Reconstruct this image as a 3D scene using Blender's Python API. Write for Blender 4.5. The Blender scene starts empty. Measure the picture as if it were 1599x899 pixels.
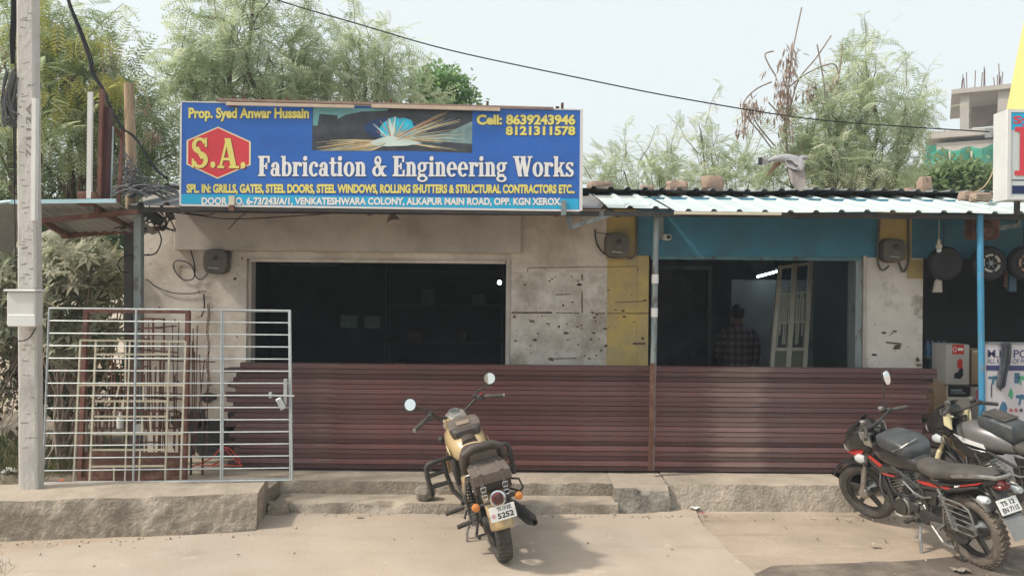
import bpy, math, random
import numpy as np
from mathutils import Matrix, Vector, noise as mnoise

R = math.radians
random.seed(7)
rng = np.random.default_rng(7)
SC = bpy.context.scene
COL = SC.collection

# ------------------------------------------------------------------ camera, sky, sun, exposure
CAMH = 2.25
FPX = 1200.0          # focal length in pixels of the 1599 wide photograph
ROLL = R(0.5)
cam_d = bpy.data.cameras.new('camera')
cam_d.sensor_width = 36.0
cam_d.lens = FPX / 1599.0 * 36.0
cam_d.clip_start = 0.05
cam_d.clip_end = 2000.0
cam = bpy.data.objects.new('camera', cam_d)
COL.objects.link(cam)
cam.matrix_world = Matrix.Translation((0, 0, CAMH)) @ Matrix.Rotation(R(90), 4, 'X') @ Matrix.Rotation(ROLL, 4, 'Z')
SC.camera = cam

SUN_TRAVEL = Vector((0.90, 0.27, -1.0)).normalized()      # the way the light travels
to_sun = -SUN_TRAVEL
sun_el = math.asin(to_sun.z)
sun_rot = math.atan2(to_sun.x, to_sun.y)
world = bpy.data.worlds.new('World')
SC.world = world
world.use_nodes = True
wn = world.node_tree
wn.nodes.clear()
w_out = wn.nodes.new('ShaderNodeOutputWorld')
w_bg = wn.nodes.new('ShaderNodeBackground')
w_sky = wn.nodes.new('ShaderNodeTexSky')
w_sky.sky_type = 'NISHITA'
w_sky.sun_disc = False
w_sky.sun_elevation = sun_el
w_sky.sun_rotation = sun_rot
w_sky.air_density = 1.0
w_sky.dust_density = 7.0
w_sky.ozone_density = 2.0
w_mix = wn.nodes.new('ShaderNodeMixRGB')
w_mix.inputs[0].default_value = 0.65
w_mix.inputs[2].default_value = (7.0, 7.35, 7.1, 1)        # hazy white air
wn.links.new(w_sky.outputs[0], w_mix.inputs[1])
wn.links.new(w_mix.outputs[0], w_bg.inputs[0])
w_bg.inputs[1].default_value = 0.136
wn.links.new(w_bg.outputs[0], w_out.inputs[0])

sun_d = bpy.data.lights.new('sun', 'SUN')
sun_d.energy = 2.35
sun_d.angle = R(4.0)
sun_d.color = (1.0, 0.93, 0.82)
sun = bpy.data.objects.new('sun', sun_d)
COL.objects.link(sun)
sun.rotation_euler = SUN_TRAVEL.to_track_quat('-Z', 'Y').to_euler()
sun.location = (-20, -5, 25)

SC.view_settings.view_transform = 'Standard'
SC.view_settings.look = 'None'
SC.view_settings.exposure = 0.37
SC.view_settings.gamma = 1.0
SC.view_settings.use_curve_mapping = False
HAZE = 0.0024
SC.render.engine = 'CYCLES'
SC.cycles.max_bounces = 8
SC.cycles.transparent_max_bounces = 8
SC.cycles.caustics_reflective = False
SC.cycles.caustics_refractive = False

# ------------------------------------------------------------------ helpers
def unroll(px, py):
    u, v = px - 799.5, py - 449.5
    return u * math.cos(ROLL) + v * math.sin(ROLL), -u * math.sin(ROLL) + v * math.cos(ROLL)

def P(px, py, y):
    """world point at distance y that the photograph shows at pixel px, py"""
    u, v = unroll(px, py)
    return Vector((u / FPX * y, y, CAMH - v / FPX * y))

def G(px, py, z=0.0):
    u, v = unroll(px, py)
    y = (CAMH - z) * FPX / v
    return Vector((u / FPX * y, y, z))

ORG = {}
def tag(o, label=None, cat=None, group=None, kind=None):
    if label: o['label'] = label
    if cat: o['category'] = cat
    if group: o['group'] = group
    if kind: o['kind'] = kind
    return o

def thing(name, label, cat, loc=(0, 0, 0), rot=(0, 0, 0), group=None, local=False, scale=1.0):
    o = bpy.data.objects.new(name, None)
    o.empty_display_size = 0.1
    COL.objects.link(o)
    o.location = loc
    o.rotation_euler = rot
    o.scale = (scale,) * 3
    ORG[o.name] = Vector((0, 0, 0)) if local else Vector(loc)
    return tag(o, label, cat, group)

class MB:
    def __init__(self, M=None):
        self.v = []; self.f = []; self.m = []; self.M = M or Matrix(); self.mi = 0
    def _add(self, vs, fs):
        b = len(self.v)
        M = self.M
        self.v += [M @ Vector(p) for p in vs]
        self.f += [tuple(i + b for i in f) for f in fs]
        self.m += [self.mi] * len(fs)
        return self
    def box(self, c, s, bev=0.0, rot=None):
        hx, hy, hz = s[0] / 2, s[1] / 2, s[2] / 2
        Rm = rot.to_3x3() if rot is not None else Matrix.Identity(3)
        c = Vector(c)
        if bev <= 0:
            vs = [(sx * hx, sy * hy, sz * hz) for sx in (-1, 1) for sy in (-1, 1) for sz in (-1, 1)]
            fs = [(0, 1, 3, 2), (4, 6, 7, 5), (0, 4, 5, 1), (2, 3, 7, 6), (0, 2, 6, 4), (1, 5, 7, 3)]
        else:
            b = min(bev, hx * .9, hy * .9, hz * .9)
            h = (hx, hy, hz); idx = {}; vs = []; fs = []
            for sx in (-1, 1):
                for sy in (-1, 1):
                    for sz in (-1, 1):
                        s3 = (sx, sy, sz)
                        for a in range(3):
                            idx[s3 + (a,)] = len(vs)
                            vs.append([s3[k] * (h[k] if k == a else h[k] - b) for k in range(3)])
            for a in range(3):
                o1, o2 = [k for k in range(3) if k != a]
                for sa in (-1, 1):
                    q = []
                    for p, r in ((-1, -1), (1, -1), (1, 1), (-1, 1)):
                        t = [0, 0, 0]; t[a] = sa; t[o1] = p; t[o2] = r
                        q.append(idx[tuple(t) + (a,)])
                    fs.append(q)
                for s1 in (-1, 1):
                    for s2 in (-1, 1):
                        q = []
                        for axis, sg in ((o1, -1), (o1, 1), (o2, 1), (o2, -1)):
                            t = [0, 0, 0]; t[a] = sg; t[o1] = s1; t[o2] = s2
                            q.append(idx[tuple(t) + (axis,)])
                        fs.append(q)
            for sx in (-1, 1):
                for sy in (-1, 1):
                    for sz in (-1, 1):
                        fs.append([idx[(sx, sy, sz, a)] for a in range(3)])
        return self._add([c + Rm @ Vector(p) for p in vs], fs)
    def bx(self, x0, x1, y0, y1, z0, z1, bev=0.0):
        return self.box(((x0 + x1) / 2, (y0 + y1) / 2, (z0 + z1) / 2), (abs(x1 - x0), abs(y1 - y0), abs(z1 - z0)), bev)
    def beam(self, a, b, w, h=None, up=(0, 0, 1)):
        """rectangular bar from a to b"""
        a, b = Vector(a), Vector(b); h = h or w
        d = (b - a); L = d.length; d.normalize()
        u = Vector(up)
        if abs(u.dot(d)) > .95: u = Vector((0, 1, 0))
        s = d.cross(u).normalized(); t = s.cross(d)
        vs = []
        for e in (a, b):
            for p, q in ((-1, -1), (1, -1), (1, 1), (-1, 1)):
                vs.append(e + s * (p * w / 2) + t * (q * h / 2))
        return self._add(vs, [(0, 1, 2, 3), (7, 6, 5, 4), (0, 4, 5, 1), (1, 5, 6, 2), (2, 6, 7, 3), (3, 7, 4, 0)])
    def tube(self, pts, r, n=8, closed=False, flat=1.0):
        pts = [Vector(p) for p in pts]
        k = len(pts)
        rs = r if isinstance(r, (list, tuple)) else [r] * k
        vs = []; fs = []
        prev = None
        for i in range(k):
            if closed: t = pts[(i + 1) % k] - pts[i - 1]
            else: t = pts[min(i + 1, k - 1)] - pts[max(i - 1, 0)]
            if t.length < 1e-9: t = Vector((0, 0, 1))
            t.normalize()
            if prev is None:
                ref = Vector((0, 0, 1)) if abs(t.z) < .9 else Vector((1, 0, 0))
                s = t.cross(ref).normalized()
            else:
                s = (prev - t * prev.dot(t))
                s = s.normalized() if s.length > 1e-6 else t.orthogonal().normalized()
            prev = s
            w = t.cross(s)
            for j in range(n):
                a = 2 * math.pi * j / n
                vs.append(pts[i] + (s * math.cos(a) + w * (math.sin(a) * flat)) * rs[i])
        m = k if closed else k - 1
        for i in range(m):
            i2 = (i + 1) % k
            for j in range(n):
                j2 = (j + 1) % n
                fs.append((i * n + j, i * n + j2, i2 * n + j2, i2 * n + j))
        if not closed:
            fs.append(tuple(range(n - 1, -1, -1)))
            fs.append(tuple((k - 1) * n + j for j in range(n)))
        return self._add(vs, fs)
    def lathe(self, prof, o, axis, n=20, caps=True):
        """profile of (distance along axis, radius)"""
        o = Vector(o); ax = Vector(axis).normalized()
        s = ax.orthogonal().normalized(); w = ax.cross(s)
        vs = []; fs = []
        for (a, r) in prof:
            for j in range(n):
                t = 2 * math.pi * j / n
                vs.append(o + ax * a + (s * math.cos(t) + w * math.sin(t)) * max(r, 1e-4))
        for i in range(len(prof) - 1):
            for j in range(n):
                j2 = (j + 1) % n
                fs.append((i * n + j, i * n + j2, (i + 1) * n + j2, (i + 1) * n + j))
        if caps:
            fs.append(tuple(range(n - 1, -1, -1)))
            fs.append(tuple((len(prof) - 1) * n + j for j in range(n)))
        return self._add(vs, fs)
    def ball(self, c, r, n=12, sq=(1, 1, 1)):
        c = Vector(c); m = n // 2
        vs = []; fs = []
        for i in range(m + 1):
            p = math.pi * i / m
            for j in range(n):
                t = 2 * math.pi * j / n
                rr = max(math.sin(p), 1e-3)
                vs.append(c + Vector((rr * math.cos(t) * sq[0], rr * math.sin(t) * sq[1], math.cos(p) * sq[2])) * r)
        for i in range(m):
            for j in range(n):
                j2 = (j + 1) % n
                fs.append((i * n + j, (i + 1) * n + j, (i + 1) * n + j2, i * n + j2))
        return self._add(vs, fs)
    def prism(self, poly, ext):
        poly = [Vector(p) for p in poly]; e = Vector(ext); n = len(poly)
        fs = [tuple(range(n)), tuple(range(2 * n - 1, n - 1, -1))]
        for i in range(n):
            j = (i + 1) % n
            fs.append((i, i + n, j + n, j))
        return self._add(poly + [p + e for p in poly], fs)
    def poly(self, pts):
        return self._add(pts, [tuple(range(len(pts)))])
    def grid(self, rows, closed_u=False):
        nr, nc = len(rows), len(rows[0])
        vs = [p for r in rows for p in r]; fs = []
        for i in range(nr - 1):
            for j in range(nc - (0 if closed_u else 1)):
                j2 = (j + 1) % nc
                fs.append((i * nc + j, i * nc + j2, (i + 1) * nc + j2, (i + 1) * nc + j))
        return self._add(vs, fs)
    def loft(self, st, n=18, axis='y', ex=2.4):
        """superellipse sections: (pos, centre across, centre z, half width, half height[, exponent])"""
        rows = []
        for s in st:
            e = s[5] if len(s) > 5 else ex
            row = []
            for j in range(n):
                t = 2 * math.pi * j / n
                c, q = math.cos(t), math.sin(t)
                a = s[1] + s[3] * math.copysign(abs(c) ** (2 / e), c)
                b = s[2] + s[4] * math.copysign(abs(q) ** (2 / e), q)
                row.append((a, s[0], b) if axis == 'y' else ((s[0], a, b) if axis == 'x' else (a, b, s[0])))
            rows.append(row)
        self.grid(rows, True)
        b0 = len(self.v) - n * len(st)
        self.f.append(tuple(b0 + j for j in range(n - 1, -1, -1))); self.m.append(self.mi)
        self.f.append(tuple(b0 + (len(st) - 1) * n + j for j in range(n))); self.m.append(self.mi)
        return self
    def raw(self, vs, fs):
        return self._add(vs, fs)
    def build(self, name, mat, parent=None, smooth=False, solid=0.0, bevel=0.0, angle=38, subd=0, label=None, recalc=True):
        me = bpy.data.meshes.new(name)
        if parent is not None:
            p = parent
            while p.parent: p = p.parent
            off = ORG.get(p.name, Vector((0, 0, 0)))
            loc = Vector((0, 0, 0))
        else:
            a = np.array([tuple(p) for p in self.v])
            off = Vector(((a[:, 0].min() + a[:, 0].max()) / 2, (a[:, 1].min() + a[:, 1].max()) / 2, a[:, 2].min()))
            loc = off
        me.from_pydata([tuple(p - off) for p in self.v], [], self.f)
        ms = mat if isinstance(mat, (list, tuple)) else [mat]
        for m in ms: me.materials.append(m)
        if len(ms) > 1:
            me.polygons.foreach_set('material_index', self.m)
        if recalc and len(self.f) < 60000:
            import bmesh
            bm = bmesh.new(); bm.from_mesh(me)
            bmesh.ops.recalc_face_normals(bm, faces=bm.faces)
            bm.to_mesh(me); bm.free()
        if smooth:
            me.shade_smooth()
            me.set_sharp_from_angle(angle=R(angle))
        me.update()
        o = bpy.data.objects.new(name, me)
        COL.objects.link(o)
        o.location = loc
        if parent is not None: o.parent = parent
        else: ORG[o.name] = off
        if bevel:
            md = o.modifiers.new('bevel', 'BEVEL'); md.width = bevel; md.segments = 2; md.limit_method = 'ANGLE'
        if subd:
            md = o.modifiers.new('subdivision', 'SUBSURF'); md.levels = subd; md.render_levels = subd
        if solid:
            md = o.modifiers.new('solidify', 'SOLIDIFY'); md.thickness = solid; md.offset = 0
        if label: o['label'] = label
        return o

def tree_children(o):
    return list(o.children)
def dup(o, parent=None):
    c = o.copy(); COL.objects.link(c)
    if parent is not None: c.parent = parent
    for ch in list(o.children):
        dup(ch, c)
    return c

# ------------------------------------------------------------------ materials
MATS = {}
def mat(name, col, rough=.7, metal=0.0, var=.18, scale=6.0, bump=0.0, bscale=60.0, col2=None, amt=.5, sharp=.12, scale2=3.0,
        spec=.4, coat=0.0, dust=0.0, dustcol=(.42, .36, .28), stretch=(1, 1, 1), alpha=None, objvar=0.0, marks=()):
    """procedural material: base colour with noise, a second colour in patches, dust and bump"""
    m = bpy.data.materials.new(name); m.use_nodes = True
    nt = m.node_tree; N = nt.nodes; L = nt.links
    b = N['Principled BSDF']
    tc = N.new('ShaderNodeTexCoord'); mp = N.new('ShaderNodeMapping')
    mp.inputs['Scale'].default_value = stretch
    L.new(tc.outputs['Object'], mp.inputs['Vector'])
    n1 = N.new('ShaderNodeTexNoise'); n1.inputs['Scale'].default_value = scale; n1.inputs['Detail'].default_value = 8
    n1.inputs['Roughness'].default_value = .62
    L.new(mp.outputs[0], n1.inputs['Vector'])
    r1 = N.new('ShaderNodeMapRange'); r1.inputs[1].default_value = .3; r1.inputs[2].default_value = .7
    r1.inputs[3].default_value = 1 - var; r1.inputs[4].default_value = 1 + var
    L.new(n1.outputs['Fac'], r1.inputs[0])
    mul = N.new('ShaderNodeVectorMath'); mul.operation = 'MULTIPLY'
    L.new(r1.outputs[0], mul.inputs[1])
    cur = mul.outputs[0]
    base = N.new('ShaderNodeRGB'); base.outputs[0].default_value = (*col, 1)
    src = base.outputs[0]
    if col2 is not None:
        n2 = N.new('ShaderNodeTexNoise'); n2.inputs['Scale'].default_value = scale2; n2.inputs['Detail'].default_value = 9
        n2.inputs['Roughness'].default_value = .68
        L.new(mp.outputs[0], n2.inputs['Vector'])
        r2 = N.new('ShaderNodeMapRange'); r2.interpolation_type = 'SMOOTHSTEP'
        th = .5 + (.5 - amt) * .5
        r2.inputs[1].default_value = th - sharp / 2; r2.inputs[2].default_value = th + sharp / 2
        L.new(n2.outputs['Fac'], r2.inputs[0])
        mx = N.new('ShaderNodeMixRGB'); mx.inputs[2].default_value = (*col2, 1)
        L.new(r2.outputs[0], mx.inputs[0]); L.new(src, mx.inputs[1]); src = mx.outputs[0]
    if dust > 0:
        n3 = N.new('ShaderNodeTexNoise'); n3.inputs['Scale'].default_value = 9; n3.inputs['Detail'].default_value = 8
        L.new(tc.outputs['Object'], n3.inputs['Vector'])
        r3 = N.new('ShaderNodeMapRange'); r3.inputs[1].default_value = .35; r3.inputs[2].default_value = .75
        r3.inputs[3].default_value = dust * .35; r3.inputs[4].default_value = dust
        L.new(n3.outputs['Fac'], r3.inputs[0])
        mx = N.new('ShaderNodeMixRGB'); mx.inputs[2].default_value = (*dustcol, 1)
        L.new(r3.outputs[0], mx.inputs[0]); L.new(src, mx.inputs[1]); src = mx.outputs[0]
    for (sv, lo, hi, mc, st) in marks:          # streaks, tracks and specks with their own shape
        mq = N.new('ShaderNodeMapping'); mq.inputs['Scale'].default_value = sv; L.new(tc.outputs['Object'], mq.inputs['Vector'])
        n4 = N.new('ShaderNodeTexNoise'); n4.inputs['Scale'].default_value = 1; n4.inputs['Detail'].default_value = 5; L.new(mq.outputs[0], n4.inputs['Vector'])
        r4 = N.new('ShaderNodeMapRange'); r4.inputs[1].default_value = lo; r4.inputs[2].default_value = hi; r4.inputs[4].default_value = st; L.new(n4.outputs['Fac'], r4.inputs[0])
        mx = N.new('ShaderNodeMixRGB'); mx.inputs[2].default_value = (*mc, 1); L.new(r4.outputs[0], mx.inputs[0]); L.new(src, mx.inputs[1]); src = mx.outputs[0]
    L.new(src, mul.inputs[0])
    L.new(cur, b.inputs['Base Color'])
    b.inputs['Roughness'].default_value = rough
    b.inputs['Metallic'].default_value = metal
    b.inputs['Specular IOR Level'].default_value = spec
    b.inputs['Coat Weight'].default_value = coat
    b.inputs['Coat Roughness'].default_value = .12
    if rough < .98:
        rr = N.new('ShaderNodeMapRange'); rr.inputs[1].default_value = .3; rr.inputs[2].default_value = .7
        rr.inputs[3].default_value = max(.02, rough - .1 * min(1, var * 5)); rr.inputs[4].default_value = min(1, rough + .12 * min(1, var * 5))
        L.new(n1.outputs['Fac'], rr.inputs[0]); L.new(rr.outputs[0], b.inputs['Roughness'])
    if bump > 0:
        nb = N.new('ShaderNodeTexNoise'); nb.inputs['Scale'].default_value = bscale; nb.inputs['Detail'].default_value = 6
        L.new(mp.outputs[0], nb.inputs['Vector'])
        bp = N.new('ShaderNodeBump'); bp.inputs['Strength'].default_value = min(1, bump); bp.inputs['Distance'].default_value = .02
        L.new(nb.outputs['Fac'], bp.inputs['Height']); L.new(bp.outputs[0], b.inputs['Normal'])
    if objvar > 0:
        oi = N.new('ShaderNodeObjectInfo'); ro = N.new('ShaderNodeMapRange'); ro.inputs[3].default_value = 1 - objvar; ro.inputs[4].default_value = 1 + objvar
        L.new(oi.outputs['Random'], ro.inputs[0]); mo = N.new('ShaderNodeVectorMath'); mo.operation = 'MULTIPLY'
        L.new(cur, mo.inputs[0]); L.new(ro.outputs[0], mo.inputs[1]); L.new(mo.outputs[0], b.inputs['Base Color'])
    if alpha is not None: b.inputs['Alpha'].default_value = alpha
    MATS[name] = m
    return m

def emit(name, col, s):
    m = bpy.data.materials.new(name); m.use_nodes = True
    b = m.node_tree.nodes['Principled BSDF']
    b.inputs['Base Color'].default_value = (*col, 1)
    b.inputs['Emission Color'].default_value = (*col, 1)
    b.inputs['Emission Strength'].default_value = s
    return m

def leafmat(name, cols, trans=.35):
    """leaf colours spread by a per-leaf random number"""
    m = bpy.data.materials.new(name); m.use_nodes = True
    nt = m.node_tree; N = nt.nodes; L = nt.links
    b = N['Principled BSDF']; out = N['Material Output']
    at = N.new('ShaderNodeAttribute'); at.attribute_name = 'rnd'
    cr = N.new('ShaderNodeValToRGB')
    el = cr.color_ramp.elements
    while len(el) < len(cols): el.new(.5)
    for i, c in enumerate(cols):
        el[i].position = i / (len(cols) - 1); el[i].color = (*c, 1)
    L.new(at.outputs['Fac'], cr.inputs[0])
    L.new(cr.outputs[0], b.inputs['Base Color'])
    b.inputs['Roughness'].default_value = .55
    b.inputs['Specular IOR Level'].default_value = .35
    tr = N.new('ShaderNodeBsdfTranslucent'); L.new(cr.outputs[0], tr.inputs[0])
    mx = N.new('ShaderNodeMixShader'); mx.inputs[0].default_value = trans
    L.new(b.outputs[0], mx.inputs[1]); L.new(tr.outputs[0], mx.inputs[2])
    L.new(mx.outputs[0], out.inputs[0])
    return m

def scatter(name, tv, tf, mats4, material, parent=None):
    """many copies of one small leaf template merged to one mesh; mats4: list of (3x3 array, position)"""
    tv = np.asarray(tv, float); tf = np.asarray(tf, int)
    n = len(mats4); A = np.array([m[0] for m in mats4]); T = np.array([m[1] for m in mats4])
    V = np.einsum('nij,kj->nki', A, tv) + T[:, None, :]
    F = tf[None] + (np.arange(n) * len(tv))[:, None, None]
    V = V.reshape(-1, 3); F = F.reshape(-1, tf.shape[1])
    off = np.zeros(3); loc = (0, 0, 0)
    if parent is not None:
        off = np.array(ORG.get(parent.name, Vector((0, 0, 0))))
    else:
        off = np.array([(V[:, 0].min() + V[:, 0].max()) / 2, (V[:, 1].min() + V[:, 1].max()) / 2, V[:, 2].min()]); loc = tuple(off)
    V = V - off
    k = tf.shape[1]
    me = bpy.data.meshes.new(name)
    me.vertices.add(len(V)); me.vertices.foreach_set('co', V.ravel())
    me.loops.add(F.size); me.loops.foreach_set('vertex_index', F.ravel().astype(np.int32))
    me.polygons.add(len(F)); me.polygons.foreach_set('loop_start', np.arange(0, F.size, k, dtype=np.int32))
    me.polygons.foreach_set('loop_total', np.full(len(F), k, dtype=np.int32))
    me.materials.append(material)
    me.update(calc_edges=True)
    at = me.attributes.new('rnd', 'FLOAT', 'FACE')
    at.data.foreach_set('value', np.repeat(rng.random(n), len(tf)).astype(np.float32))
    me.validate()
    o = bpy.data.objects.new(name, me); COL.objects.link(o); o.location = loc
    if parent is not None: o.parent = parent
    return o

def frame_for(d, roll):
    d = d / np.linalg.norm(d)
    up = np.array([0, 0, 1.0])
    s = np.cross(up, d)
    s = s / np.linalg.norm(s) if np.linalg.norm(s) > 1e-3 else np.array([1.0, 0, 0])
    u = np.cross(d, s)
    c, q = math.cos(roll), math.sin(roll)
    s2 = s * c + u * q; u2 = -s * q + u * c
    return np.stack([d, s2, u2], axis=1)

def text_geo(body, bold=0.0):
    cu = bpy.data.curves.new('lettering', 'FONT'); cu.body = body; cu.offset = bold
    cu.dimensions = '2D'; cu.fill_mode = 'BOTH'; cu.resolution_u = 4
    ob = bpy.data.objects.new('lettering', cu); COL.objects.link(ob)
    dg = bpy.context.evaluated_depsgraph_get()
    me = bpy.data.meshes.new_from_object(ob.evaluated_get(dg))
    vs = [tuple(v.co) for v in me.vertices]; fs = [tuple(p.vertices) for p in me.polygons]
    bpy.data.objects.remove(ob); bpy.data.curves.remove(cu); bpy.data.meshes.remove(me)
    a = np.array(vs); mn = a.min(0); mx = a.max(0)
    return [((v[0] - mn[0]) / (mx[0] - mn[0]), (v[1] - mn[1]) / (mx[1] - mn[1])) for v in vs], fs

def put_text(mb, body, f, bold=0.02):
    """f maps unit box (0..1, 0..1) to a 3-D point"""
    vs, fs = text_geo(body, bold)
    mb.raw([f(u, v) for u, v in vs], fs)

# slab-serif lettering drawn as strokes, for the big words of the board
def _rect(a, b, c, d): return [(a, b), (c, b), (c, d), (a, d)]
def _ring(cx, cy, rx, ry, tx, ty, a0=0, a1=360, n=18):
    o = []; i = []
    for k in range(n + 1):
        t = R(a0 + (a1 - a0) * k / n)
        o.append((cx + rx * math.cos(t), cy + ry * math.sin(t)))
        i.append((cx + (rx - tx) * math.cos(t), cy + (ry - ty) * math.sin(t)))
    return [[o[k], o[k + 1], i[k + 1], i[k]] for k in range(n)]
def _disc(cx, cy, rx, ry, n=14):
    return [(cx + rx * math.cos(2 * math.pi * k / n), cy + ry * math.sin(2 * math.pi * k / n)) for k in range(n)]
def _diag(x0, y0, x1, y1, w): return [(x0 - w / 2, y0), (x0 + w / 2, y0), (x1 + w / 2, y1), (x1 - w / 2, y1)]
def glyph(c):
    g = []
    if c == 'F': g = [_rect(.1, 0, .34, 1), _rect(.0, .9, .74, 1), _rect(.64, .66, .74, 1), _rect(.3, .45, .56, .55), _rect(.5, .34, .58, .66), _rect(0, 0, .46, .09)]; w = .8
    elif c == 'E': g = [_rect(.1, 0, .34, 1), _rect(.0, .9, .74, 1), _rect(.64, .7, .74, 1), _rect(.3, .45, .56, .55), _rect(.5, .34, .58, .66), _rect(0, 0, .78, .1), _rect(.68, 0, .78, .32)]; w = .86
    elif c == 'a': g = _ring(.25, .2, .24, .21, .15, .08) + _ring(.31, .46, .25, .24, .17, .08, 0, 165) + [_rect(.37, .03, .56, .5), _rect(.46, 0, .66, .08), _disc(.15, .52, .1, .1)]; w = .68
    elif c == 'b': g = _ring(.38, .35, .31, .36, .19, .08) + [_rect(.08, 0, .27, 1), _rect(0, .92, .2, 1)]; w = .74
    elif c == 'r': g = _ring(.42, .43, .22, .27, .1, .1, 50, 160) + [_rect(.08, 0, .28, .7), _rect(0, .62, .2, .7), _rect(0, 0, .4, .08), _disc(.53, .57, .1, .1)]; w = .64
    elif c == 'i': g = [_rect(.08, 0, .28, .7), _rect(0, .62, .2, .7), _rect(0, 0, .37, .08), _disc(.18, .88, .12, .12)]; w = .42
    elif c == 'c': g = _ring(.33, .35, .33, .37, .19, .09, 40, 320) + [_disc(.5, .54, .1, .1)]; w = .64
    elif c == 't': g = _ring(.32, .16, .2, .17, .16, .09, 180, 350) + [_rect(.12, .14, .3, .92), _rect(0, .61, .44, .7)]; w = .5
    elif c == 'o': g = _ring(.35, .35, .35, .37, .2, .08); w = .75
    elif c == 'n': g = _ring(.36, .44, .28, .28, .19, .1, 0, 125) + [_rect(.08, 0, .28, .7), _rect(0, .62, .2, .7), _rect(0, 0, .36, .08), _rect(.45, 0, .64, .46), _rect(.4, 0, .72, .08)]; w = .77
    elif c == 'e': g = _ring(.34, .35, .34, .37, .19, .08, 0, 318) + [_rect(.12, .33, .67, .41)]; w = .73
    elif c == 'g': g = _ring(.3, .46, .29, .25, .16, .08) + _ring(.33, -.1, .34, .17, .13, .08) + [_rect(.1, .02, .5, .13), _rect(.06, .05, .16, .24), _rect(.46, .6, .7, .7)]; w = .74
    elif c == 'W': g = [_diag(.5, 0, .2, 1, .24), _diag(.44, 0, .66, 1, .1), _diag(.92, 0, .66, 1, .24), _diag(.92, 0, 1.18, 1, .1), _rect(0, .92, .42, 1), _rect(.5, .92, .86, 1), _rect(1.02, .92, 1.32, 1)]; w = 1.34
    elif c == 'k': g = [_rect(.08, 0, .28, 1), _rect(0, .92, .2, 1), _rect(0, 0, .36, .08), _diag(.3, .22, .6, .66, .12), _diag(.66, 0, .4, .44, .2), _rect(.44, .62, .74, .7), _rect(.5, 0, .82, .08)]; w = .82
    elif c == 's': g = _ring(.27, .51, .25, .2, .13, .08, 20, 250) + _ring(.27, .19, .27, .2, .14, .08, -160, 80) + [_diag(.4, .2, .14, .5, .16), _rect(.42, .5, .5, .7), _rect(.02, 0, .1, .2)]; w = .6
    elif c == 'S': g = _ring(.36, .74, .34, .27, .18, .1, 20, 255) + _ring(.36, .27, .36, .28, .19, .1, -165, 75) + [_diag(.52, .3, .2, .7, .22), _rect(.58, .7, .68, 1), _rect(.02, 0, .12, .3)]; w = .8
    elif c == 'A': g = [_diag(.12, 0, .42, 1, .11), _diag(.72, 0, .44, 1, .25), _rect(.2, .26, .6, .35), _rect(0, 0, .3, .08), _rect(.5, 0, .95, .08), _rect(.3, .92, .5, 1)]; w = .98
    elif c == 'M': g = [_rect(.12, 0, .3, 1), _rect(0, .9, .4, 1), _rect(0, 0, .42, .1), _diag(.62, .2, .32, 1, .2), _diag(.62, .2, .92, 1, .12), _rect(.86, 0, 1.1, 1), _rect(.8, .9, 1.2, 1), _rect(.78, 0, 1.2, .1)]; w = 1.25
    elif c == '.': g = [_disc(.1, .11, .11, .11)]; w = .26
    elif c == '&': g = _ring(.36, .76, .22, .24, .11, .09) + _ring(.32, .26, .32, .27, .18, .09) + [_diag(.78, 0, .26, .74, .2), _diag(.56, .14, .78, .5, .1), _rect(.6, .44, .92, .52), _rect(.66, 0, .95, .08)]; w = 1.0
    else: g = []; w = .34
    return g, w
def slab_text(mb, s, f, track=.03, lift=None):
    """f maps (u 0..1 along the words, v in cap heights, k layer) to a point"""
    x = 0; out = []
    for c in s:
        g, w = glyph(c)
        out += [[(x + p[0], p[1]) for p in poly] for poly in g]
        x += w + track
    for k, poly in enumerate(out):
        mb.poly([f(p[0] / x, p[1], k) for p in poly])

# ------------------------------------------------------------------ colours used in many places
m_dirt = mat('dirt', (.46, .37, .285), .95, var=.18, scale=1.1, bump=.35, bscale=28, col2=(.385, .31, .24), amt=.42, sharp=.3, scale2=.7, spec=.2, marks=(((.5, 5, 1), .56, .66, (.33, .26, .20), .55), ((38, 38, 38), .66, .72, (.22, .18, .14), .6), ((.6, 7, 1), .58, .66, (.56, .47, .38), .5)))
m_apron = mat('concrete_apron', (.50, .41, .325), .92, var=.13, scale=2.2, bump=.22, bscale=45, col2=(.41, .355, .30), amt=.40, sharp=.35, scale2=.55, spec=.2, marks=(((.35, 4.5, 1), .55, .66, (.40, .335, .275), .5), ((1.3, 1.7, 1), .62, .70, (.33, .29, .25), .55), ((45, 45, 45), .66, .72, (.24, .20, .17), .6), ((5, 5, 5), .68, .72, (.60, .52, .44), .5)))
m_asphalt = mat('dusty_asphalt', (.15, .125, .105), .95, var=.25, scale=7, bump=.5, bscale=70, col2=(.27, .22, .175), amt=.42, sharp=.3, scale2=1.5, spec=.25)
m_soil = mat('dark_soil', (.17, .14, .11), .95, var=.25, scale=2.5, bump=.5, bscale=18, col2=(.27, .23, .18), amt=.42, sharp=.25, scale2=1.2, spec=.2)
m_conc = mat('rough_concrete', (.42, .365, .30), .93, var=.24, scale=5, bump=1.0, bscale=34, col2=(.26, .225, .18), amt=.45, sharp=.3, scale2=2.2, spec=.2)
m_conc_top = mat('worn_concrete', (.47, .40, .32), .92, var=.13, scale=3, bump=.4, bscale=35, col2=(.33, .28, .225), amt=.38, sharp=.3, scale2=1.4, spec=.2)
m_broken = mat('broken_concrete', (.30, .27, .23), .95, var=.35, scale=9, bump=1, bscale=22, col2=(.16, .15, .13), amt=.42, sharp=.2, scale2=4, spec=.2)
m_wall = mat('stained_plaster', (.70, .645, .575), .9, var=.12, scale=1.8, bump=.25, bscale=30, col2=(.45, .385, .32), amt=.43, sharp=.30, scale2=1.4, spec=.2)
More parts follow.
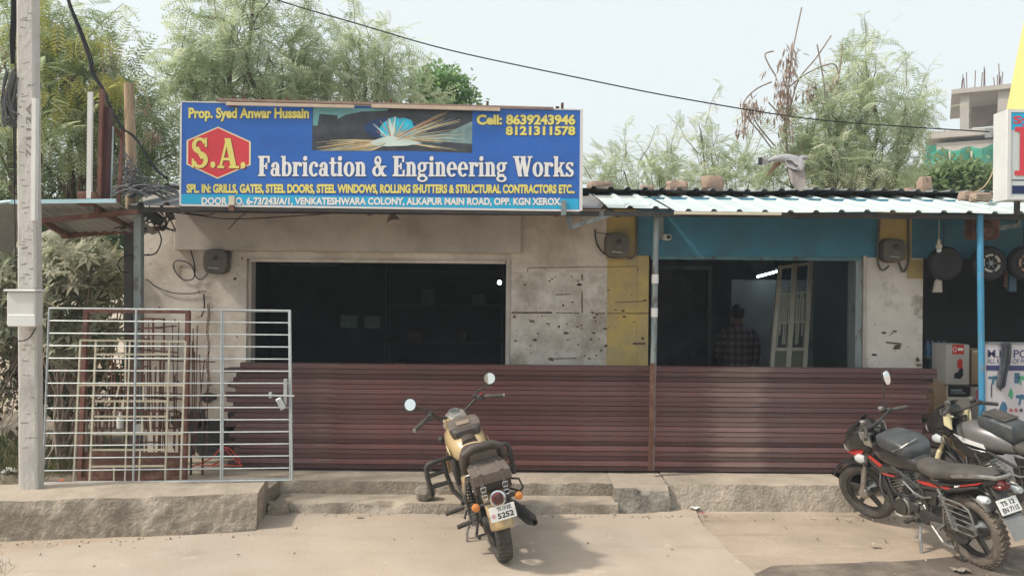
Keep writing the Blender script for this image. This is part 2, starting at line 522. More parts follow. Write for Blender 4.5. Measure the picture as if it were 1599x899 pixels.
m_yellow = mat('old_yellow_paint', (.54, .40, .13), .8, var=.12, scale=3, bump=.2, bscale=40, col2=(.38, .31, .18), amt=.46, sharp=.3, scale2=2.2)
m_white_w = mat('old_white_paint', (.70, .65, .59), .8, var=.10, scale=2.5, bump=.2, bscale=40, col2=(.36, .31, .26), amt=.30, sharp=.15, scale2=2.6)
m_cream_w = mat('grey_white_paint', (.66, .62, .56), .85, var=.14, scale=3, bump=.3, bscale=40, col2=(.37, .32, .265), amt=.47, sharp=.30, scale2=2.3)
m_stain = mat('rusty_stains', (.16, .11, .08), .9, var=.4, scale=14, col2=(.04, .035, .03), amt=.4, scale2=9)
m_soot = mat('tar_black', (.035, .032, .032), .7, var=.4, scale=8, bump=.3, bscale=30)
m_hood = mat('grey_brown_sheet', (.50, .455, .41), .65, var=.10, scale=2.2, col2=(.37, .33, .29), amt=.4, sharp=.3, scale2=1.6, bump=.1, bscale=12)
m_blue = mat('faded_blue_paint', (.055, .22, .34), .8, var=.15, scale=2, bump=.2, bscale=30, col2=(.07, .15, .18), amt=.36, sharp=.35, scale2=1.3)
m_teal = mat('pale_teal_paint', (.10, .22, .25), .8, var=.25, scale=6, col2=(.10, .08, .07), amt=.33, scale2=4)
m_dark_w = mat('shade_dark_interior', (.060, .064, .068), .95, var=.2, scale=2, spec=.1)  # dark wall colour stands in for the deep shade inside the shops
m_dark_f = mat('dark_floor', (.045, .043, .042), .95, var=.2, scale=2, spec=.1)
m_int2 = mat('dim_grey_interior', (.24, .25, .25), .95, var=.2, scale=1.5, col2=(.15, .165, .17), amt=.45, scale2=.8, spec=.1)  # middle shop walls made paler, the tube's light put into their colour
m_sheet = mat('galvanised_sheet', (.55, .61, .60), .6, metal=.0, var=.08, scale=3, col2=(.45, .52, .52), amt=.45, sharp=.4, scale2=1.6)
m_sheet_d = mat('old_dark_sheet', (.20, .205, .21), .7, metal=.2, var=.25, scale=4, col2=(.12, .09, .07), amt=.35, scale2=2)
m_sheet_b = mat('blue_white_sheet', (.45, .66, .74), .5, metal=.1, var=.08, scale=4)
m_sheet_u = mat('sheet_underside', (.30, .305, .30), .8, var=.15, scale=3)
m_rust = mat('rusty_brown_steel', (.13, .062, .045), .75, metal=.1, var=.3, scale=9, col2=(.20, .11, .075), amt=.4, scale2=6, bump=.15, bscale=60)
m_greysteel = mat('grey_painted_steel', (.24, .28, .29), .5, metal=.2, var=.2, scale=6, col2=(.13, .12, .11), amt=.33, scale2=11, stretch=(1, 1, .4))
m_bluepost = mat('blue_painted_steel', (.06, .27, .46), .5, var=.15, scale=5, col2=(.15, .24, .30), amt=.3, scale2=7)
m_black = mat('black_steel', (.025, .025, .028), .5, var=.3, scale=10, dust=.12)
m_blackp = mat('black_cable', (.018, .018, .02), .6, var=.2)
m_pole = mat('pale_cast_concrete', (.52, .50, .475), .9, var=.10, scale=3, bump=.4, bscale=30, col2=(.42, .395, .37), amt=.34, sharp=.2, scale2=5, stretch=(1, 1, .5))
m_white = mat('white_enamel', (.72, .73, .72), .45, var=.06, scale=4, dust=.12)
m_whiteplain = mat('white_sheet_metal', (.62, .63, .62), .5, var=.06, scale=3, dust=.2)
m_galv = mat('galvanised_tube', (.50, .54, .55), .38, metal=.65, var=.12, scale=18)
m_cream = mat('cream_paint', (.62, .57, .44), .55, var=.12, scale=7, dust=.2)
m_redox = mat('red_oxide_primer', (.16, .07, .055), .7, var=.25, scale=9, col2=(.22, .12, .09), amt=.36, scale2=7)
m_maroon = mat('maroon_primer', (.165, .056, .053), .55, var=.22, scale=2.2, col2=(.105, .068, .07), amt=.50, sharp=.35, scale2=2.2, stretch=(.35, 1, 6), dust=.10, dustcol=(.28, .19, .165), objvar=.36, marks=(((.9, 6, 6), .60, .68, (.24, .17, .15), .6), ((2.5, 30, 30), .64, .70, (.06, .04, .04), .6)))
m_steelend = mat('sawn_steel_end', (.40, .34, .27), .6, metal=.2, var=.25, scale=20)
m_chrome = mat('chrome', (.72, .73, .74), .16, metal=1, var=.04)
m_alu = mat('dusty_aluminium', (.40, .40, .39), .36, metal=.8, var=.25, scale=16, dust=.22)
m_rubber = mat('dusty_rubber', (.04, .038, .037), .9, var=.25, scale=9, dust=.25, dustcol=(.30, .26, .22))
m_tyremud = mat('muddy_rubber', (.11, .095, .08), .95, var=.3, scale=7, dust=.6, dustcol=(.30, .25, .20), bump=.4, bscale=50)
m_bikeblack = mat('gloss_black_paint', (.014, .014, .016), .22, var=.1, coat=.7, dust=.05)
m_plast = mat('black_plastic', (.024, .024, .026), .42, var=.15, dust=.10)
m_seat = mat('dusty_vinyl', (.045, .043, .041), .65, var=.18, scale=5, dust=.18, bump=.1, bscale=90)
m_redp = mat('red_decal', (.52, .035, .025), .35, var=.08, coat=.4)
m_whited = mat('white_decal', (.75, .75, .74), .4, var=.05)
m_glass_l = mat('lamp_lens', (.62, .66, .66), .08, var=.05, spec=.8, coat=1)
m_mirror = mat('mirror_glass', (.88, .9, .9), .02, metal=1, var=0)
m_amber = mat('amber_lens', (.58, .20, .03), .2, var=.05, coat=1)
m_redlens = mat('red_lens', (.16, .012, .012), .2, var=.1, coat=1)
m_tan = mat('sand_paint', (.52, .385, .20), .3, var=.06, coat=.5, dust=.12)
m_leather = mat('brown_black_leather', (.045, .034, .030), .55, var=.2, scale=7, dust=.12, bump=.25, bscale=70)
m_leather2 = mat('grey_brown_leather', (.115, .09, .078), .6, var=.2, scale=7, dust=.16, bump=.25, bscale=70)
m_plate = mat('white_number_plate', (.78, .78, .76), .4, var=.05, dust=.08)
m_ink = mat('black_ink', (.015, .015, .018), .5, var=.1)
m_brick = mat('clay_block', (.36, .26, .20), .9, var=.2, scale=8, bump=.5, bscale=40, col2=(.30, .24, .19), amt=.4)
m_timber = mat('weathered_timber', (.40, .29, .19), .85, var=.25, scale=5, bump=.4, bscale=25, col2=(.20, .13, .08), amt=.38, scale2=3, stretch=(6, 6, .6))
m_bark = mat('bark', (.16, .13, .10), .9, var=.3, scale=9, bump=.6, bscale=30)
m_drybark = mat('dry_twig', (.28, .225, .18), .9, var=.2)

# ------------------------------------------------------------------ ground, apron, road, kerb steps
def fbm(x, y, z=0, s=1.0):
    return mnoise.fractal(Vector((x * s, y * s, z * s)), 1.0, 2.0, 4)

def ground_sheet():
    xs = sorted(set([-150, -80, -40, -25, -15] + [round(-10 + .5 * i, 2) for i in range(41)] + [15, 25, 40, 80, 150]))
    ys = sorted(set([-40, -20, -8] + [round(-2 + .5 * i, 2) for i in range(45)] + [24, 30, 40, 60, 100, 180]))
    mb = MB()
    rows = []
    for y in ys:
        rows.append([Vector((x, y, .012 * fbm(x, y, 3, .8) - .012)) for x in xs])
    mb.grid(rows)
    o = mb.build('ground', m_dirt, smooth=True)
    tag(o, 'sandy bare dirt ground in front of and around the shops', None, None, 'structure')
ground_sheet()

def sheet(name, pts, z, material, label, jag=.02, step=.15):
    out = []
    n = len(pts)
    for i in range(n):
        a, b = Vector(pts[i]), Vector(pts[(i + 1) % n])
        k = max(1, int((b - a).length / step))
        for j in range(k):
            p = a.lerp(b, j / k)
            out.append((p.x + jag * fbm(p.x, p.y, 1, 3), p.y + jag * fbm(p.x, p.y, 5, 3), z))
    mb = MB(); mb.poly(out)
    o = mb.build(name, material)
    tag(o, label, None, None, 'structure')
g = lambda x, y: tuple(G(x, y))[:2] + (0,)
sheet('concrete_apron', [g(20, 862), g(200, 842), g(400, 829), g(402, 803), g(1000, 803), g(1082, 792), g(1098, 820), g(1128, 850), g(1180, 899), (2.3, 4.8, 0), (2.6, 3.0, 0), (-4.5, 3.0, 0), (-4.4, 5.9, 0)], .006, m_apron,
      'worn concrete apron with a pale dusty surface in front of the steps', .03)
sheet('road', [g(1178, 899), g(1200, 884), g(1260, 882), g(1330, 880), g(1400, 878), g(1460, 874), g(1530, 866), g(1599, 852), (7.5, 6.9, 0), (14, 7.1, 0), (14, 1.0, 0), (-14, 1.0, 0), (-14, 2.5, 0), (1.2, 3.0, 0), (2.25, 4.9, 0)], .010, m_asphalt,
      'dusty dark road edge at the right front', .05)
sheet('soil', [(-13, 7.4, 0), (-4.7, 7.5, 0), (-4.45, 8.2, 0), (-4.45, 13.5, 0), (-13, 13.5, 0)], .012, m_soil, 'dark soil and trodden dirt beside the shop, left', .08)

def rough_block(mb, x0, x1, y0, y1, z0, z1, amp=.02, cell=.06, batter=0.0, edge=.03, seed=0):
    """block of worn concrete: subdivided, pushed about by noise, crumbled along its upper front edge"""
    def disp(x, y, z, front=0):
        k = Vector((x * 3 + seed, y * 3, z * 3)); k2 = k * 3.7
        d = mnoise.noise_vector(k) * amp + mnoise.noise_vector(k2) * amp * .5
        e = max(0, 1 - (z1 - z) / .10) * max(0, 1 - (y - y0) / .10)
        cr = max(0, fbm(x, 0, seed, 2.2)) * edge * 2 * e
        t = (z - z0) / max(1e-6, z1 - z0)
        yy = y + batter * t * (1 - min(1, (y - y0) / max(.01, y1 - y0)))
        if front:
            f_ = min(1, (z1 - z) / .05) * min(1, (x1 - x) / .08) * min(1, (x - x0) / .08); q = Vector((x * 7 + seed, z * 9, seed)); yy -= f_ * (abs(mnoise.noise(q * 1.7)) * .022 + abs(mnoise.noise(q * 4.1)) * .014 - .008) * (amp / .014)
        return (x + d.x * .6, yy + d.y + cr, z + d.z * .35 - cr * .8)
    def n_(a, b, c=cell): return max(1, int(abs(b - a) / c))
    nx, ny, nz = n_(x0, x1), n_(y0, y1), n_(z0, z1)
    lx = [x0 + (x1 - x0) * i / nx for i in range(nx + 1)]
    ly = [y0 + (y1 - y0) * i / ny for i in range(ny + 1)]
    lz = [z0 + (z1 - z0) * i / nz for i in range(nz + 1)]
    mb.mi = 0
    mb.grid([[disp(x, y0, z, 1) for x in lx] for z in lz])
    mb.grid([[disp(x0, y, z) for y in ly] for z in lz])
    mb.grid([[disp(x1, y, z) for y in ly] for z in lz])
    mb.mi = 1
    mb.grid([[disp(x, y, z1) for x in lx] for y in ly])
    mb.mi = 0
    mb.grid([[disp(x, y1, z) for x in lx] for z in lz])
    return mb

PZ = .23           # platform level
LZ = .335          # left ledge level
# left ledge: its front runs slightly askew, so build it turned
mb = MB(Matrix.Translation((-2.33, 7.07, 0)) @ Matrix.Rotation(R(8.5), 4, 'Z'))
rough_block(mb, -5.2, 0, 0, .62, -.05, LZ, .015, .026, .03, .02, 3)
tag(mb.build('pavement_ledge', [m_conc, m_conc_top], smooth=True, angle=50), 'rough raised concrete ledge carrying the tall pole and the gate', None, None, 'structure')
mb = MB()
rough_block(mb, -4.4, -2.40, 7.42, 9.0, -.05, PZ, .012, .09, 0, .02, 5)
rough_block(mb, -2.40, 1.06, 8.00, 9.0, -.05, PZ, .012, .06, .0, .05, 8)
rough_block(mb, 1.64, 3.52, 7.84, 9.0, -.05, PZ + .012, .012, .03, .10, .03, 11)
tag(mb.build('pavement', [m_conc, m_conc_top], smooth=True, angle=50), 'raised concrete platform under the stacked steel tubes', None, None, 'structure')
mb = MB()
rough_block(mb, -2.36, 1.08, 7.66, 8.0, -.05, .095, .010, .03, .02, .045, 17)
tag(mb.build('pavement_step', [m_conc, m_conc_top], smooth=True, angle=50), 'low worn concrete step below the platform', None, None, 'structure')
mb = MB()
rough_block(mb, 1.06, 1.62, 7.74, 9.0, -.05, PZ + .005, .024, .035, .06, .07, 23)
tag(mb.build('kerb', [m_broken, m_conc_top], smooth=True, angle=50), 'broken dark concrete corner of the platform by the grey post', None, None, 'structure')

# ------------------------------------------------------------------ the shop row
WY = 9.0
shop = thing('shop_building', 'single storey row of three open fronted shops with corrugated roof', 'building', (1.6, WY, 0))
def part(mb, name, m, parent=None, **k):
    return mb.build(name, m, parent or shop, **k)

mb = MB()
mb.bx(-4.335, -3.11, WY, WY + .22, 0, 3.33)
mb.bx(-3.11, -.02, WY + .003, WY + .217, 2.565, 3.328)
mb.bx(-.02, 1.46, WY, WY + .22, 0, 3.33)
part(mb, 'wall', m_wall)
mb = MB(); mb.bx(1.462, 1.60, WY, WY + .22, 0, 2.642); part(mb, 'wall', m_yellow, label='yellow painted edge of the middle pillar')
mb = MB(); mb.bx(4.10, 4.812, WY, WY + .22, 0, 2.642); part(mb, 'wall', m_white_w, label='white painted pillar at the right')
mb = MB()
mb.bx(-4.335, -4.135, WY + .222, 13.0, 0, 3.33); mb.bx(-4.335, 8.0, 13.002, 13.2, 0, 3.33); mb.bx(8.0, 8.2, WY + .1, 13.2, 0, 3.33)
part(mb, 'wall', m_yellow, label='plain side and back walls')
mb = MB()
mb.bx(1.466, 7.99, WY - .012, WY + .20, 2.645, 3.325)
part(mb, 'fascia', m_blue, label='faded blue fascia over the two right shops')
mb = MB(); mb.bx(1.62, 4.08, WY - .02, WY + .03, 2.60, 2.643); part(mb, 'lintel', m_teal)
# paint patches, each a thin coat proud of the plaster
mb = MB(); mb.bx(1.115, 1.459, WY - .004, WY, .2, 2.60); mb.bx(1.10, 1.459, WY - .004, WY, 2.602, 3.25)
part(mb, 'painted_panel', m_yellow, label='yellow painted strip beside the grey post')
mb = MB(); mb.bx(-.018, 1.112, WY - .003, WY, .2, 2.44)
part(mb, 'painted_panel', m_cream_w, label='grubby whitish panel on the middle pillar')
mb = MB(); mb.bx(4.27, 4.66, WY - .03, WY - .013, 2.62, 3.24); mb.bx(4.62, 4.81, WY - .004, WY, 2.40, 2.62)
part(mb, 'painted_panel', m_yellow, label='yellow painted patch at the top of the white pillar')
# shutter housing, guides
mb = MB(); mb.bx(-3.92, .10, WY - .10, WY - .002, 2.655, 3.22, .008)
for x in (-2.6, -1.2): mb.bx(x, x + .006, WY - .104, WY - .1, 2.66, 3.21)
part(mb, 'shutter_housing', m_hood)
mb = MB(); mb.bx(-.07, -.022, WY - .02, WY + .2, PZ, 2.60); part(mb, 'shutter_guide', m_hood)
mb = MB(); mb.bx(-3.108, -3.07, WY + .05, WY + .2, PZ, 2.56); part(mb, 'shutter_guide', m_hood)
mb = MB(); mb.bx(4.02, 4.098, WY - .01, WY + .2, PZ, 2.60); part(mb, 'shutter_guide', m_greysteel)
mb = MB(); mb.bx(4.102, 4.14, WY - .03, WY - .001, PZ, 2.66); part(mb, 'shutter_guide', m_hood)
mb = MB(); mb.bx(-3.06, -.08, WY - .03, WY + .002, 2.53, 2.563); part(mb, 'shutter_bar', m_wall)
# inside
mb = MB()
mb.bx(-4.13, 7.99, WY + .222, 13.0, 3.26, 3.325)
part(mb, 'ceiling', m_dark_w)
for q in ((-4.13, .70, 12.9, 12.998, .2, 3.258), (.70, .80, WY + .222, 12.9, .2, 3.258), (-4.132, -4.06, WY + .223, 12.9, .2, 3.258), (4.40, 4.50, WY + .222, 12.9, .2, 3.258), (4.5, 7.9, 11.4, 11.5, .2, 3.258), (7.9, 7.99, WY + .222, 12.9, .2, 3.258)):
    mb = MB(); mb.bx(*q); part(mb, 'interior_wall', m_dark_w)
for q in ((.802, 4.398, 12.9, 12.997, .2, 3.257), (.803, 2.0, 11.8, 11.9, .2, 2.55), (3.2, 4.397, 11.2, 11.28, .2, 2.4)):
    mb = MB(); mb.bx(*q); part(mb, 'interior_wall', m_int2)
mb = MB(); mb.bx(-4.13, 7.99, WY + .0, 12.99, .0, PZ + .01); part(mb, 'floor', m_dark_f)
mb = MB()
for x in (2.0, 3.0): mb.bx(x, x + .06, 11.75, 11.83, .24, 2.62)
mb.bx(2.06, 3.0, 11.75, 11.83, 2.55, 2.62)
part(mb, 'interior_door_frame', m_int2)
# roofing
def corr(mb, x0, x1, ya, za, yb, zb, pitch, amp, phase=0.0, rows=2, ribw=.16, sag=0.0):
    """corrugated sheet from front edge (ya, za) to back edge (yb, zb)"""
    xs = []; x = x0 - ((x0 - phase) % pitch)
    while x < x1 + pitch:
        for f_, h in ((0, 0), (.5 - ribw, 0), (.5 - ribw * .45, 1), (.5 + ribw * .45, 1), (.5 + ribw, 0)):
            xx = x + f_ * pitch
            if x0 <= xx <= x1: xs.append((xx, h))
        x += pitch
    rws = []
    for i in range(rows + 1):
        t = i / rows
        rws.append([(xx, ya + (yb - ya) * t, za + (zb - za) * t + amp * h + sag * fbm(xx, t, 2, .9)) for xx, h in xs])
    mb.grid(rws)
mb = MB(); corr(mb, -4.03, .96, 7.90, 3.075, 9.45, 3.40, .265, .034, .02, 4, .16, .012); part(mb, 'roof_sheet', m_sheet_d, solid=.003, label='old dark sheet of the front roof, behind the board')
mb = MB(); corr(mb, .95, 1.62, 7.93, 3.085, 9.45, 3.405, .265, .024, .02, 4, .14, .008); corr(mb, 1.60, 7.9, 7.88, 3.055, 9.43, 3.395, .262, .024, .10, 4, .14, .010)
part(mb, 'roof_sheet', m_sheet, solid=.003, label='pale bluish sheets of the front roof')
mb = MB(); corr(mb, -4.4, 8.3, 9.22, 3.448, 13.4, 3.62, .205, .028, .05, 6, .2, .02); part(mb, 'roof_sheet', m_sheet_d, solid=.003, label='upper roof sheets with dark underside')
mb = MB()
for a, b in (((-4.0, 8.0, 3.03), (.9, 8.0, 3.03)), ((.95, 8.0, 3.03), (7.8, 8.0, 3.03)), ((-4.0, 8.75, 3.18), (7.8, 8.75, 3.18))): mb.beam(a, b, .05, .05)
for x in (-3.6, -1.5, 1.1, 3.0, 5.2, 7.0): mb.beam((x, 8.03, 3.02), (x, 8.98, 3.16), .04, .05)
part(mb, 'roof_rafters', m_black)
mb = MB(); mb.beam((-.0, 7.86, 3.045), (.0, 7.86, 3.045), .01); mb.M = Matrix(); mb.bx(1.66, 2.75, 7.86, 7.90, 3.018, 3.048); part(mb, 'batten', m_cream)
# triangular bracket under the board's right end
mb = MB()
a = P(890, 357, 8.0); b = P(888, 332, 8.0); c = P(958, 334, 8.0)
mb.beam(a, b, .045); mb.beam(a + Vector((0, 0, .01)), c, .04); mb.beam(b, c, .03); mb.beam(P(912, 350, 8.0), P(912, 332, 8.0), .03)
part(mb, 'bracket', m_greysteel)
# posts
p0 = P(1017, 733, 8.28); p1 = P(1025, 333, 8.15)
mb = MB(); mb.tube([p0, p0.lerp(p1, .55), p1], .032, 12); pm = part(mb, 'post', m_greysteel, smooth=True, label='grey steel post with flaking paint')
q0 = p0.lerp(p1, .003); q1 = p0.lerp(p1, .42)
mb = MB(); mb.beam(q0 + Vector((-.012, -.03, 0)), q1 + Vector((-.012, -.03, 0)), .05, .03); part(mb, 'post_cover', m_rust)
for t, r_ in ((.60, .036), (.73, .037)):
    mb = MB(); mb.tube([p0.lerp(p1, t), p0.lerp(p1, t + .035)], r_, 12); part(mb, 'paint_patch', m_whited)
q0 = P(1536, 700, 7.98); q0.z = 0; q1 = P(1530, 335, 7.98)
mb = MB(); mb.tube([q0, q1], .031, 12); part(mb, 'post', m_bluepost, smooth=True, label='bright blue steel post')
q0 = P(216, 745, 8.3); q0.z = PZ; q1 = P(217, 318, 8.1)
mb = MB(); mb.beam(q0, q1, .075, .075); part(mb, 'post', m_greysteel, label='grey post at the left corner')
q0 = P(203, 745, 8.55); q0.z = .02; q1 = P(202, 345, 8.55)
mb = MB(); mb.beam(q0, q1, .085, .085); part(mb, 'post', m_black, label='dark post at the left corner')
# dark stains of the workshop wall: irregular patches with their own outline
def patch(mb, cx, cz, w, h, y, seed, n=26):
    pts = []
    for k in range(n):
        t = 2 * math.pi * k / n
        r = 1 + .45 * fbm(math.cos(t) * 1.5 + seed, math.sin(t) * 1.5, seed)
        pts.append((cx + math.cos(t) * w / 2 * r, y, cz + math.sin(t) * h / 2 * r))
    mb.poly(pts)
mb = MB(); r_ = random.Random(4)
def wp(px, py, y=WY): return P(px, py, y)
for px, py, w, h in ((340, 690, .62, .55), (378, 655, .3, .5), (300, 655, .4, .25), (325, 620, .2, .12), (370, 600, .18, .10)):
    p = wp(px, py); patch(mb, max(p.x, -4.1), p.z, w, h, WY - .004, px * .1)
STN = mb; STN.m = [2] * len(STN.m)
mb = STN; mb.mi = 1
for i in range(85):
    px = r_.uniform(802, 1010); py = 440 + 125 * r_.random() ** .7
    if r_.random() < .4: px = r_.gauss(850, 40); py = r_.gauss(435, 12) if r_.random() < .5 else r_.uniform(500, 560)
    px = min(max(px, 803), 1008)
    p = wp(px, py, WY - .005); s = r_.choice((.008, .012, .016, .022, .034)); patch(mb, p.x, p.z, s * r_.uniform(.6, 2.2), s, WY - .0055 - .00004 * i, i * 1.7, 9)
for i in range(40):
    px = r_.uniform(228, 380); py = r_.uniform(370, 600); p = wp(px, py, WY - .003); s = r_.choice((.008, .014, .022)); patch(mb, p.x, p.z, s * r_.uniform(.6, 2), s * r_.uniform(.6, 2), WY - .0035 - .00003 * i, i * 1.3, 9)
for i in range(14):
    px = r_.uniform(1352, 1436); py = r_.uniform(500, 570); p = wp(px, py, WY - .003); s = r_.choice((.012, .02, .04)); patch(mb, p.x, p.z, s * r_.uniform(.8, 2.4), s * .7, WY - .0045 - .00003 * i, i * 1.9, 9)
for (xa, ya, xb, yb, w) in ((799, 488, 862, 488, .018), (868, 488, 905, 489, .008), (925, 489, 945, 489, .008), (950, 489, 1012, 489, .008), (988, 536, 1008, 536, .022), (909, 428, 909, 438, .016), (909, 456, 909, 488, .012), (868, 460, 890, 459, .01),
                            (824, 418, 996, 416, .006), (824, 418, 824, 424, .006), (996, 416, 996, 424, .006), (856, 560, 900, 559, .010), (960, 472, 1008, 470, .006), (1384, 534, 1408, 537, .018)):
    mb.beam(wp(xa, ya, WY - .008), wp(xb, yb, WY - .008), w, .004, (0, 1, 0))
part(mb, 'wall_stains', [m_wall, m_stain, m_soot], recalc=False)['kind'] = 'stuff'
# wires running over the front wall
def wire(mb, pts, y, r=.006, n=5):
    ps = [P(a, b, y) for a, b in pts]
    out = []
    for i in range(len(ps) - 1):
        for k in range(6):
            t = k / 6
            pm1 = ps[max(i - 1, 0)]; p0_ = ps[i]; p1_ = ps[i + 1]; p2 = ps[min(i + 2, len(ps) - 1)]
            out.append(.5 * ((2 * p0_) + (-pm1 + p1_) * t + (2 * pm1 - 5 * p0_ + 4 * p1_ - p2) * t * t + (-pm1 + 3 * p0_ - 3 * p1_ + p2) * t ** 3))
    out.append(ps[-1])
    mb.tube(out, r, n)
mb = MB(); wire(mb, [(300, 335), (301, 355), (296, 380), (303, 410), (304, 430), (297, 437), (284, 435), (272, 420), (274, 408), (288, 408), (300, 416), (305, 430), (312, 436), (320, 432), (326, 424)], WY - .02, .007); part(mb, 'wire', m_blackp)
mb = MB(); wire(mb, [(230, 436), (245, 448), (270, 457), (300, 458), (314, 455), (322, 455)], WY - .02, .006); part(mb, 'wire', m_blackp)
mb = MB(); wire(mb, [(318, 458), (319, 480), (314, 495)], WY - .02, .008); part(mb, 'wire', m_blackp)
mb = MB(); wire(mb, [(236, 345), (247, 360), (252, 375), (246, 392), (236, 398), (215, 398), (195, 400), (185, 410), (188, 422), (200, 426)], 8.5, .008); part(mb, 'wire', m_blackp)
mb = MB(); wire(mb, [(250, 330), (300, 335), (360, 342), (450, 338), (560, 330)], 8.6, .006); part(mb, 'wire', m_blackp)
mb = MB(); wire(mb, [(288, 332), (325, 336), (345, 328), (375, 325)], 8.6, .005); part(mb, 'wire', m_blackp)
mb = MB(); wire(mb, [(357, 358), (380, 335), (410, 326)], 8.7, .005); part(mb, 'wire', m_blackp)
mb = MB(); wire(mb, [(929, 358), (932, 380), (942, 395), (955, 400)], WY - .02, .008); part(mb, 'wire', m_blackp)
mb = MB(); wire(mb, [(928, 362), (945, 365), (962, 366)], WY - .02, .004); part(mb, 'wire', m_blackp)

mb = MB()
for i in range(26):
    x = r_.uniform(175, 262)
    wire(mb, [(x, 322 + r_.uniform(-3, 6)), (x + r_.uniform(-14, 14), 334 + r_.uniform(-4, 14)), (x + r_.uniform(-20, 20), 340 + r_.uniform(0, 22)), (x + r_.uniform(-26, 26), 335 + r_.uniform(-4, 26))], 8.15 + r_.uniform(0, .5), .007)
mb.box(P(240, 338, 8.3), (.22, .08, .10), .01, Matrix.Rotation(R(35), 4, 'Y')); mb.box(P(178, 336, 8.4), (.16, .1, .2), .01)
part(mb, 'cable_tangle', m_blackp)

# ------------------------------------------------------------------ three shutter motor boxes on the pillars
def wallbox(px, py, s, label, conduit):
    c = P(px, py, WY - .1)
    t = thing('meter_box', label, 'meter box', (c.x, WY - .005, c.z - .16 * s), group='round cornered metal boxes on the pillars')
    mb = MB(); mb.loft([(WY - .16, c.x, c.z, .10 * s, .105 * s, 3), (WY - .15, c.x, c.z, .135 * s, .14 * s, 3.4), (WY - .04, c.x, c.z, .145 * s, .15 * s, 3.4), (WY - .014, c.x, c.z, .13 * s, .135 * s, 3.4)], 24)
    mb.build('body', m_boxsteel, t, smooth=True)
    mb = MB(); mb.tube([(c.x - .07 * s, WY - .165, c.z - .075 * s), (c.x + .05 * s, WY - .165, c.z - .085 * s)], .008); mb.build('handle', m_galv, t)
    mb = MB(); mb.ball((c.x + .01, WY - .16, c.z + .04 * s), .03 * s, 10); mb.build('knob', m_black, t)
    mb = MB(); wire(mb, conduit, WY - .05, .014, 6); mb.build('conduit', m_boxsteel, t, smooth=True)
m_boxsteel = mat('dusty_dark_steel', (.115, .105, .095), .7, metal=.2, var=.25, scale=12, dust=.25, dustcol=(.25, .21, .17))
wallbox(338, 408, 1.0, 'dusty metal box with rounded corners beside the wide dark doorway, left pillar', [(358, 340), (359, 365), (358, 385), (360, 400), (352, 420)])
wallbox(964, 383, 1.0, 'dusty metal box with rounded corners on the yellow strip by the grey post', [(993, 338), (994, 365), (993, 395), (984, 403), (975, 398)])
wallbox(1394, 391, .95, 'dusty metal box on the yellow patch of the white pillar', [(1418, 338), (1419, 380), (1418, 410), (1410, 424), (1402, 405)])
mb = MB(); wire(mb, [(1374, 336), (1371, 380), (1371, 410), (1378, 422), (1388, 415)], WY - .05, .012, 6); mb.build('conduit', m_boxsteel, [o for o in COL.objects if o.name.startswith('meter_box')][-1], smooth=True)

# cctv cameras
for (px, py, y, lab, s) in ((1040, 371, WY - .06, 'small pale camera on the blue fascia beside the grey post', 1), (266, 337, 8.5, 'dark round camera under the roof edge at the left corner', -1)):
    c = P(px, py, y)
    t = thing('security_camera', lab, 'camera', tuple(c))
    if s > 0:
        mb = MB(); mb.bx(c.x - .11, c.x - .035, c.y - .02, c.y + .045, c.z - .02, c.z + .30); mb.build('mount', m_greysteel, t)
        mb = MB(); mb.box((c.x + .0, c.y - .03, c.z), (.09, .12, .07), .01); mb.build('body', m_whiteplain, t)
        mb = MB(); mb.lathe([(0, .022), (.01, .022)], (c.x + .01, c.y - .091, c.z), (0, -1, 0), 14); mb.build('lens', m_ink, t)
    else:
        mb = MB(); mb.tube([c + Vector((-.06, .05, .08)), c + Vector((-.01, 0, .0))], .012); mb.build('mount', m_black, t)
        mb = MB(); mb.lathe([(-.07, .03), (-.06, .04), (.05, .04), (.055, .03)], c, (.5, -.8, -.2), 14); mb.build('body', m_plast, t, smooth=True)

# ------------------------------------------------------------------ the big blue signboard
SL = P(281, 320, 7.66); SRt = P(908, 327.5, 7.86)
SW = math.hypot(SRt.x - SL.x, SRt.y - SL.y); SH = 1.03
s_yaw = math.atan2(SRt.y - SL.y, SRt.x - SL.x)
sb = thing('signboard', 'long blue advertising board with welding picture above the roof edge', 'signboard', (SL.x, SL.y, SL.z), (0, 0, s_yaw), local=True)
def sbv(px, py):
    t = (px - 281) / 627.0
    top, bot = 160 + 12 * t, 320 + 7.5 * t
    return t * SW, (bot - py) / (bot - top) * SH
m_sblue = mat('printed_blue_vinyl', (.016, .13, .51), .42, var=.07, scale=2.5, dust=.06, bump=.35, bscale=3.0)
m_scyan = mat('printed_cyan_vinyl', (.015, .42, .70), .42, var=.05, scale=3, dust=.05)
m_syel = mat('printed_yellow', (.78, .70, .20), .45, var=.04)
m_swhite = mat('printed_white', (.80, .80, .80), .45, var=.04)
m_sred = mat('printed_red', (.66, .055, .075), .45, var=.06, scale=3)
m_scream = mat('printed_cream', (.82, .74, .46), .45, var=.04)
m_sshadow = mat('printed_navy', (.006, .02, .10), .45, var=.04)
mb = MB(); mb.bx(0, SW, 0, .035, 0, SH); mb.build('panel', m_sblue, sb)
mb = MB()
v1a = sbv(281, 303)[1]; v1b = sbv(908, 309.5)[1]
mb.prism([(.012, -.0006, .012), (SW - .03, -.0006, .012), (SW - .03, -.0006, v1b), (.012, -.0006, v1a)], (0, -.0006, 0)); mb.build('address_band', m_scyan, sb)
mb = MB(); e = .012
mb.bx(-.004, e, -.006, .04, -.004, SH + .004); mb.bx(SW - .022, SW + .008, -.006, .05, -.004, SH + .004); mb.bx(e, SW - .022, -.006, .04, SH - .008, SH + .004); mb.bx(e, SW - .022, -.006, .04, -.012, .008)
mb.build('frame', m_white, sb)
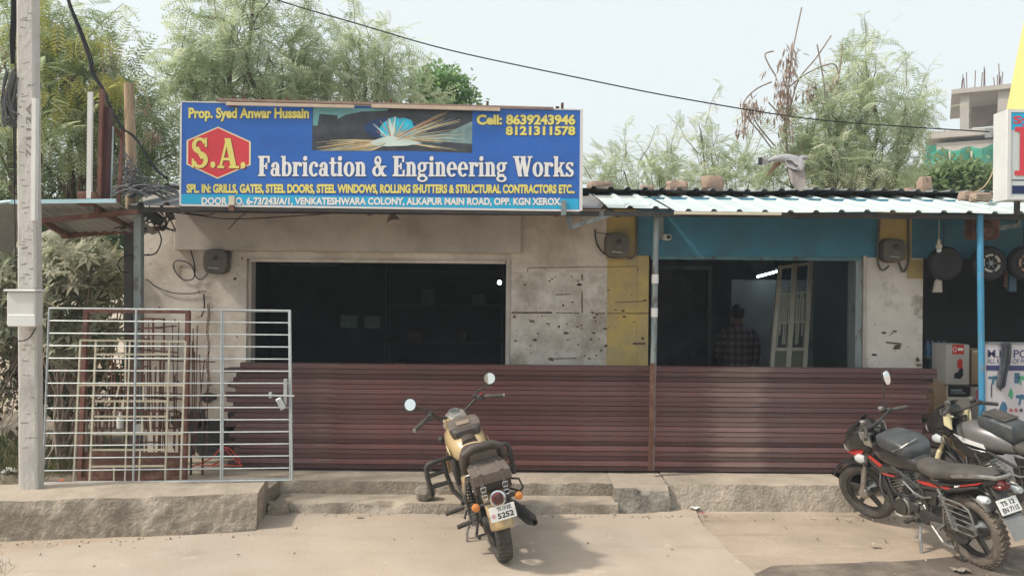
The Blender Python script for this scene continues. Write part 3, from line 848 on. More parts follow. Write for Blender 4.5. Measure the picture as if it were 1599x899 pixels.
def sline(body, x0, y0, x1, y1, m, bold=.03, shadow=True, name='lettering', slab=False, dx=.007, track=.03):
    """ink box: left x0, right x1, top y0, bottom y1 in photograph pixels at the line's middle"""
    a = sbv(x0, y0); b = sbv(x1, y0); c = sbv(x0, y1); d = sbv(x1, y1)
    def mk(off, ddx, ddz):
        def f(u, v, k=0):
            xx = a[0] + (b[0] - a[0]) * u + ddx
            zb = c[1] + (d[1] - c[1]) * u; zt = a[1] + (b[1] - a[1]) * u
            return (xx, -off - k * .000006, zb + (zt - zb) * v + ddz)
        return f
    if shadow:
        sh = MB()
        for k, (p, q) in enumerate(((dx, -dx), (dx, 0), (0, -dx), (-dx * .5, dx * .5))):
            if slab: slab_text(sh, body, mk(.0016 + k * .00035, p, q), track)
            else: put_text(sh, body, mk(.0016 + k * .00035, p, q), bold)
        sh.build('letter_shadow', m_sshadow, sb, recalc=False)
    mb = MB()
    if slab:
        slab_text(mb, body, mk(.0036, 0, 0), track); slab_text(mb, body, mk(.0047, .007, 0), track)
    else: put_text(mb, body, mk(.0036, 0, 0), bold)
    return mb.build(name, m, sb, recalc=False)
# the y values follow the board's own slope: give the left-end value and add it along the line
def slope(px, base): return base
sline('Prop. Syed Anwar Hussain', 293, 169.5, 478, 191, m_syel, .042, dx=.005)
sline('Cell: 8639243946', 740, 179.5, 897, 196, m_syel, .045, dx=.005)
sline('8121311578', 786, 197.5, 897, 212, m_syel, .045, dx=.005)
sline('SPL. IN: GRILLS, GATES, STEEL DOORS, STEEL WINDOWS, ROLLING SHUTTERS & STRUCTURAL CONTRACTORS ETC..', 291, 287.5, 897, 304.0, m_syel, .05, dx=.003)
sline('DOOR NO. 6-73/243/A/1, VENKATESHWARA COLONY, ALKAPUR MAIN ROAD, OPP. KGN XEROX.', 314, 307.8, 876, 321.5, m_swhite, .045, dx=.0025)
sline('Fabrication & Engineering Works', 400, 244, 896, 275.5, m_swhite, 0, slab=True, dx=.008)
# hexagon emblem
hexo = [(338, 199), (388.5, 222), (388.5, 258), (338, 279.5), (290.5, 257.5), (290.5, 220)]
def hexpoly(s, off):
    cx = sum(p[0] for p in hexo) / 6; cy = sum(p[1] for p in hexo) / 6
    out = []
    for p in hexo:
        q = sbv(cx + (p[0] - cx) * s, cy + (p[1] - cy) * s); out.append((q[0], -off, q[1]))
    return out
mb = MB(); mb.prism(hexpoly(1.0, .001), (0, -.0006, 0)); em = mb.build('emblem', m_scream, sb)
mb = MB(); mb.prism(hexpoly(.95, .0019), (0, -.0005, 0)); mb.build('emblem_field', m_sred, em)
a = sbv(298, 262.5); b = sbv(384, 217.5)
mb = MB(); slab_text(mb, 'S.A.', lambda u, v, k: (a[0] + (b[0] - a[0]) * u, -.0042 - k * .000006, a[1] + (b[1] - a[1]) * v), .04)
mb.build('emblem_lettering', m_syel, em, recalc=False)
mb = MB(); slab_text(mb, 'S.A.', lambda u, v, k: (a[0] + (b[0] - a[0]) * u + .010, -.0028 - k * .000006, a[1] + (b[1] - a[1]) * v - .010), .04)
mb.build('emblem_shadow', mat('printed_dark_red', (.25, .02, .03), .5), em, recalc=False)
# printed picture of sparks
pics = [mat('print_grey', (.055, .062, .075), .42, var=.35, scale=7), mat('print_teal', (.16, .38, .40), .42, var=.08), mat('print_cyan', (.03, .52, .75), .42, var=.25, scale=9),
        mat('print_pale', (.62, .74, .70), .42, var=.05), mat('print_cream', (.66, .55, .33), .42), mat('print_orange', (.55, .27, .12), .42), mat('print_dusk', (.025, .055, .15), .42, var=.3, scale=8), mat('print_palegreen', (.22, .33, .33), .42, var=.3, scale=12)]
mb = MB()
def pic(mi, pts, lay):
    mb.mi = mi
    mb.poly([(sbv(x, y)[0], -.0008 - lay * .00012, sbv(x, y)[1]) for x, y in pts])
pic(0, [(483, 168), (733, 173), (733, 239), (640, 236), (560, 236), (483, 235)], 0)
pic(1, [(484, 168.5), (600, 171), (600, 174), (560, 175), (535, 180), (522, 187), (522, 181), (494, 179), (491, 197), (484, 197)], 1)
pic(7, [(672, 212), (700, 205), (733, 190), (733, 225), (690, 222), (672, 224)], 1)
def ell(cx_, cy_, a_, b_, sd): return [(cx_ + a_ * math.cos(2 * math.pi * k / 30) * (1 + .22 * fbm(math.cos(.21 * k) * 2, math.sin(.21 * k) * 2, sd)), cy_ + b_ * math.sin(2 * math.pi * k / 30) * (1 + .22 * fbm(math.cos(.21 * k) * 2, math.sin(.21 * k) * 2, sd + 5))) for k in range(30)]
pic(6, ell(606, 201, 44, 16, 3), 2)
pic(2, ell(616, 204, 29, 19, 8), 3)
rr = random.Random(3)
cx, cy = 607, 222
for i in range(210):
    side = rr.random()
    if side < .46: ang = R(rr.uniform(172, 206)); ln = rr.uniform(30, 122)
    elif side < .8: ang = R(rr.uniform(-6, 40)); ln = rr.uniform(30, 124)
    else: ang = R(rr.uniform(40, 150)); ln = rr.uniform(14, 44)
    st = rr.uniform(4, ln * .5)
    def pt(d, w):
        x = cx + math.cos(ang) * d - math.sin(ang) * w; y = cy - math.sin(ang) * d * .9 - math.cos(ang) * w + (.0009 * d * d if side < .8 else 0)
        return min(max(x, 484), 732), min(max(y, 170 + (x - 483) * .02), 236)
    w = rr.uniform(.25, .75)
    pic(rr.choice((3, 4, 4, 4, 5, 7)), [pt(st, -w), pt((st + ln) / 2, -w), pt(ln, -w * .4), pt(ln, w * .4), pt((st + ln) / 2, w), pt(st, w)], 5 + i * .04)
pic(3, [(575, 221), (590, 216), (605, 213), (622, 216), (640, 220), (655, 224), (630, 228), (600, 229), (575, 227)], 13)
pic(3, [(606, 214), (601, 186), (604, 186), (608, 200), (611, 183), (613, 183), (610, 214)], 12.5)
mb.build('printed_picture', pics, sb, recalc=False)
# clamps and struts that hold the board
def sbw(px, py, off): u, v = sbv(px, py); return Vector((u, off, v))
mb = MB(); mb.box(sbw(361, 312, -.02), (.055, .02, .075)); mb.mi = 1; mb.box(sbw(361, 324, -.02), (.05, .03, .07)); mb.mi = 0; mb.box(sbw(361, 319, -.034), (.06, .012, .02)); mb.build('clamp', [m_cream, m_redox], sb, label='cream and red clamp at the lower edge')
mb = MB(); mb.box(sbw(879, 324, -.02), (.05, .03, .15)); mb.build('clamp', m_greysteel, sb, label='grey steel clamp at the lower edge')
mb = MB(); mb.bx(0, SW, .006, .04, -.045, -.012); mb.build('bottom_rail', m_black, sb)
mb = MB()
for u in (.35, 1.5, 2.7, SW - .25):
    mb.beam((u, .06, -.06), (u, .06, SH + .04), .035); mb.beam((u, .08, SH - .12), (u, .55, .18), .03)
mb.build('back_frame', m_rust, sb)
for px in (356, 375, 875):
    pass
mb = MB()
for px, c_ in ((361, 0), (377, 0), (445, 0), (605, 0), (757, 0), (876, 0)):
    u, v = sbv(px, 160 + 12 * (px - 281) / 627); mb = MB(); mb.bx(u - .012, u + .012, -.01, .03, SH + .004, SH + .065); mb.build('hook', m_rust, sb)
mb = MB(); u, v = sbv(361, 163); mb.bx(u - .04, u + .04, -.012, -.0065, SH - .045, SH + .0)
mb.build('tape', m_redox, sb)
# bars lying on the board's upper edge
def loose(name, a, b, w, h, m, label, cat):
    mb = MB(); mb.beam(a, b, w, h)
    tag(mb.build(name, m), label, cat)
loose('steel_bar', P(340, 156, 7.64), P(864, 169.5, 7.84), .035, .022, mat('pale_rust', (.30, .21, .17), .7, var=.25, scale=6), 'long thin rusty bar lying along the top of the blue board', 'steel bar')
loose('timber_batten', P(353, 162, 7.60), P(553, 166.5, 7.68), .02, .03, mat('bare_batten', (.55, .44, .35), .8, var=.15), 'pale batten along the top of the board, left of the welding picture', 'batten')
loose('timber_batten', P(580, 165.5, 7.68), P(781, 171, 7.78), .02, .035, MATS['bare_batten'], 'pale batten along the top of the board, above the welding picture', 'batten')
# lamp hanging under the board
c = P(612, 338, 8.3)
lm = thing('hanging_lamp', 'dusty work lamp hanging under the middle of the blue board', 'lamp', tuple(c))
mb = MB(); mb.lathe([(-.02, .03), (.03, .06), (.10, .09), (.105, .085)], c, (.3, -.4, -.8), 14); mb.build('lamp_shade', mat('dusty_tin', (.35, .31, .27), .6, var=.3, scale=14), lm, smooth=True)
mb = MB(); mb.tube([c, P(608, 325, 8.3)], .012); mb.build('arm', m_black, lm)

# ------------------------------------------------------------------ second board, right edge of the picture
a0 = P(1572, 312, 7.6); a1 = P(1572, 171, 7.6)
sg = thing('signboard', 'pale box sign with big red letter at the right end of the roof', 'signboard', tuple(a0))
m_spale = mat('printed_pale_grey', (.60, .66, .66), .45, var=.06, scale=2, dust=.1)
mb = MB(); mb.bx(a0.x, a0.x + 1.3, 7.6, 7.82, a0.z, a1.z); mb.build('panel', m_whiteplain, sg)
mb = MB(); mb.bx(a0.x + .03, a0.x + 1.27, 7.596, 7.6, a0.z + .03, a1.z - .03); mb.build('printed_face', m_spale, sg)
mb = MB(); mb.bx(a0.x + .031, a0.x + 1.269, 7.593, 7.596, a1.z - .20, a1.z - .031); mb.build('name_band', m_scyan, sg)
mb = MB(); mb.bx(a0.x + .05, a0.x + 1.25, 7.593, 7.596, a0.z + .19, a0.z + .20); mb.bx(a0.x + .05, a0.x + 1.25, 7.592, 7.596, a0.z + .06, a0.z + .14); mb.build('ruled_line', [MATS['printed_navy']], sg)
mb = MB(); za, zb = a0.z + .24, a0.z + .72
slab_text(mb, 'M', lambda u, v, k: (a0.x + .07 + .52 * u, 7.590 - k * .00005, za + (zb - za) * v), .03); mb.build('lettering', m_sred, sg, recalc=False)
mb = MB(); put_text(mb, 'Syed', lambda u, v: (a0.x + .05 + .36 * u, 7.590, a1.z - .165 + .10 * v), .03); mb.build('lettering', m_sred, sg, recalc=False)
mb = MB(); mb.bx(a0.x - .004, a0.x + .03, 7.588, 7.6, a0.z, a1.z); mb.bx(a0.x + .03, a0.x + 1.3, 7.588, 7.6, a1.z - .03, a1.z); mb.bx(a0.x + .03, a0.x + 1.3, 7.588, 7.6, a0.z, a0.z + .03); mb.build('frame', m_white, sg)
mb = MB(); mb.beam((a0.x + .2, 7.75, a0.z - .14), (a0.x + .2, 7.75, a0.z), .04); mb.beam((a0.x + 1.1, 7.75, a0.z - .14), (a0.x + 1.1, 7.75, a0.z), .04); mb.build('stand', m_black, sg)

# ------------------------------------------------------------------ concrete electricity pole
pb = P(49, 757, 7.22); pt_ = P(38.5, -120, 7.22)
pole = thing('utility_pole', 'tall pale concrete electricity pole standing on the rough ledge', 'utility pole', (pb.x, 7.22, LZ))
mb = MB(); rows = []
for i in range(60):
    t = i / 59; c = Vector((pb.x, 7.22, LZ - .03)).lerp(Vector((pt_.x, 7.22, 7.6)), t)
    w = .090 - .014 * t; d = .055
    ring_ = []
    for (sx, sy) in ((-1, -.8), (-.8, -1), (.8, -1), (1, -.8), (1, .8), (.8, 1), (-.8, 1), (-1, .8)):
        q = Vector((c.x + sx * w, c.y + sy * d, c.z)); q += mnoise.noise_vector(q * 7) * .004; ring_.append(q)
    rows.append(ring_)
mb.grid(rows, True); mb.build('shaft', m_pole, pole, smooth=True, angle=30)
mb = MB(); rr = random.Random(9)
for i in range(60):
    y0 = rr.uniform(15, 700); x0 = 39 + 10 * y0 / 757 + rr.uniform(-11, 8); z_ = P(x0, y0, 7.162)
    mb.box((z_.x, 7.166, z_.z), (rr.uniform(.015, .07), .006, rr.uniform(.003, .007)), 0, Matrix.Rotation(R(rr.uniform(-14, 10)), 4, 'Y'))
mb.build('cracks', mat('crack_grey', (.22, .20, .18), .95), pole)
mb = MB(); z0 = P(45, 245, 7.16); put_text(mb, '7/112A', lambda u, v: (z0.x - .03 + .05 * (1 - v), 7.1625, z0.z + .50 * u), .0); mb.build('stamped_number', MATS['crack_grey'], pole, recalc=False)
jb = P(37, 482, 7.05)
mb = MB(); mb.box((jb.x, 7.07, jb.z), (.26, .13, .32), .012); bxo = mb.build('junction_box', m_whiteplain, pole)
mb = MB(); mb.box((jb.x + .02, 6.995, jb.z - .105), (.25, .02, .11), .006); mb.build('cover', m_white, bxo)
mb = MB(); mb.box((jb.x + .005, 7.06, jb.z + .168), (.29, .17, .02), .005); mb.build('lid', m_white, bxo)
mb = MB(); wire(mb, [(17, 510), (18, 525), (28, 532), (45, 528), (56, 512)], 7.05, .006); mb.build('wire_loop', m_blackp, pole)
mb = MB(); mb.bx(P(56, 0, 7.2).x, P(62.5, 0, 7.2).x, 7.15, 7.2, P(0, 345, 7.2).z, P(0, 155, 7.2).z); mb.build('conduit', m_white, pole, label='white conduit on the right side of the pole')
mb = MB()
for i in range(60):
    x = rr.uniform(4, 23); y0 = rr.uniform(105, 150); wire(mb, [(x + 6, y0), (x, y0 + 25), (x + rr.uniform(-4, 4), y0 + 50), (x + 8, 184 + rr.uniform(-8, 4))], 7.2 + rr.uniform(-.05, .08), .006, 4)
mb.build('cable_coil', mat('grey_cable', (.12, .12, .125), .6, var=.3, scale=20), pole, label='grey coil of cable tied to the left side')
mb = MB()
for i in range(6): wire(mb, [(19 + i, -30), (18 + i * 1.5, 30), (16 + i * 1.6, 60), (18 + i, 100)], 7.25, .009 if i < 3 else .005, 4)
for i in range(3): wire(mb, [(24, 100), (21 + i * 2, 200), (23, 330), (26, 440)], 7.25, .005, 4)
mb.build('cable_bundle', m_blackp, pole)

# overhead cables
mb = MB(); wire(mb, [(330, -40), (432, 0), (560, 38), (700, 78), (900, 121), (1060, 153), (1250, 184), (1400, 197), (1545, 206)], 7.3, .0062, 6)
tag(mb.build('overhead_cable', m_blackp, smooth=True), 'single thin dark cable sagging across the sky to the right box sign', 'cable')
mb = MB()
for i in range(7):
    o_ = rr.uniform(-3, 3)
    wire(mb, [(96 + o_, -40), (107 + o_, 5), (122 + o_ * 1.5, 45), (138 + o_ * 1.8, 90), (143 + o_ * 1.5, 115), (160 + o_, 140), (172 + o_, 170), (190 + o_, 200), (212, 215 + o_), (240 + o_, 262), (262, 278 + o_)][: 11 if i < 3 else 8], 8.0 + rr.uniform(-.05, .05), rr.choice((.006, .009, .011)), 5)
tag(mb.build('overhead_cable', m_blackp, smooth=True), 'thick bundle of dark cables dropping in front of the left trees', 'cable')
mb = MB()
for i in range(20): wire(mb, [(193 + rr.uniform(-6, 10), 235 + rr.uniform(-5, 40)), (188 + rr.uniform(-8, 30), 255 + rr.uniform(0, 40)), (205 + rr.uniform(-20, 40), 285 + rr.uniform(-10, 15)), (200 + rr.uniform(-30, 60), 300 + rr.uniform(-8, 6))], 8.35 + rr.uniform(-.2, .2), .007, 4)
for i in range(34):
    x = rr.uniform(180, 262); w = rr.uniform(14, 34); y0 = 303 + rr.uniform(-6, 5)
    wire(mb, [(x - w, y0 + 2), (x - w * .5, y0 - 6), (x, y0 - 8), (x + w * .5, y0 - 5), (min(x + w, 279), y0 + 2)], 8.0 + rr.uniform(0, .5), .009, 4)
tag(mb.build('cable_pile', mat('mixed_grey_cable', (.10, .105, .115), .5, var=.5, scale=9)), 'tangled pile of grey cable lying on the roof left of the blue board', 'cable pile')
# timber post and edge-on board behind the roof's left corner
a = P(205, 330, 8.6); b = P(201, 131, 8.6)
mb = MB(); mb.tube([a, a.lerp(b, .5) + Vector((.01, 0, 0)), b], [.06, .056, .05], 10)
tag(mb.build('timber_post', m_timber, smooth=True), 'weathered round timber post rising above the roof corner', 'post')
e0 = P(148, 312, 7.75); e1 = P(153, 148, 7.75)
eb = thing('edge_on_signboard', 'maroon framed white board seen edge on beside the timber post', 'signboard', tuple(e0))
mb = MB(); mb.beam(e0 + Vector((.0, -.1, 0)), e1 + Vector((-.02, -.1, 0)), .045, .03); mb.build('panel', m_white, eb)
mb = MB(); mb.beam(e0 + Vector((.075, .06, .02)), e1 + Vector((.07, .06, -.12)), .07, .10); mb.build('back_panel', mat('dark_maroon_sheet', (.075, .03, .03), .6, var=.25), eb)
mb = MB(); mb.beam(e0 + Vector((.05, .0, -.02)), e1 + Vector((.045, 0, .05)), .035, .05); mb.beam(e0 + Vector((.09, .3, 0)), e1 + Vector((.1, .3, -.25)), .03); mb.beam(e0 + Vector((.05, 0, .9)), e0 + Vector((.1, .3, .7)), .03)
mb.build('frame', m_redox, eb)
mb = MB(); mb.beam(e0 + Vector((.095, .1, -.05)), e1 + Vector((.09, .1, -.3)), .03, .03); mb.build('stay', m_galv, eb)
mb = MB(); mb.box(e0 + Vector((-.04, -.05, .0)), (.16, .12, .14), .01); mb.build('foot', m_redox, eb)

# ------------------------------------------------------------------ small lean-to awning at the left
aw = thing('lean_to_awning', 'small bluish corrugated awning on brown steel frame left of the shops', 'awning', (-4.6, 7.9, 2.7))
mb = MB(); rows = []
for i in range(9):
    t = i / 8; y = 7.62 + .95 * t
    row = []
    for j in range(61):
        s = j / 60; x = -3.93 - 1.03 * s; z = 3.07 - .25 * t - .02 * s
        row.append((x, y, z + (.010 * math.sin(s * 60) if i else 0)))
    rows.append(row)
mb.grid(rows); mb.build('roof_sheet', m_sheet_u, aw, solid=.004)
mb = MB(); mb.beam((-3.93, 7.612, 3.078), (-4.98, 7.612, 3.058), .012, .04); mb.build('edge_strip', m_sheet_b, aw)
mb = MB(); rows = []
for i in range(13):
    t = i / 12; row = []
    for j in range(15):
        s = j / 14; ang = s * R(78)
        x = -4.965 - .50 * math.sin(ang); z = 3.055 - .50 * (1 - math.cos(ang)) + .010 * math.sin(s * 70) - .10 * t
        row.append((x, 7.62 + .75 * t, z))
    rows.append(row)
mb.grid(rows); mb.build('curved_sheet', m_sheet_u, aw, solid=.004, smooth=True)
mb = MB(); pr = []
for j in range(15):
    s = j / 14; ang = s * R(78); pr.append((-4.965 - .50 * math.sin(ang), 7.612, 3.062 - .50 * (1 - math.cos(ang))))
mb.tube(pr, .016, 6); mb.build('edge_strip', m_sheet_b, aw)
mb = MB()
for a, b in ((P(66, 345, 7.72), P(108, 369, 8.5)), (P(150, 327, 7.72), P(222, 362, 8.5)), (P(64, 345, 7.75), P(216, 330, 7.8)), (P(97, 369, 8.5), P(256, 356, 8.5))): mb.beam(a, b, .05, .05)
mb.build('frame', m_rust, aw)

# ------------------------------------------------------------------ stack of maroon steel tubes
ORD = ['topmost', 'second', 'third', 'fourth', 'fifth', 'sixth', 'seventh', 'eighth', 'ninth', 'tenth', 'eleventh', 'twelfth', 'thirteenth', 'fourteenth', 'fifteenth', 'sixteenth', 'seventeenth', 'eighteenth', 'nineteenth', 'twentieth', 'lowest']
def steel_tube(x0, x1, yc, zc, w, h, tw=.006, rz=0.0):
    mb = MB(Matrix.Translation(((x0 + x1) / 2, yc, zc)) @ Matrix.Rotation(rz, 4, 'Z'))
    L = (x1 - x0) / 2
    c = []
    for x in (-L, L):
        for k in (0, tw):
            a, b = w / 2 - k, h / 2 - k
            c += [(x, -a, -b), (x, a, -b), (x, a, b), (x, -a, b)]
    fs = []
    for j in range(4):
        j2 = (j + 1) % 4
        fs += [(j, j2, 8 + j2, 8 + j), (4 + j2, 4 + j, 12 + j, 12 + j2)]
    mb.raw(c, fs); mb.mi = 1
    mb._add(c, [(j, (j + 1) % 4, 4 + (j + 1) % 4, 4 + j) for j in range(4)] + [(8 + j, 12 + j, 12 + (j + 1) % 4, 8 + (j + 1) % 4) for j in range(4)])
    return mb
rr = random.Random(21)
NL = 21; TH = .0545; SY = 8.40
for i in range(NL):
    zc = 1.404 - TH / 2 - i * TH
    for row in range(2):
        if row == 0:
            left = {0: 380, 1: 352, 2: 372, 3: 377, 4: 364, 5: 371, 6: 376, 7: 360, 8: 368, 9: 374, 10: 369, 11: 378}.get(i, rr.uniform(366, 380)); right = rr.uniform(1438, 1456)
            if i < 2: right = 1463
            if i in (4, 6, 8): right = rr.uniform(1448, 1458)
            set_ = rr.choice((0, .004, .009, .014)) + (.022 if i in (2, 4, 7, 11, 15, 18) else 0) - (.012 if i in (0, 1) else 0)
        else:
            left = rr.uniform(352, 384); right = rr.uniform(1435, 1458); set_ = 0
        y = SY + .03 + row * .062 + set_ + rr.uniform(0, .002)
        x0 = (left - 800) / 1200 * y; x1 = (right - 800) / 1200 * y
        o = steel_tube(x0, x1, y, zc, .058, TH - .0022 - (rr.uniform(.002, .0065) if row == 0 else 0), .006, rr.uniform(-.0012, .0012)).build('steel_tube', [m_maroon, m_steelend])
        if row == 0:
            lab = ('maroon primed steel tube, %s in the front of the stack' % ORD[i]) if i in (0, 20) else ('maroon primed steel tube, %s from the top at the front of the stack' % ORD[i])
            tag(o, lab, 'steel tube', 'front row of the maroon tube stack')
        elif i == 0:
            tag(o, 'maroon steel tube on the top of the stack, %s row back from its front edge' % ORD[row], 'steel tube', 'rear rows of the maroon tube stack')
        else:
            tag(o, 'maroon steel tube in the rear rows of the stack behind the front tubes', 'steel tube', 'rear rows of the maroon tube stack')
for k, x in enumerate((-2.75, -.9, 2.3, 3.35)):
    mb = MB(); mb.bx(x - .05, x + .05, SY + .03, SY + .32, PZ - .0, 1.404 - NL * TH - .001)
    tag(mb.build('timber_bearer', m_black), 'dark bearer under the tube stack, %s' % ('at its left end', 'left of the tan motorcycle front wheel', 'right of the grey post', 'at its right end')[k], 'bearer', 'bearers under the tube stack')

# ------------------------------------------------------------------ gates and grilles leaning at the left
def PT(px, py, y): return P(px, py, y)
gt = thing('steel_gate', 'large galvanised horizontal bar gate leaning on the rough ledge', 'gate', tuple(P(260, 752, 7.5)))
LT = .22      # it leans back by this much from foot to head
def gp(px, py):
    t = (752 - py) / 270.0
    return P(px, py, 7.5 + LT * t)
mb = MB()
mb.tube([gp(77, 481), gp(67, 754)], .010, 8); mb.tube([gp(213, 481), gp(208, 753)], .011, 8)
mb.tube([gp(77, 481), gp(453, 485)], .010, 8); mb.tube([gp(67, 754), gp(456, 749)], .012, 8)
mb.tube([gp(346, 482), gp(345, 751)], .011, 8); mb.tube([gp(349, 486), gp(451, 487), gp(453, 746), gp(348, 748)], .008, 8, True)
mb.tube([gp(453, 484), gp(456, 749)], .012, 8)
mb.build('frame', m_galv, gt, smooth=True)
for i in range(13):
    t = (i + 1) / 14.0
    yl = 481 + (754 - 481) * t; yr = 485 + (749 - 485) * t
    mb = MB(); mb.tube([gp(76 - 9 * t, yl), gp(451, yr)], .0066, 6); mb.build('bar', m_galv, gt, smooth=True)
mb = MB()
mb.box(gp(447, 611) + Vector((0, -.03, 0)), (.035, .02, .26), .004); mb.tube([gp(418, 616) + Vector((0, -.045, 0)), gp(462, 617) + Vector((0, -.045, 0))], .009, 8)
mb.box(gp(424, 616) + Vector((0, -.03, 0)), (.03, .03, .06), .004); mb.box(gp(444, 626) + Vector((-.02, -.05, -.02)), (.06, .012, .12), .006, Matrix.Rotation(R(-28), 4, 'Y'))
mb.build('latch', m_galv, gt)

def lean_frame(name, label, cat, base_y, lean, pmap, bars, r, m, square=True, plates=()):
    t = thing(name, label, cat, tuple(P(pmap[0], pmap[1], base_y)))
    def q(px, py): return P(px, py, base_y + lean * (pmap[1] - py) / 270.0)
    mb = MB()
    for (x0, y0, x1, y1) in bars:
        if square: mb.beam(q(x0, y0), q(x1, y1), r * 2, r * 2, (0, 1, 0))
        else: mb.tube([q(x0, y0), q(x1, y1)], r, 6)
    mb.build('frame', m, t)
    return t, q
cream_bars = [(126, 531, 290, 533), (126, 531, 115, 752), (290, 533, 282, 752), (150, 531, 140, 752), (265, 533, 258, 752), (115, 752, 282, 752),
              (150, 553, 265, 553), (124, 601, 286, 601), (149, 626, 262, 626), (148, 650, 262, 650), (145, 677, 284, 677), (144, 702, 258, 702), (142, 728, 258, 727)]
cg, q = lean_frame('window_grille', 'cream painted steel window grille leaning inside the galvanised gate', 'grille', 7.62, .25, (200, 752), cream_bars, .0085, m_cream)
mb = MB()
for (x0, y0, x1, y1) in ((196, 531, 196, 600), (203, 531, 195, 752), (186, 601, 182, 620), (224, 600, 224, 626), (180, 626, 178, 652), (222, 652, 222, 676), (234, 650, 236, 680), (178, 727, 178, 752), (219, 702, 217, 752)): mb = MB(); mb.beam(q(x0, y0), q(x1, y1), .013, .013, (0, 1, 0)); mb.build('bar', m_cream, cg)
red_bars = [(133, 485, 296, 486), (135, 485, 125, 750), (294, 486, 288, 750), (125, 748, 288, 748)]
rg, q = lean_frame('door_frame', 'tall red oxide steel door frame behind the cream grille', 'door frame', 7.78, .2, (206, 750), red_bars, .022, m_redox)
mb = MB()
mb.prism([q(128, 705), q(287, 706), q(287, 748), q(126, 748)], (0, .008, 0))
mb.build('kick_panel', m_rust, rg)
small = [(222, 497, 256, 498), (222, 497, 222, 522), (256, 497, 256, 560), (222, 512, 256, 512), (239, 497, 239, 560), (222, 522, 256, 522)]
lean_frame('window_grille', 'small red oxide grille with few bars propped behind the red door frame', 'grille', 8.0, .1, (240, 600), small + [(224, 522, 222, 600), (256, 560, 255, 600)], .008, m_redox)
b2 = [(175, 560, 250, 562), (175, 560, 172, 742), (250, 562, 247, 742), (172, 600, 248, 600), (172, 640, 248, 642), (172, 690, 248, 690)] + [(180 + 9 * k, 560 + (k % 3) * 12, 178 + 9 * k, 640 + (k % 4) * 18) for k in range(8)]
lean_frame('window_grille', 'rusty close barred grille half hidden behind the cream grille', 'grille', 7.9, .14, (210, 742), b2, .007, m_rust)
b3 = [(150, 640, 280, 642), (150, 668, 280, 668), (150, 640, 150, 745), (280, 642, 280, 745)] + [(156 + 12 * k, 640, 155 + 12 * k, 668) for k in range(11)] + [(160, 668, 160, 745), (215, 668, 214, 745), (250, 668, 250, 745)]
lean_frame('steel_stand', 'low rusty steel stand behind the gate with short upright bars', 'stand', 8.05, .0, (215, 745), b3, .008, m_rust)
rods = thing('steel_rods', 'thin dark steel rods leaning on the stained wall behind the gate', 'rods', tuple(P(290, 700, 8.4)))
mb = MB(); rr = random.Random(5)
for i in range(22):
    x = rr.uniform(225, 318); mb = MB(); mb.tube([P(x + rr.uniform(-8, 8), rr.uniform(690, 735), 8.2), P(x + rr.uniform(-10, 10), rr.uniform(500, 590), 8.85)], .0065, 5); mb.build('rod', m_rust, rods)
for i in range(14):
    y = rr.uniform(510, 650); x = rr.uniform(140, 250); mb = MB(); mb.tube([P(x, y, 8.1), P(x + rr.uniform(40, 90), y + rr.uniform(-8, 8), 8.3)], .007, 5); mb.build('rod', m_rust, rods)
# work stool frame
st = [(298, 640, 322, 640), (300, 640, 298, 745), (318, 640, 316, 745), (296, 747, 334, 745), (299, 690, 317, 690)]
lean_frame('steel_stand', 'dark narrow steel trestle standing by the soot black wall patch', 'stand', 8.2, 0, (315, 746), st, .009, m_black)
# chain
mb = MB()
for i in range(34):
    py = 477 + i * 4.1; c = P(325 + 1.5 * math.sin(i * .5), py, 7.63 - .00 * i)
    ring_ = []
    for k in range(10):
        t = 2 * math.pi * k / 10; a = .011 * math.cos(t); b = .018 * math.sin(t)
        ring_.append(c + (Vector((a, 0, b)) if i % 2 else Vector((a * .3, a, b))))
    mb.tube(ring_, .0035, 5, True)
tag(mb.build('chain', m_rust, smooth=True), 'rusty chain hanging over the top bar of the gate', 'chain')
# red wire rack and pot
rk = thing('wire_rack', 'small bright red wire rack lying on the platform behind the gate', 'rack', tuple(P(350, 722, 8.1)))
m_redwire = mat('bright_red_wire', (.45, .05, .035), .5, var=.1)
mb = MB(); wire(mb, [(300, 728, ), (330, 715), (345, 700), (358, 700), (372, 715), (376, 725)], 8.1, .008)
wire(mb, [(330, 726), (345, 718), (350, 702)], 8.2, .007); wire(mb, [(352, 700), (362, 712), (378, 728)], 8.0, .007); wire(mb, [(310, 726), (345, 726), (378, 727)], 8.0, .007); mb.build('wires', m_redwire, rk)
for (px, py, y, lab, m) in ((188, 668, 7.95, 'small pale plastic bottle among the grilles', m_whiteplain), (218, 668, 8.0, 'round pale paint tin lid among the grilles', m_white)):
    c = P(px, py, y); mb = MB()
    if 'bottle' in lab: mb.lathe([(0, .035), (.10, .037), (.13, .02), (.15, .015), (.17, .015)], c, (0, 0, 1), 14); nm, ct = 'plastic_bottle', 'bottle'
    else: mb.lathe([(0, .045), (.012, .047), (.02, .04)], c, (.2, -1, .1), 16); nm, ct = 'tin_lid', 'lid'
    tag(mb.build(nm, m, smooth=True), lab, ct)
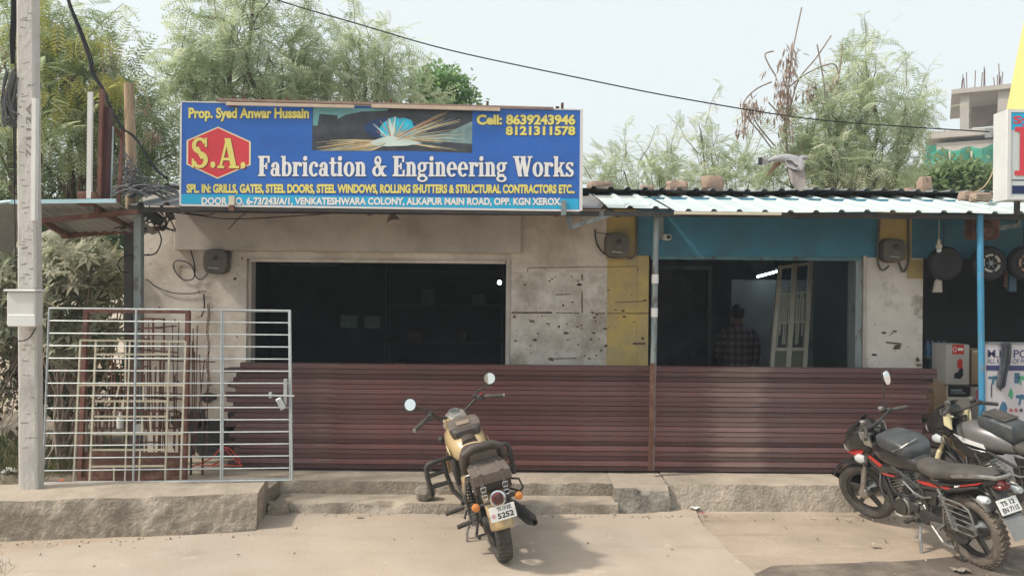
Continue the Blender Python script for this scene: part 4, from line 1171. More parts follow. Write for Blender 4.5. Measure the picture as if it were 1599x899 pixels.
# clutter by the stack: broken lumps
def stone(px, py, y, s, label, seed, m, name='stone', cat='stone', on=None, blocky=.6, zb=None):
    mb = MB(); c = P(px, py, y)
    rows = []
    for i in range(9):
        p = math.pi * i / 8; row = []
        for j in range(14):
            t = 2 * math.pi * j / 14
            d = Vector((math.sin(p) * math.cos(t), math.sin(p) * math.sin(t), math.cos(p)))
            k = max(abs(d.x), abs(d.y), abs(d.z)); d2 = d.lerp(d / k, blocky)
            nz = 1 + .26 * mnoise.noise(d * 1.6 + Vector((seed, seed, 0))) + .12 * mnoise.noise(d * 4.5 + Vector((seed, 0, seed)))
            row.append(c + Vector((d2.x * s[0], d2.y * s[1], d2.z * s[2])) * nz * .5)
        rows.append(row)
    mb.grid(rows, True)
    return tag(mb.build(name, m, smooth=True, angle=30), label, cat)
stone(434, 795, 7.60, (.20, .15, .14), 'squared grey stone at the end of the ledge, on the low step', 3, m_conc, blocky=1.0)
stone(664, 768, 7.80, (.20, .16, .14), 'round brown stone on the low step left of the tan motorcycle', 6, m_broken, blocky=.55)
for (px, py, y, s, lab, sd) in ((1010, 296, 9.6, (.17, .2, .10), 'broken flat clay block on the roof edge, left of the taller block', 2), (1056, 293, 9.5, (.25, .2, .16), 'pale clay block lying on the roof, between pigeon and blue board', 4),
                                (1112, 288, 9.5, (.26, .2, .20), 'large squared clay block on the roof left of the pigeon', 7), (936, 292, 9.6, (.30, .2, .13), 'low clay block on the roof just right of the blue board', 9),
                                (1443, 290, 9.5, (.15, .15, .20), 'upright grey block on the roof in front of the hedge', 11), (1422, 300, 9.6, (.22, .2, .09), 'flat brown lump on the roof beside the upright grey block', 13),
                                (1508, 306, 8.9, (.14, .15, .10), 'brown lump on the roof by the pale box sign', 15), (1531, 308, 8.7, (.22, .14, .10), 'slanting pale block on the roof against the pale box sign', 19)):
    stone(px, py, y, s, lab, sd, m_brick, 'clay_block', 'block', blocky=.8)
mb = MB(); wire(mb, [(1522, 300), (1535, 293), (1545, 280), (1553, 262)], 8.3, .008)
tag(mb.build('rope', mat('jute_rope', (.42, .33, .2), .9)), 'short jute rope tied beside the pale box sign', 'rope')

# ------------------------------------------------------------------ inside the left shop
for (px, py, w, h, lab, tint, rz) in ((545, 502, .30, .23, 'dim greenish framed picture, left of the pair on the back wall', (.34, .50, .44), 4), (581, 503, .28, .22, 'dim grey framed picture, right of the pair on the back wall', (.34, .40, .33), 0)):
    c = P(px, py, 12.86); t = thing('picture_frame', lab, 'picture', tuple(c))
    rot = Matrix.Rotation(R(rz), 4, 'Y')
    mb = MB(); mb.box(c + Vector((0, .01, 0)), (w, .02, h), .004, rot); mb.build('frame', m_int2, t)
    mb = MB(); mb.box(c + Vector((0, -.004, 0)), (w - .03, .008, h - .03), 0, rot); mb.build('picture', mat('glazed_print', tint, .2, var=.3, scale=6), t)
c = P(780, 441, 10.6)
t = thing('light_bulb', 'small lit white bulb hanging in the left shop doorway', 'lamp', tuple(c))
mb = MB(); mb.ball(c, .027, 14, (1, 1, 1.15)); mb.build('globe', emit('bulb_glow', (.86, .93, 1.0), 14.0), t, smooth=True)
mb = MB(); mb.lathe([(0, .02), (.05, .018)], c + Vector((0, 0, .035)), (0, 0, 1), 10); mb.tube([c + Vector((0, 0, .08)), (c.x, c.y, 3.26)], .004, 5); mb.build('holder', m_black, t)
c = P(640, 560, 11.5)
wb = thing('workbench', 'dark workbench standing deep inside the left shop', 'workbench', (c.x, 11.5, .24))
mb = MB(); mb.bx(c.x - 1.6, c.x + .6, 11.3, 11.9, .98, 1.03); mb.build('top', m_dark_f, wb)
for sx in (-1.5, .5):
    for sy in (11.35, 11.85):
        mb = MB(); mb.bx(c.x + sx - .03, c.x + sx + .03, sy - .03, sy + .03, .24, .98); mb.build('leg', m_dark_f, wb)
mb = MB(); 
for i in range(9): mb.tube([P(430 + i * 9, 412 + i % 3, 11.0), P(470 + i * 9, 413 + i % 3, 11.6)], .015, 5)
tag(mb.build('steel_bars', m_greysteel), 'grey bars racked under the ceiling of the left shop', 'bars')

m_int_box = mat('dim_grey_box', (.12, .125, .13), .7, var=.2); m_kraft_d = mat('dusty_card', (.10, .08, .06), .85, var=.2)
rkx = P(690, 480, 12.5)
rk_ = thing('storage_rack', 'grey steel storage rack deep inside the left shop', 'rack', (rkx.x, 12.5, .24))
m_dull = mat('dull_grey_steel', (.075, .08, .085), .6, var=.3, scale=4)
for k, z_ in enumerate((.75, 1.35, 1.95, 2.5)):
    mb = MB(); mb.bx(rkx.x - .9, rkx.x + 1.0, 12.35, 12.8, z_, z_ + .03); mb.build('shelf', m_dull, rk_)
for sx in (-.9, .97):
    for sy in (12.35, 12.77):
        mb = MB(); mb.bx(rkx.x + sx, rkx.x + sx + .03, sy, sy + .03, .24, 2.8); mb.build('upright', m_dull, rk_)
rr = random.Random(17)
LB = ('long', 'squat', 'tall', 'small', 'wide', 'narrow', 'battered')
for k in range(7):
    z_ = (.78, 1.38, 1.98)[k % 3]; x_ = rkx.x - .75 + .27 * (k - (k % 3) * .2); w_ = rr.uniform(.14, .24); h_ = rr.uniform(.12, .3)
    mb = MB(); mb.bx(x_, x_ + w_, 12.38, 12.7, z_, z_ + h_, .006)
    tag(mb.build('storage_box', (m_dull, m_kraft_d, m_int_box)[k % 3]), '%s dim box on the steel rack in the left shop, %s shelf' % (LB[k], ('low', 'middle', 'high')[k % 3]), 'box', 'boxes on the rack in the left shop')
# ------------------------------------------------------------------ inside the middle shop
a = P(1183, 432, 11.0); b = P(1213, 424, 10.6)
tl = thing('tube_light', 'lit fluorescent tube hanging in the middle shop', 'lamp', tuple((a + b) / 2))
mb = MB(); mb.tube([a, b], .0125, 8); mb.build('tube', emit('tube_glow', (.66, .88, 1.0), 22.0), tl, smooth=True)
mb = MB(); mb.beam(a + Vector((0, .03, .03)), b + Vector((0, .03, .03)), .04, .03); mb.tube([(a + b) / 2 + Vector((0, .03, .04)), (((a + b) / 2).x, ((a + b) / 2).y + .03, 3.26)], .005, 5); mb.build('fitting', m_greysteel, tl)
def gq(px, py): return P(px, py, 9.75 + .45 * (575 - py) / 165)
dg = thing('steel_door', 'pale double leaf steel door leaning tilted inside the middle shop', 'door', tuple(gq(1232, 600)))
mb = MB()
for (x0, y0, x1, y1, w) in ((1218, 415, 1199, 640, .05), (1241, 412, 1226, 640, .06), (1266, 408, 1252, 640, .055), (1218, 418, 1266, 411, .04), (1204, 545, 1256, 545, .04), (1215, 460, 1262, 456, .018), (1210, 505, 1259, 502, .018)): mb.beam(gq(x0, y0), gq(x1, y1), w, .04, (0, 1, 0))
mb.build('frame', mat('dull_cream_door', (.42, .40, .33), .6, var=.15), dg)
mb = MB(); mb.prism([gq(1205, 548), gq(1255, 548), gq(1251, 640), gq(1199, 640)], (0, .03, 0)); mb.build('lower_panel', mat('olive_panel', (.11, .11, .075), .6, var=.2), dg)
mb = MB()
for i in range(14):
    x = 1222 + i * 2.9; k = (x - 1222) / 40
    y0 = 440 + 25 * abs(math.sin(i * 1.1)); y1 = 480 + 50 * abs(math.cos(i * .9)); sl = -18 / 225
    mb.beam(gq(x + sl * (y0 - 415), y0), gq(x + sl * (y1 - 415), y1 + 12), .012, .012, (0, 1, 0))
mb.build('grille_bars', MATS['dull_cream_door'], dg)

# the man in the dark: back towards the street
FZ = .24
PX = P(1152, 520, 10.7).x; PY = 10.7
man = thing('person', 'person in a dark red checked shirt standing with back turned inside the middle shop', 'person', (PX, PY, FZ))
m_skin = mat('brown_skin', (.16, .085, .055), .6, var=.1); m_hair = mat('black_hair', (.012, .011, .011), .6)
m_trs = mat('dark_trousers', (.03, .032, .04), .9, var=.2)
def skin_body(name, joints, bones, parent, m, off, subd=2):
    me = bpy.data.meshes.new(name)
    me.from_pydata([Vector(j[0]) for j in joints], bones, [])
    o = bpy.data.objects.new(name, me); COL.objects.link(o); o.parent = parent
    md = o.modifiers.new('skin', 'SKIN'); md.use_smooth_shade = True
    sv = me.skin_vertices[0].data if me.skin_vertices else None
    if sv is None:
        bpy.context.view_layer.objects.active = o
        bm_ = __import__('bmesh').new(); bm_.from_mesh(me); bm_.verts.layers.skin.verify(); bm_.to_mesh(me); bm_.free()
        sv = me.skin_vertices[0].data
    for i, j in enumerate(joints):
        sv[i].radius = j[1] if isinstance(j[1], tuple) else (j[1], j[1]); sv[i].use_root = (i == 0)
    s = o.modifiers.new('sub', 'SUBSURF'); s.levels = subd; s.render_levels = subd
    me.materials.append(m)
    return o
J = [((0, 0, .95), (.15, .11)), ((0, 0, 1.15), (.14, .10)), ((0, .0, 1.36), (.17, .11)), ((0, .01, 1.47), (.075, .07)), ((0, .02, 1.53), (.055, .055)), ((0, .03, 1.62), (.078, .09)), ((0, .03, 1.72), (.07, .085)),
     ((-.19, .01, 1.42), .065), ((-.25, .03, 1.16), .046), ((-.20, .20, .98), .034), ((-.17, .27, .95), .032), ((.19, .01, 1.42), .065), ((.26, .02, 1.16), .046), ((.27, .12, .93), .034), ((.27, .17, .87), .032),
     ((-.09, 0, .88), .09), ((-.10, .01, .5), .06), ((-.10, -.01, .1), .042), ((-.11, .12, .03), (.04, .03)), ((.09, 0, .88), .09), ((.10, .01, .5), .06), ((.10, -.01, .1), .042), ((.11, .12, .03), (.04, .03))]
Bn = [(0, 1), (1, 2), (2, 3), (3, 4), (4, 5), (5, 6), (2, 7), (7, 8), (8, 9), (9, 10), (2, 11), (11, 12), (12, 13), (13, 14), (0, 15), (15, 16), (16, 17), (17, 18), (0, 19), (19, 20), (20, 21), (21, 22)]
skin_body('body', J, Bn, man, m_skin, 0)
mch = bpy.data.materials.new('checked_cloth'); mch.use_nodes = True
nt = mch.node_tree; tc = nt.nodes.new('ShaderNodeTexCoord'); sx = nt.nodes.new('ShaderNodeSeparateXYZ'); nt.links.new(tc.outputs['Object'], sx.inputs[0])
def stripe(out, f):
    m1 = nt.nodes.new('ShaderNodeMath'); m1.operation = 'MULTIPLY'; m1.inputs[1].default_value = f; nt.links.new(out, m1.inputs[0])
    m2 = nt.nodes.new('ShaderNodeMath'); m2.operation = 'FRACT'; nt.links.new(m1.outputs[0], m2.inputs[0])
    m3 = nt.nodes.new('ShaderNodeMath'); m3.operation = 'GREATER_THAN'; m3.inputs[1].default_value = .5; nt.links.new(m2.outputs[0], m3.inputs[0]); return m3.outputs[0]
ad = nt.nodes.new('ShaderNodeMath'); ad.operation = 'ADD'; nt.links.new(stripe(sx.outputs[0], 11), ad.inputs[0]); nt.links.new(stripe(sx.outputs[2], 10), ad.inputs[1])
dv = nt.nodes.new('ShaderNodeMath'); dv.operation = 'MULTIPLY'; dv.inputs[1].default_value = .5; nt.links.new(ad.outputs[0], dv.inputs[0])
cr = nt.nodes.new('ShaderNodeValToRGB'); cr.color_ramp.interpolation = 'CONSTANT'; e = cr.color_ramp.elements; e[0].color = (.022, .014, .02, 1); e[1].position = .4; e[1].color = (.06, .035, .045, 1); e2 = e.new(.8); e2.color = (.14, .10, .11, 1)
nt.links.new(dv.outputs[0], cr.inputs[0]); nt.links.new(cr.outputs[0], nt.nodes['Principled BSDF'].inputs['Base Color']); nt.nodes['Principled BSDF'].inputs['Roughness'].default_value = .9
off = Vector((PX, PY, FZ))
def O(x, y, z): return (x + PX, y + PY, z + FZ)
mb = MB(Matrix.Translation(off))
mb.loft([(.80, 0, 0, .20, .135), (.95, 0, 0, .195, .135), (1.15, 0, 0, .19, .13), (1.32, 0, .0, .215, .135), (1.42, 0, .005, .225, .125), (1.475, 0, .01, .15, .10), (1.50, 0, .015, .085, .08), (1.54, 0, .02, .075, .072)], 24, 'z', 2.5)
mb.tube([(-.16, .01, 1.42), (-.21, .01, 1.37), (-.255, .03, 1.16), (-.215, .17, 1.01)], [.085, .08, .066, .055], 12); mb.tube([(.16, .01, 1.42), (.21, .01, 1.37), (.265, .02, 1.16), (.27, .10, .97)], [.085, .08, .066, .055], 12)
mb.build('shirt', mch, man, smooth=True)
mb = MB(Matrix.Translation(off)); mb.loft([(.76, 0, 0, .175, .13), (.95, 0, 0, .17, .125)], 20, 'z')
for s in (-1, 1): mb.tube([(s * .09, 0, .86), (s * .10, .01, .5), (s * .10, -.01, .06)], [.10, .075, .06], 12)
mb.build('trousers', m_trs, man, smooth=True)
mb = MB(Matrix.Translation(off)); mb.ball((0, .005, 1.705), .102, 16, (.9, 1.08, 1.12)); mb.build('hair', m_hair, man, smooth=True)
mb = MB(Matrix.Translation(off))
for s in (-1, 1): mb.ball((s * .088, .03, 1.66), .028, 8, (.4, .8, 1.2))
mb.ball((0, .135, 1.65), .02, 8, (.8, 1, 1.2)); mb.build('ears_and_nose', m_skin, man, smooth=True)
for s, wx, wy, wz in ((-1, -.17, .27, .95), (1, .27, .17, .87)):
    mb = MB(Matrix.Translation(off)); mb.ball((wx, wy, wz), .04, 10, (.7, 1.1, .9))
    for k in range(5):
        mb.tube([(wx + (k - 2) * .014, wy + .03, wz), (wx + (k - 2) * .016, wy + .065, wz - .01), (wx + (k - 2) * .014, wy + .085 - abs(k - 2) * .006, wz - .035)], [.009, .008, .007], 6)
    mb.build('hand', m_skin, man, smooth=True)

# ------------------------------------------------------------------ the tool shop at the right
def hang_tyre(px, py, y, rad, label, rimm):
    c = P(px, py, y); t = thing('barrow_wheel', label, 'tyre', tuple(c))
    mb = MB(); mb.lathe([(-.03, rad * .42), (-.05, rad * .6), (-.05, rad * .85), (-.03, rad * .97), (.0, rad), (.03, rad * .97), (.05, rad * .85), (.05, rad * .6), (.03, rad * .42)], c, (0, 1, 0), 32)
    mb.build('tyre', m_blackp, t, smooth=True)
    if rimm:
        mb = MB()
        for k in range(5):
            a0_ = R(72 * k + 6); a1_ = R(72 * k + 60)
            pts = []
            for j in range(7): a_ = a0_ + (a1_ - a0_) * j / 6; pts.append(c + Vector((math.cos(a_) * rad * .46, -.055, math.sin(a_) * rad * .46)))
            mb.tube(pts, rad * .075, 6)
        mb.build('rim', rimm, t, smooth=True)
        mb = MB()
        for k in range(6): a_ = R(60 * k); mb.ball(c + Vector((math.cos(a_) * rad * .24, -.055, math.sin(a_) * rad * .24)), .012, 6)
        mb.lathe([(.03, rad * .14), (.06, rad * .14)], c, (0, -1, 0), 12); mb.build('hub', m_greysteel, t)
    mb = MB(); mb.tube([c + Vector((0, .02, rad * .9)), (c.x, c.y + .02, 3.02)], .004, 5); mb.build('cord', m_blackp, t)
m_rimw = mat('pale_rim', (.55, .52, .48), .6, var=.1); m_rimt = mat('tan_rim', (.42, .29, .22), .7, var=.1)
hang_tyre(1475, 411, 8.75, .195, 'plain black tyre hanging left of the blue post', None)
hang_tyre(1543, 411, 8.75, .20, 'black tyre with pale segmented rim hanging behind the blue post', m_rimw)
hang_tyre(1600, 411, 8.75, .20, 'black tyre with tan rim hanging at the right edge', m_rimt)
c = P(1466, 388, 8.5)
t = thing('light_bulb', 'unlit bulb in a pale holder hanging under the blue fascia', 'lamp', tuple(c)); mb = MB(); mb.lathe([(0, .03), (.03, .034), (.05, .02), (.10, .012)], c, (0, 0, 1), 12); mb.tube([c + Vector((0, 0, .1)), (c.x, c.y, 3.05)], .004, 5); mb.build('holder', m_cream, t)
mb = MB(); mb.ball(c + Vector((0, 0, -.02)), .028, 10); mb.build('globe', m_glass_l, t, smooth=True)
c = P(1465, 444, 8.8)
mb = MB(); mb.loft([(c.z - .09, c.x - .01, c.y, .055, .03), (c.z + .04, c.x, c.y, .04, .025), (c.z + .09, c.x + .012, c.y, .014, .012)], 12, 'z')
tag(mb.build('hanging_bag', m_hood), 'small grey bag hanging below the plain black tyre', 'bag')
c = P(1570, 436, 8.9)
mb = MB(); mb.lathe([(-.09, .018), (.06, .02), (.10, .026), (.105, .01)], c, (0, 0, 1), 10); tag(mb.build('hand_tool', m_redox, smooth=True), 'small reddish tool hanging between the two rimmed tyres', 'tool')
c = P(1582, 438, 8.95)
mb = MB(); mb.bx(c.x - .045, c.x + .045, c.y, c.y + .05, c.z - .13, c.z + .10, .008); tag(mb.build('hanging_packet', mat('dull_blue_packet', (.05, .12, .18), .5)), 'dull blue packet hanging right of the reddish tool', 'packet')
# shelf with teal cloth, bottles and cartons
sh = thing('shelf_unit', 'teal covered low shelf behind the right end of the stack', 'shelf', (P(1462, 640, 9.3).x, 9.3, .24))
x0 = P(1443, 590, 9.4).x; x1 = P(1478, 590, 9.4).x
mb = MB(); mb.bx(x0, x1, 9.3, 9.7, .24, P(1460, 560, 9.3).z, .006); mb.build('body', mat('teal_cloth', (.055, .13, .145), .9, var=.2), sh)
mb = MB(); mb.bx(x0 - .03, x1 + .02, 9.28, 9.72, P(1460, 560, 9.3).z, P(1460, 557, 9.3).z); mb.build('shelf_board', m_greysteel, sh)
zb = P(1460, 557, 9.3).z
for k, px in enumerate((1448, 1456, 1465, 1474)):
    c = P(px, 557, 9.4); mb = MB(); mb.lathe([(0, .03), (.13, .03), (.16, .016), (.19, .015)], (c.x, 9.4, zb), (0, 0, 1), 12)
    tag(mb.build('bottle', mat('blue_bottle', (.07, .17, .30), .35) if k == 0 else MATS['blue_bottle'], smooth=True), 'blue bottle on the teal shelf, %s' % ('first from the white pillar', 'second from the white pillar', 'third from the white pillar', 'nearest the cartons')[k], 'bottle', 'blue bottles on the teal shelf')
m_kraft = mat('brown_cardboard', (.36, .25, .155), .85, var=.12); m_cgrey = mat('grey_carton', (.42, .40, .37), .7, var=.06); m_cwhite = mat('white_carton', (.60, .57, .50), .75, var=.08)
def carton(px0, px1, py0, py1, y, dep, m, label, deco=None):
    a = P(px0, py1, y); b = P(px1, py0, y)
    t = thing('carton', label, 'carton', ((a.x + b.x) / 2, y, a.z))
    mb = MB(); mb.bx(a.x, b.x, y, y + dep, a.z, b.z, .004); mb.build('box', m, t)
    if deco:
        for (u0, v0, u1, v1, mm) in deco:
            mb = MB(); mb.bx(a.x + (b.x - a.x) * u0, a.x + (b.x - a.x) * u1, y - .002, y - .0003, a.z + (b.z - a.z) * v0, a.z + (b.z - a.z) * v1); mb.build('printed_label', mm, t)
    return t, a, b
pl = thing('pallet_crate', 'yellowish wooden crate under the cartons in the right shop', 'crate', (P(1500, 680, 8.75).x, 8.75, 0))
a = P(1456, 700, 8.75); b = P(1530, 663, 8.75)
mb = MB(); mb.bx(a.x, b.x, 8.72, 9.1, .0, b.z); mb.build('body', m_timber, pl)
mb = MB(); mb.bx(a.x - .02, b.x + .02, 8.70, 9.12, b.z, b.z + .03); mb.build('top', m_black, pl)
t, a, b = carton(1480, 1516, 602, 660, 8.76, .3, m_cwhite, 'white carton with black printed band, under the grey carton', [(0, .70, .98, 1.0, m_ink)])
mb = MB()
for k, (s, v0, v1) in enumerate((('TOOLS', .76, .88),)): put_text(mb, s, lambda u, v: (a.x + .03 + .20 * u, 8.757 - .003, a.z + (b.z - a.z) * (v0 + (v1 - v0) * v)), .02)
mb = MB()
for k in range(5): mb.bx(a.x + .02, a.x + .10 + .02 * (k % 3), 8.7575, 8.7595, a.z + .03 + .025 * k, a.z + .038 + .025 * k)
mb.bx(a.x + .03, a.x + .20, 8.7565, 8.7578, b.z - .09, b.z - .075); mb.bx(a.x + .03, a.x + .16, 8.7565, 8.7578, b.z - .065, b.z - .04)
mb.build('printed_label', m_greysteel, t)
t, a, b = carton(1477, 1514, 538, 600, 8.75, .3, m_cgrey, 'grey carton with red label and printed machine picture', [(.26, .76, .76, 1.0, m_redp)])
mb = MB(); w = b.x - a.x; h = b.z - a.z
mb.prism([(a.x + w * u, 8.7485, a.z + h * v) for u, v in ((.34, .16), (.62, .14), (.74, .24), (.72, .42), (.58, .40), (.52, .32), (.36, .28))], (0, .001, 0)); mb.build('machine_print', m_ink, t)
mb = MB(); mb.prism([(a.x + w * u, 8.7475, a.z + h * v) for u, v in ((.48, .42), (.70, .40), (.70, .60), (.60, .66), (.48, .60))], (0, .001, 0)); mb.build('machine_top_print', m_redp, t)
mb = MB()
for poly in _ring(a.x + w * .37, a.z + h * .88, .022, .03, .007, .007): mb.poly([(p[0], 8.7470, p[1]) for p in poly])
mb.bx(a.x + w * .50, a.x + w * .72, 8.7465, 8.7475, a.z + h * .85, a.z + h * .92); mb.build('label_mark', m_whited, t)
carton(1517, 1550, 546, 600, 8.85, .3, m_kraft, 'plain brown carton right of the grey carton, upper row', [(.05, .93, .95, .97, m_cwhite)])
carton(1516, 1545, 604, 660, 8.85, .3, m_cgrey, 'grey carton with pink round mark behind the blue post', [(.25, .60, .55, .9, mat('pink_mark', (.55, .16, .17), .6))])
carton(1458, 1479, 598, 661, 8.8, .3, m_kraft, 'tall brown carton between the stack end and the white carton')
# banner with tools
bx0 = P(1536, 700, 8.12).x; zb1 = P(1560, 537, 8.12).z; zb0 = .28
bn = thing('banner', 'white tool shop banner with printed tool pictures behind the blue post', 'banner', (bx0 + .9, 8.12, zb0))
m_ban = mat('white_vinyl_banner', (.62, .58, .60), .5, var=.05, scale=2); m_navy = mat('printed_blue_black', (.05, .055, .16), .5); m_gr = mat('printed_green', (.10, .38, .20), .5); m_bl = mat('printed_tool_blue', (.06, .16, .26), .5); m_tlg = mat('printed_tool_grey', (.10, .11, .12), .5); m_pk = mat('printed_tool_red', (.50, .16, .14), .5)
mb = MB(); mb.bx(bx0, bx0 + 1.9, 8.12, 8.14, zb0, zb1); mb.build('sheet', m_ban, bn)
mb = MB(); mb.bx(bx0 - .02, bx0, 8.11, 8.15, zb0, zb1 + .02); mb.bx(bx0 - .02, bx0 + 1.92, 8.11, 8.15, zb1, zb1 + .02); mb.build('frame', m_greysteel, bn)
def bpx(px, py): p = P(px, py, 8.12); return p
def btext(s, x0, y0, x1, y1, m, bold=.03, slab=False):
    a = bpx(x0, y1); b = bpx(x1, y0); mb = MB()
    put_text(mb, s, lambda u, v: (a.x + (b.x - a.x) * u, 8.1175, a.z + (b.z - a.z) * v), bold); mb.build('lettering', m, bn, recalc=False)
btext('M.H. POWER TOOLS', 1542, 547, 1708, 558, m_navy, .012)
btext('ALL KINDS OF POWER TOOLS SALES & SERVICE', 1541, 561, 1708, 567, m_navy, .0)
mb = MB(); a = bpx(1540, 578); b = bpx(1540, 570); mb.bx(bx0 + .02, bx0 + 1.88, 8.1175, 8.1195, a.z, b.z); mb.build('ruled_band', m_navy, bn)
btext('REPAIR & SPARES', 1543, 571.5, 1640, 576.5, m_ban, .02)
rr = random.Random(31)
def blob(px, py, w, h, m, kind):
    c = bpx(px, py); mb = MB(); s = 8.12 / 1200
    if kind == 'drill':
        pts = [(-w, h * .5), (w * .4, h * .7), (w, h * .2), (w * .9, -.1 * h), (w * .1, -.1 * h), (-w * .1, -h), (-w * .5, -h), (-w * .3, 0), (-w, .1 * h)]
    elif kind == 'saw':
        pts = [(-w, -.6 * h), (-w * .6, .3 * h), (-.1 * w, h), (.5 * w, .8 * h), (w, 0), (.8 * w, -.8 * h), (.1 * w, -h), (-.4 * w, -.4 * h)]
    else:
        pts = [(-.7 * w, -h), (-.7 * w, h), (.7 * w, h), (.7 * w, -h)]
    mb.prism([(c.x + x * s, 8.1172, c.z + z * s) for x, z in pts], (0, .002, 0)); return mb.build('tool_picture', m, bn)
for (px, py, w, h, m, k) in ((1552, 592, 9, 8, m_bl, 'drill'), (1548, 610, 1.4, 10, m_tlg, 'bar'), (1566, 636, 7, 10, m_bl, 'saw'), (1564, 662, 7, 6, m_bl, 'saw'), (1588, 590, 6, 8, m_bl, 'bar'), (1595, 592, 5, 9, m_gr, 'drill'), (1578, 614, 4, 9, m_gr, 'saw'), (1594, 622, 8, 10, m_bl, 'drill'),
                             (1578, 640, 3.4, 3.4, m_pk, 'saw'), (1586, 640, 3.4, 3.4, m_pk, 'saw'), (1594, 640, 3.4, 3.4, m_tlg, 'saw'), (1578, 650, 3.4, 3, m_pk, 'saw'), (1586, 651, 3.4, 3, m_pk, 'saw'), (1548, 658, 3, 3, m_pk, 'saw'), (1595, 668, 5, 7, m_pk, 'drill'), (1575, 676, 6, 6, m_tlg, 'saw'), (1620, 600, 8, 10, m_bl, 'drill'), (1640, 640, 8, 10, m_gr, 'saw'), (1618, 650, 8, 8, m_pk, 'drill'), (1660, 600, 8, 10, m_tlg, 'saw'), (1690, 610, 9, 9, m_bl, 'drill'), (1720, 600, 8, 9, m_gr, 'drill'), (1680, 650, 8, 9, m_bl, 'saw'), (1715, 655, 9, 8, m_pk, 'drill'), (1750, 630, 8, 10, m_bl, 'saw'), (1700, 690, 8, 8, m_tlg, 'drill'), (1640, 690, 8, 8, m_gr, 'drill')):
    blob(px, py, w, h, m, k)
# rag on the banner edge
mb = MB(); rows = []
for i in range(12):
    t = i / 11; row = []
    for j in range(9):
        s = j / 8; p = P(1563 + 13 * s + 2 * math.sin(t * 5) - 4 * t, 535 + 66 * t + (10 * (1 - abs(s - .4) * 2) * t), 8.10)
        row.append((p.x, 8.085 + .018 * math.sin(s * 11 + t * 2) + .01 * t, p.z))
    rows.append(row)
mb.grid(rows); tag(mb.build('rag', mat('grey_rag', (.10, .105, .12), .9, var=.4, scale=14), smooth=True, solid=.006), 'grey rag hung over the top edge of the tool banner', 'rag')
# motor hanging on the fascia by the blue post
c = P(1533, 356, 8.45)
t = thing('roller_motor', 'rusty brown motor unit hung under the roof at the blue post', 'motor', tuple(c))
mb = MB(); mb.box(c, (.30, .2, .26), .03); mb.ball(c + Vector((-.04, -.10, -.02)), .10, 12); mb.build('housing', m_rust, t)
mb = MB(); mb.beam(c + Vector((.0, 0, .12)), c + Vector((0, 0, .22)), .08); mb.beam(c + Vector((.1, 0, -.02)), c + Vector((.42, 0, .04)), .05); mb.beam(c + Vector((.40, 0, .02)), c + Vector((.40, 0, .22)), .04); mb.build('bracket', m_greysteel, t)

# ------------------------------------------------------------------ pigeon in flight
bc = P(1222, 252, 5.4)
bd = thing('pigeon', 'grey pigeon flying above the roof with wings beaten down', 'pigeon', tuple(bc))
m_pg = mat('pigeon_grey', (.36, .365, .39), .8, var=.22, scale=24); m_pgw = mat('pigeon_wing', (.33, .30, .29), .8, var=.12, scale=40, stretch=(1, 1, .2)); m_pgd = mat('pigeon_dark', (.07, .065, .07), .8)
def bp(px, py, dy=0.0): return P(px, py, 5.4 + dy)
mb = MB(); mb.tube([bp(1199, 251), bp(1207, 249), bp(1218, 247), bp(1230, 248), bp(1242, 250), bp(1249, 249), bp(1254, 246), bp(1259, 247), bp(1262, 248)], [.008, .017, .027, .034, .031, .021, .017, .0165, .005], 14)
mb.build('body', m_pg, bd, smooth=True)
mb = MB(); mb.tube([bp(1261, 248), bp(1265, 249.5)], [.006, .002], 6); mb.build('beak', m_pgd, bd)
def feather_fan(root, tips, w, name, m, tip_m=None):
    mb = MB()
    for k, (t_, ln) in enumerate(zip(tips, range(len(tips)))):
        r0 = root[k]; d = (t_ - r0); s = d.cross(Vector((0, 1, 0))).normalized() * w; o_ = Vector((0, .0012 * k, 0)); mb.mi = 0
        mb.prism([r0 - s * .8 + o_, r0 + s * .8 + o_, r0 + d * .6 + s + o_, t_ + s * .35 + o_, t_ - s * .35 + o_, r0 + d * .6 - s + o_], (0, .0009, 0))
    return mb.build(name, [m] if tip_m is None else [m, tip_m], bd)
feather_fan([bp(1204, 248 + k * .8) for k in range(6)], [bp(1186, 247 + k * 1.9) for k in range(6)], .010, 'tail', m_pg)
mb = MB()
for k in range(6): a_ = bp(1187, 247.4 + k * 1.8, -.002 + .0012 * k); mb.box(a_, (.028, .002, .014))
mb.build('tail_band', m_pgd, bd)
feather_fan([bp(1231 + k * 2.6, 252 + .6 * k, -.03) for k in range(10)], [bp(1237 + k * 2.2, 284 + 14 * math.sin((k + 1) / 11 * 2.4), -.09) for k in range(10)], .013, 'wing', m_pgw)
mb = MB(); mb.prism([bp(1226, 250, -.045), bp(1238, 246, -.045), bp(1252, 247, -.05), bp(1257, 256, -.06), bp(1252, 266, -.075), bp(1238, 264, -.07), bp(1229, 260, -.055)], (0, .006, 0)); mb.build('wing_coverts', m_pg, bd)
mb = MB(); mb.tube([bp(1228, 251, -.055), bp(1236, 252, -.06), bp(1241, 258, -.075), bp(1246, 259, -.075)], .006, 5); mb.build('wing_bar', m_pgd, bd)
feather_fan([bp(1212 + k * 1.6, 254, .04) for k in range(6)], [bp(1198 + k * 2.2, 275 - k * 2.6, .10) for k in range(6)], .012, 'wing', mat('pigeon_brown', (.34, .26, .22), .8))

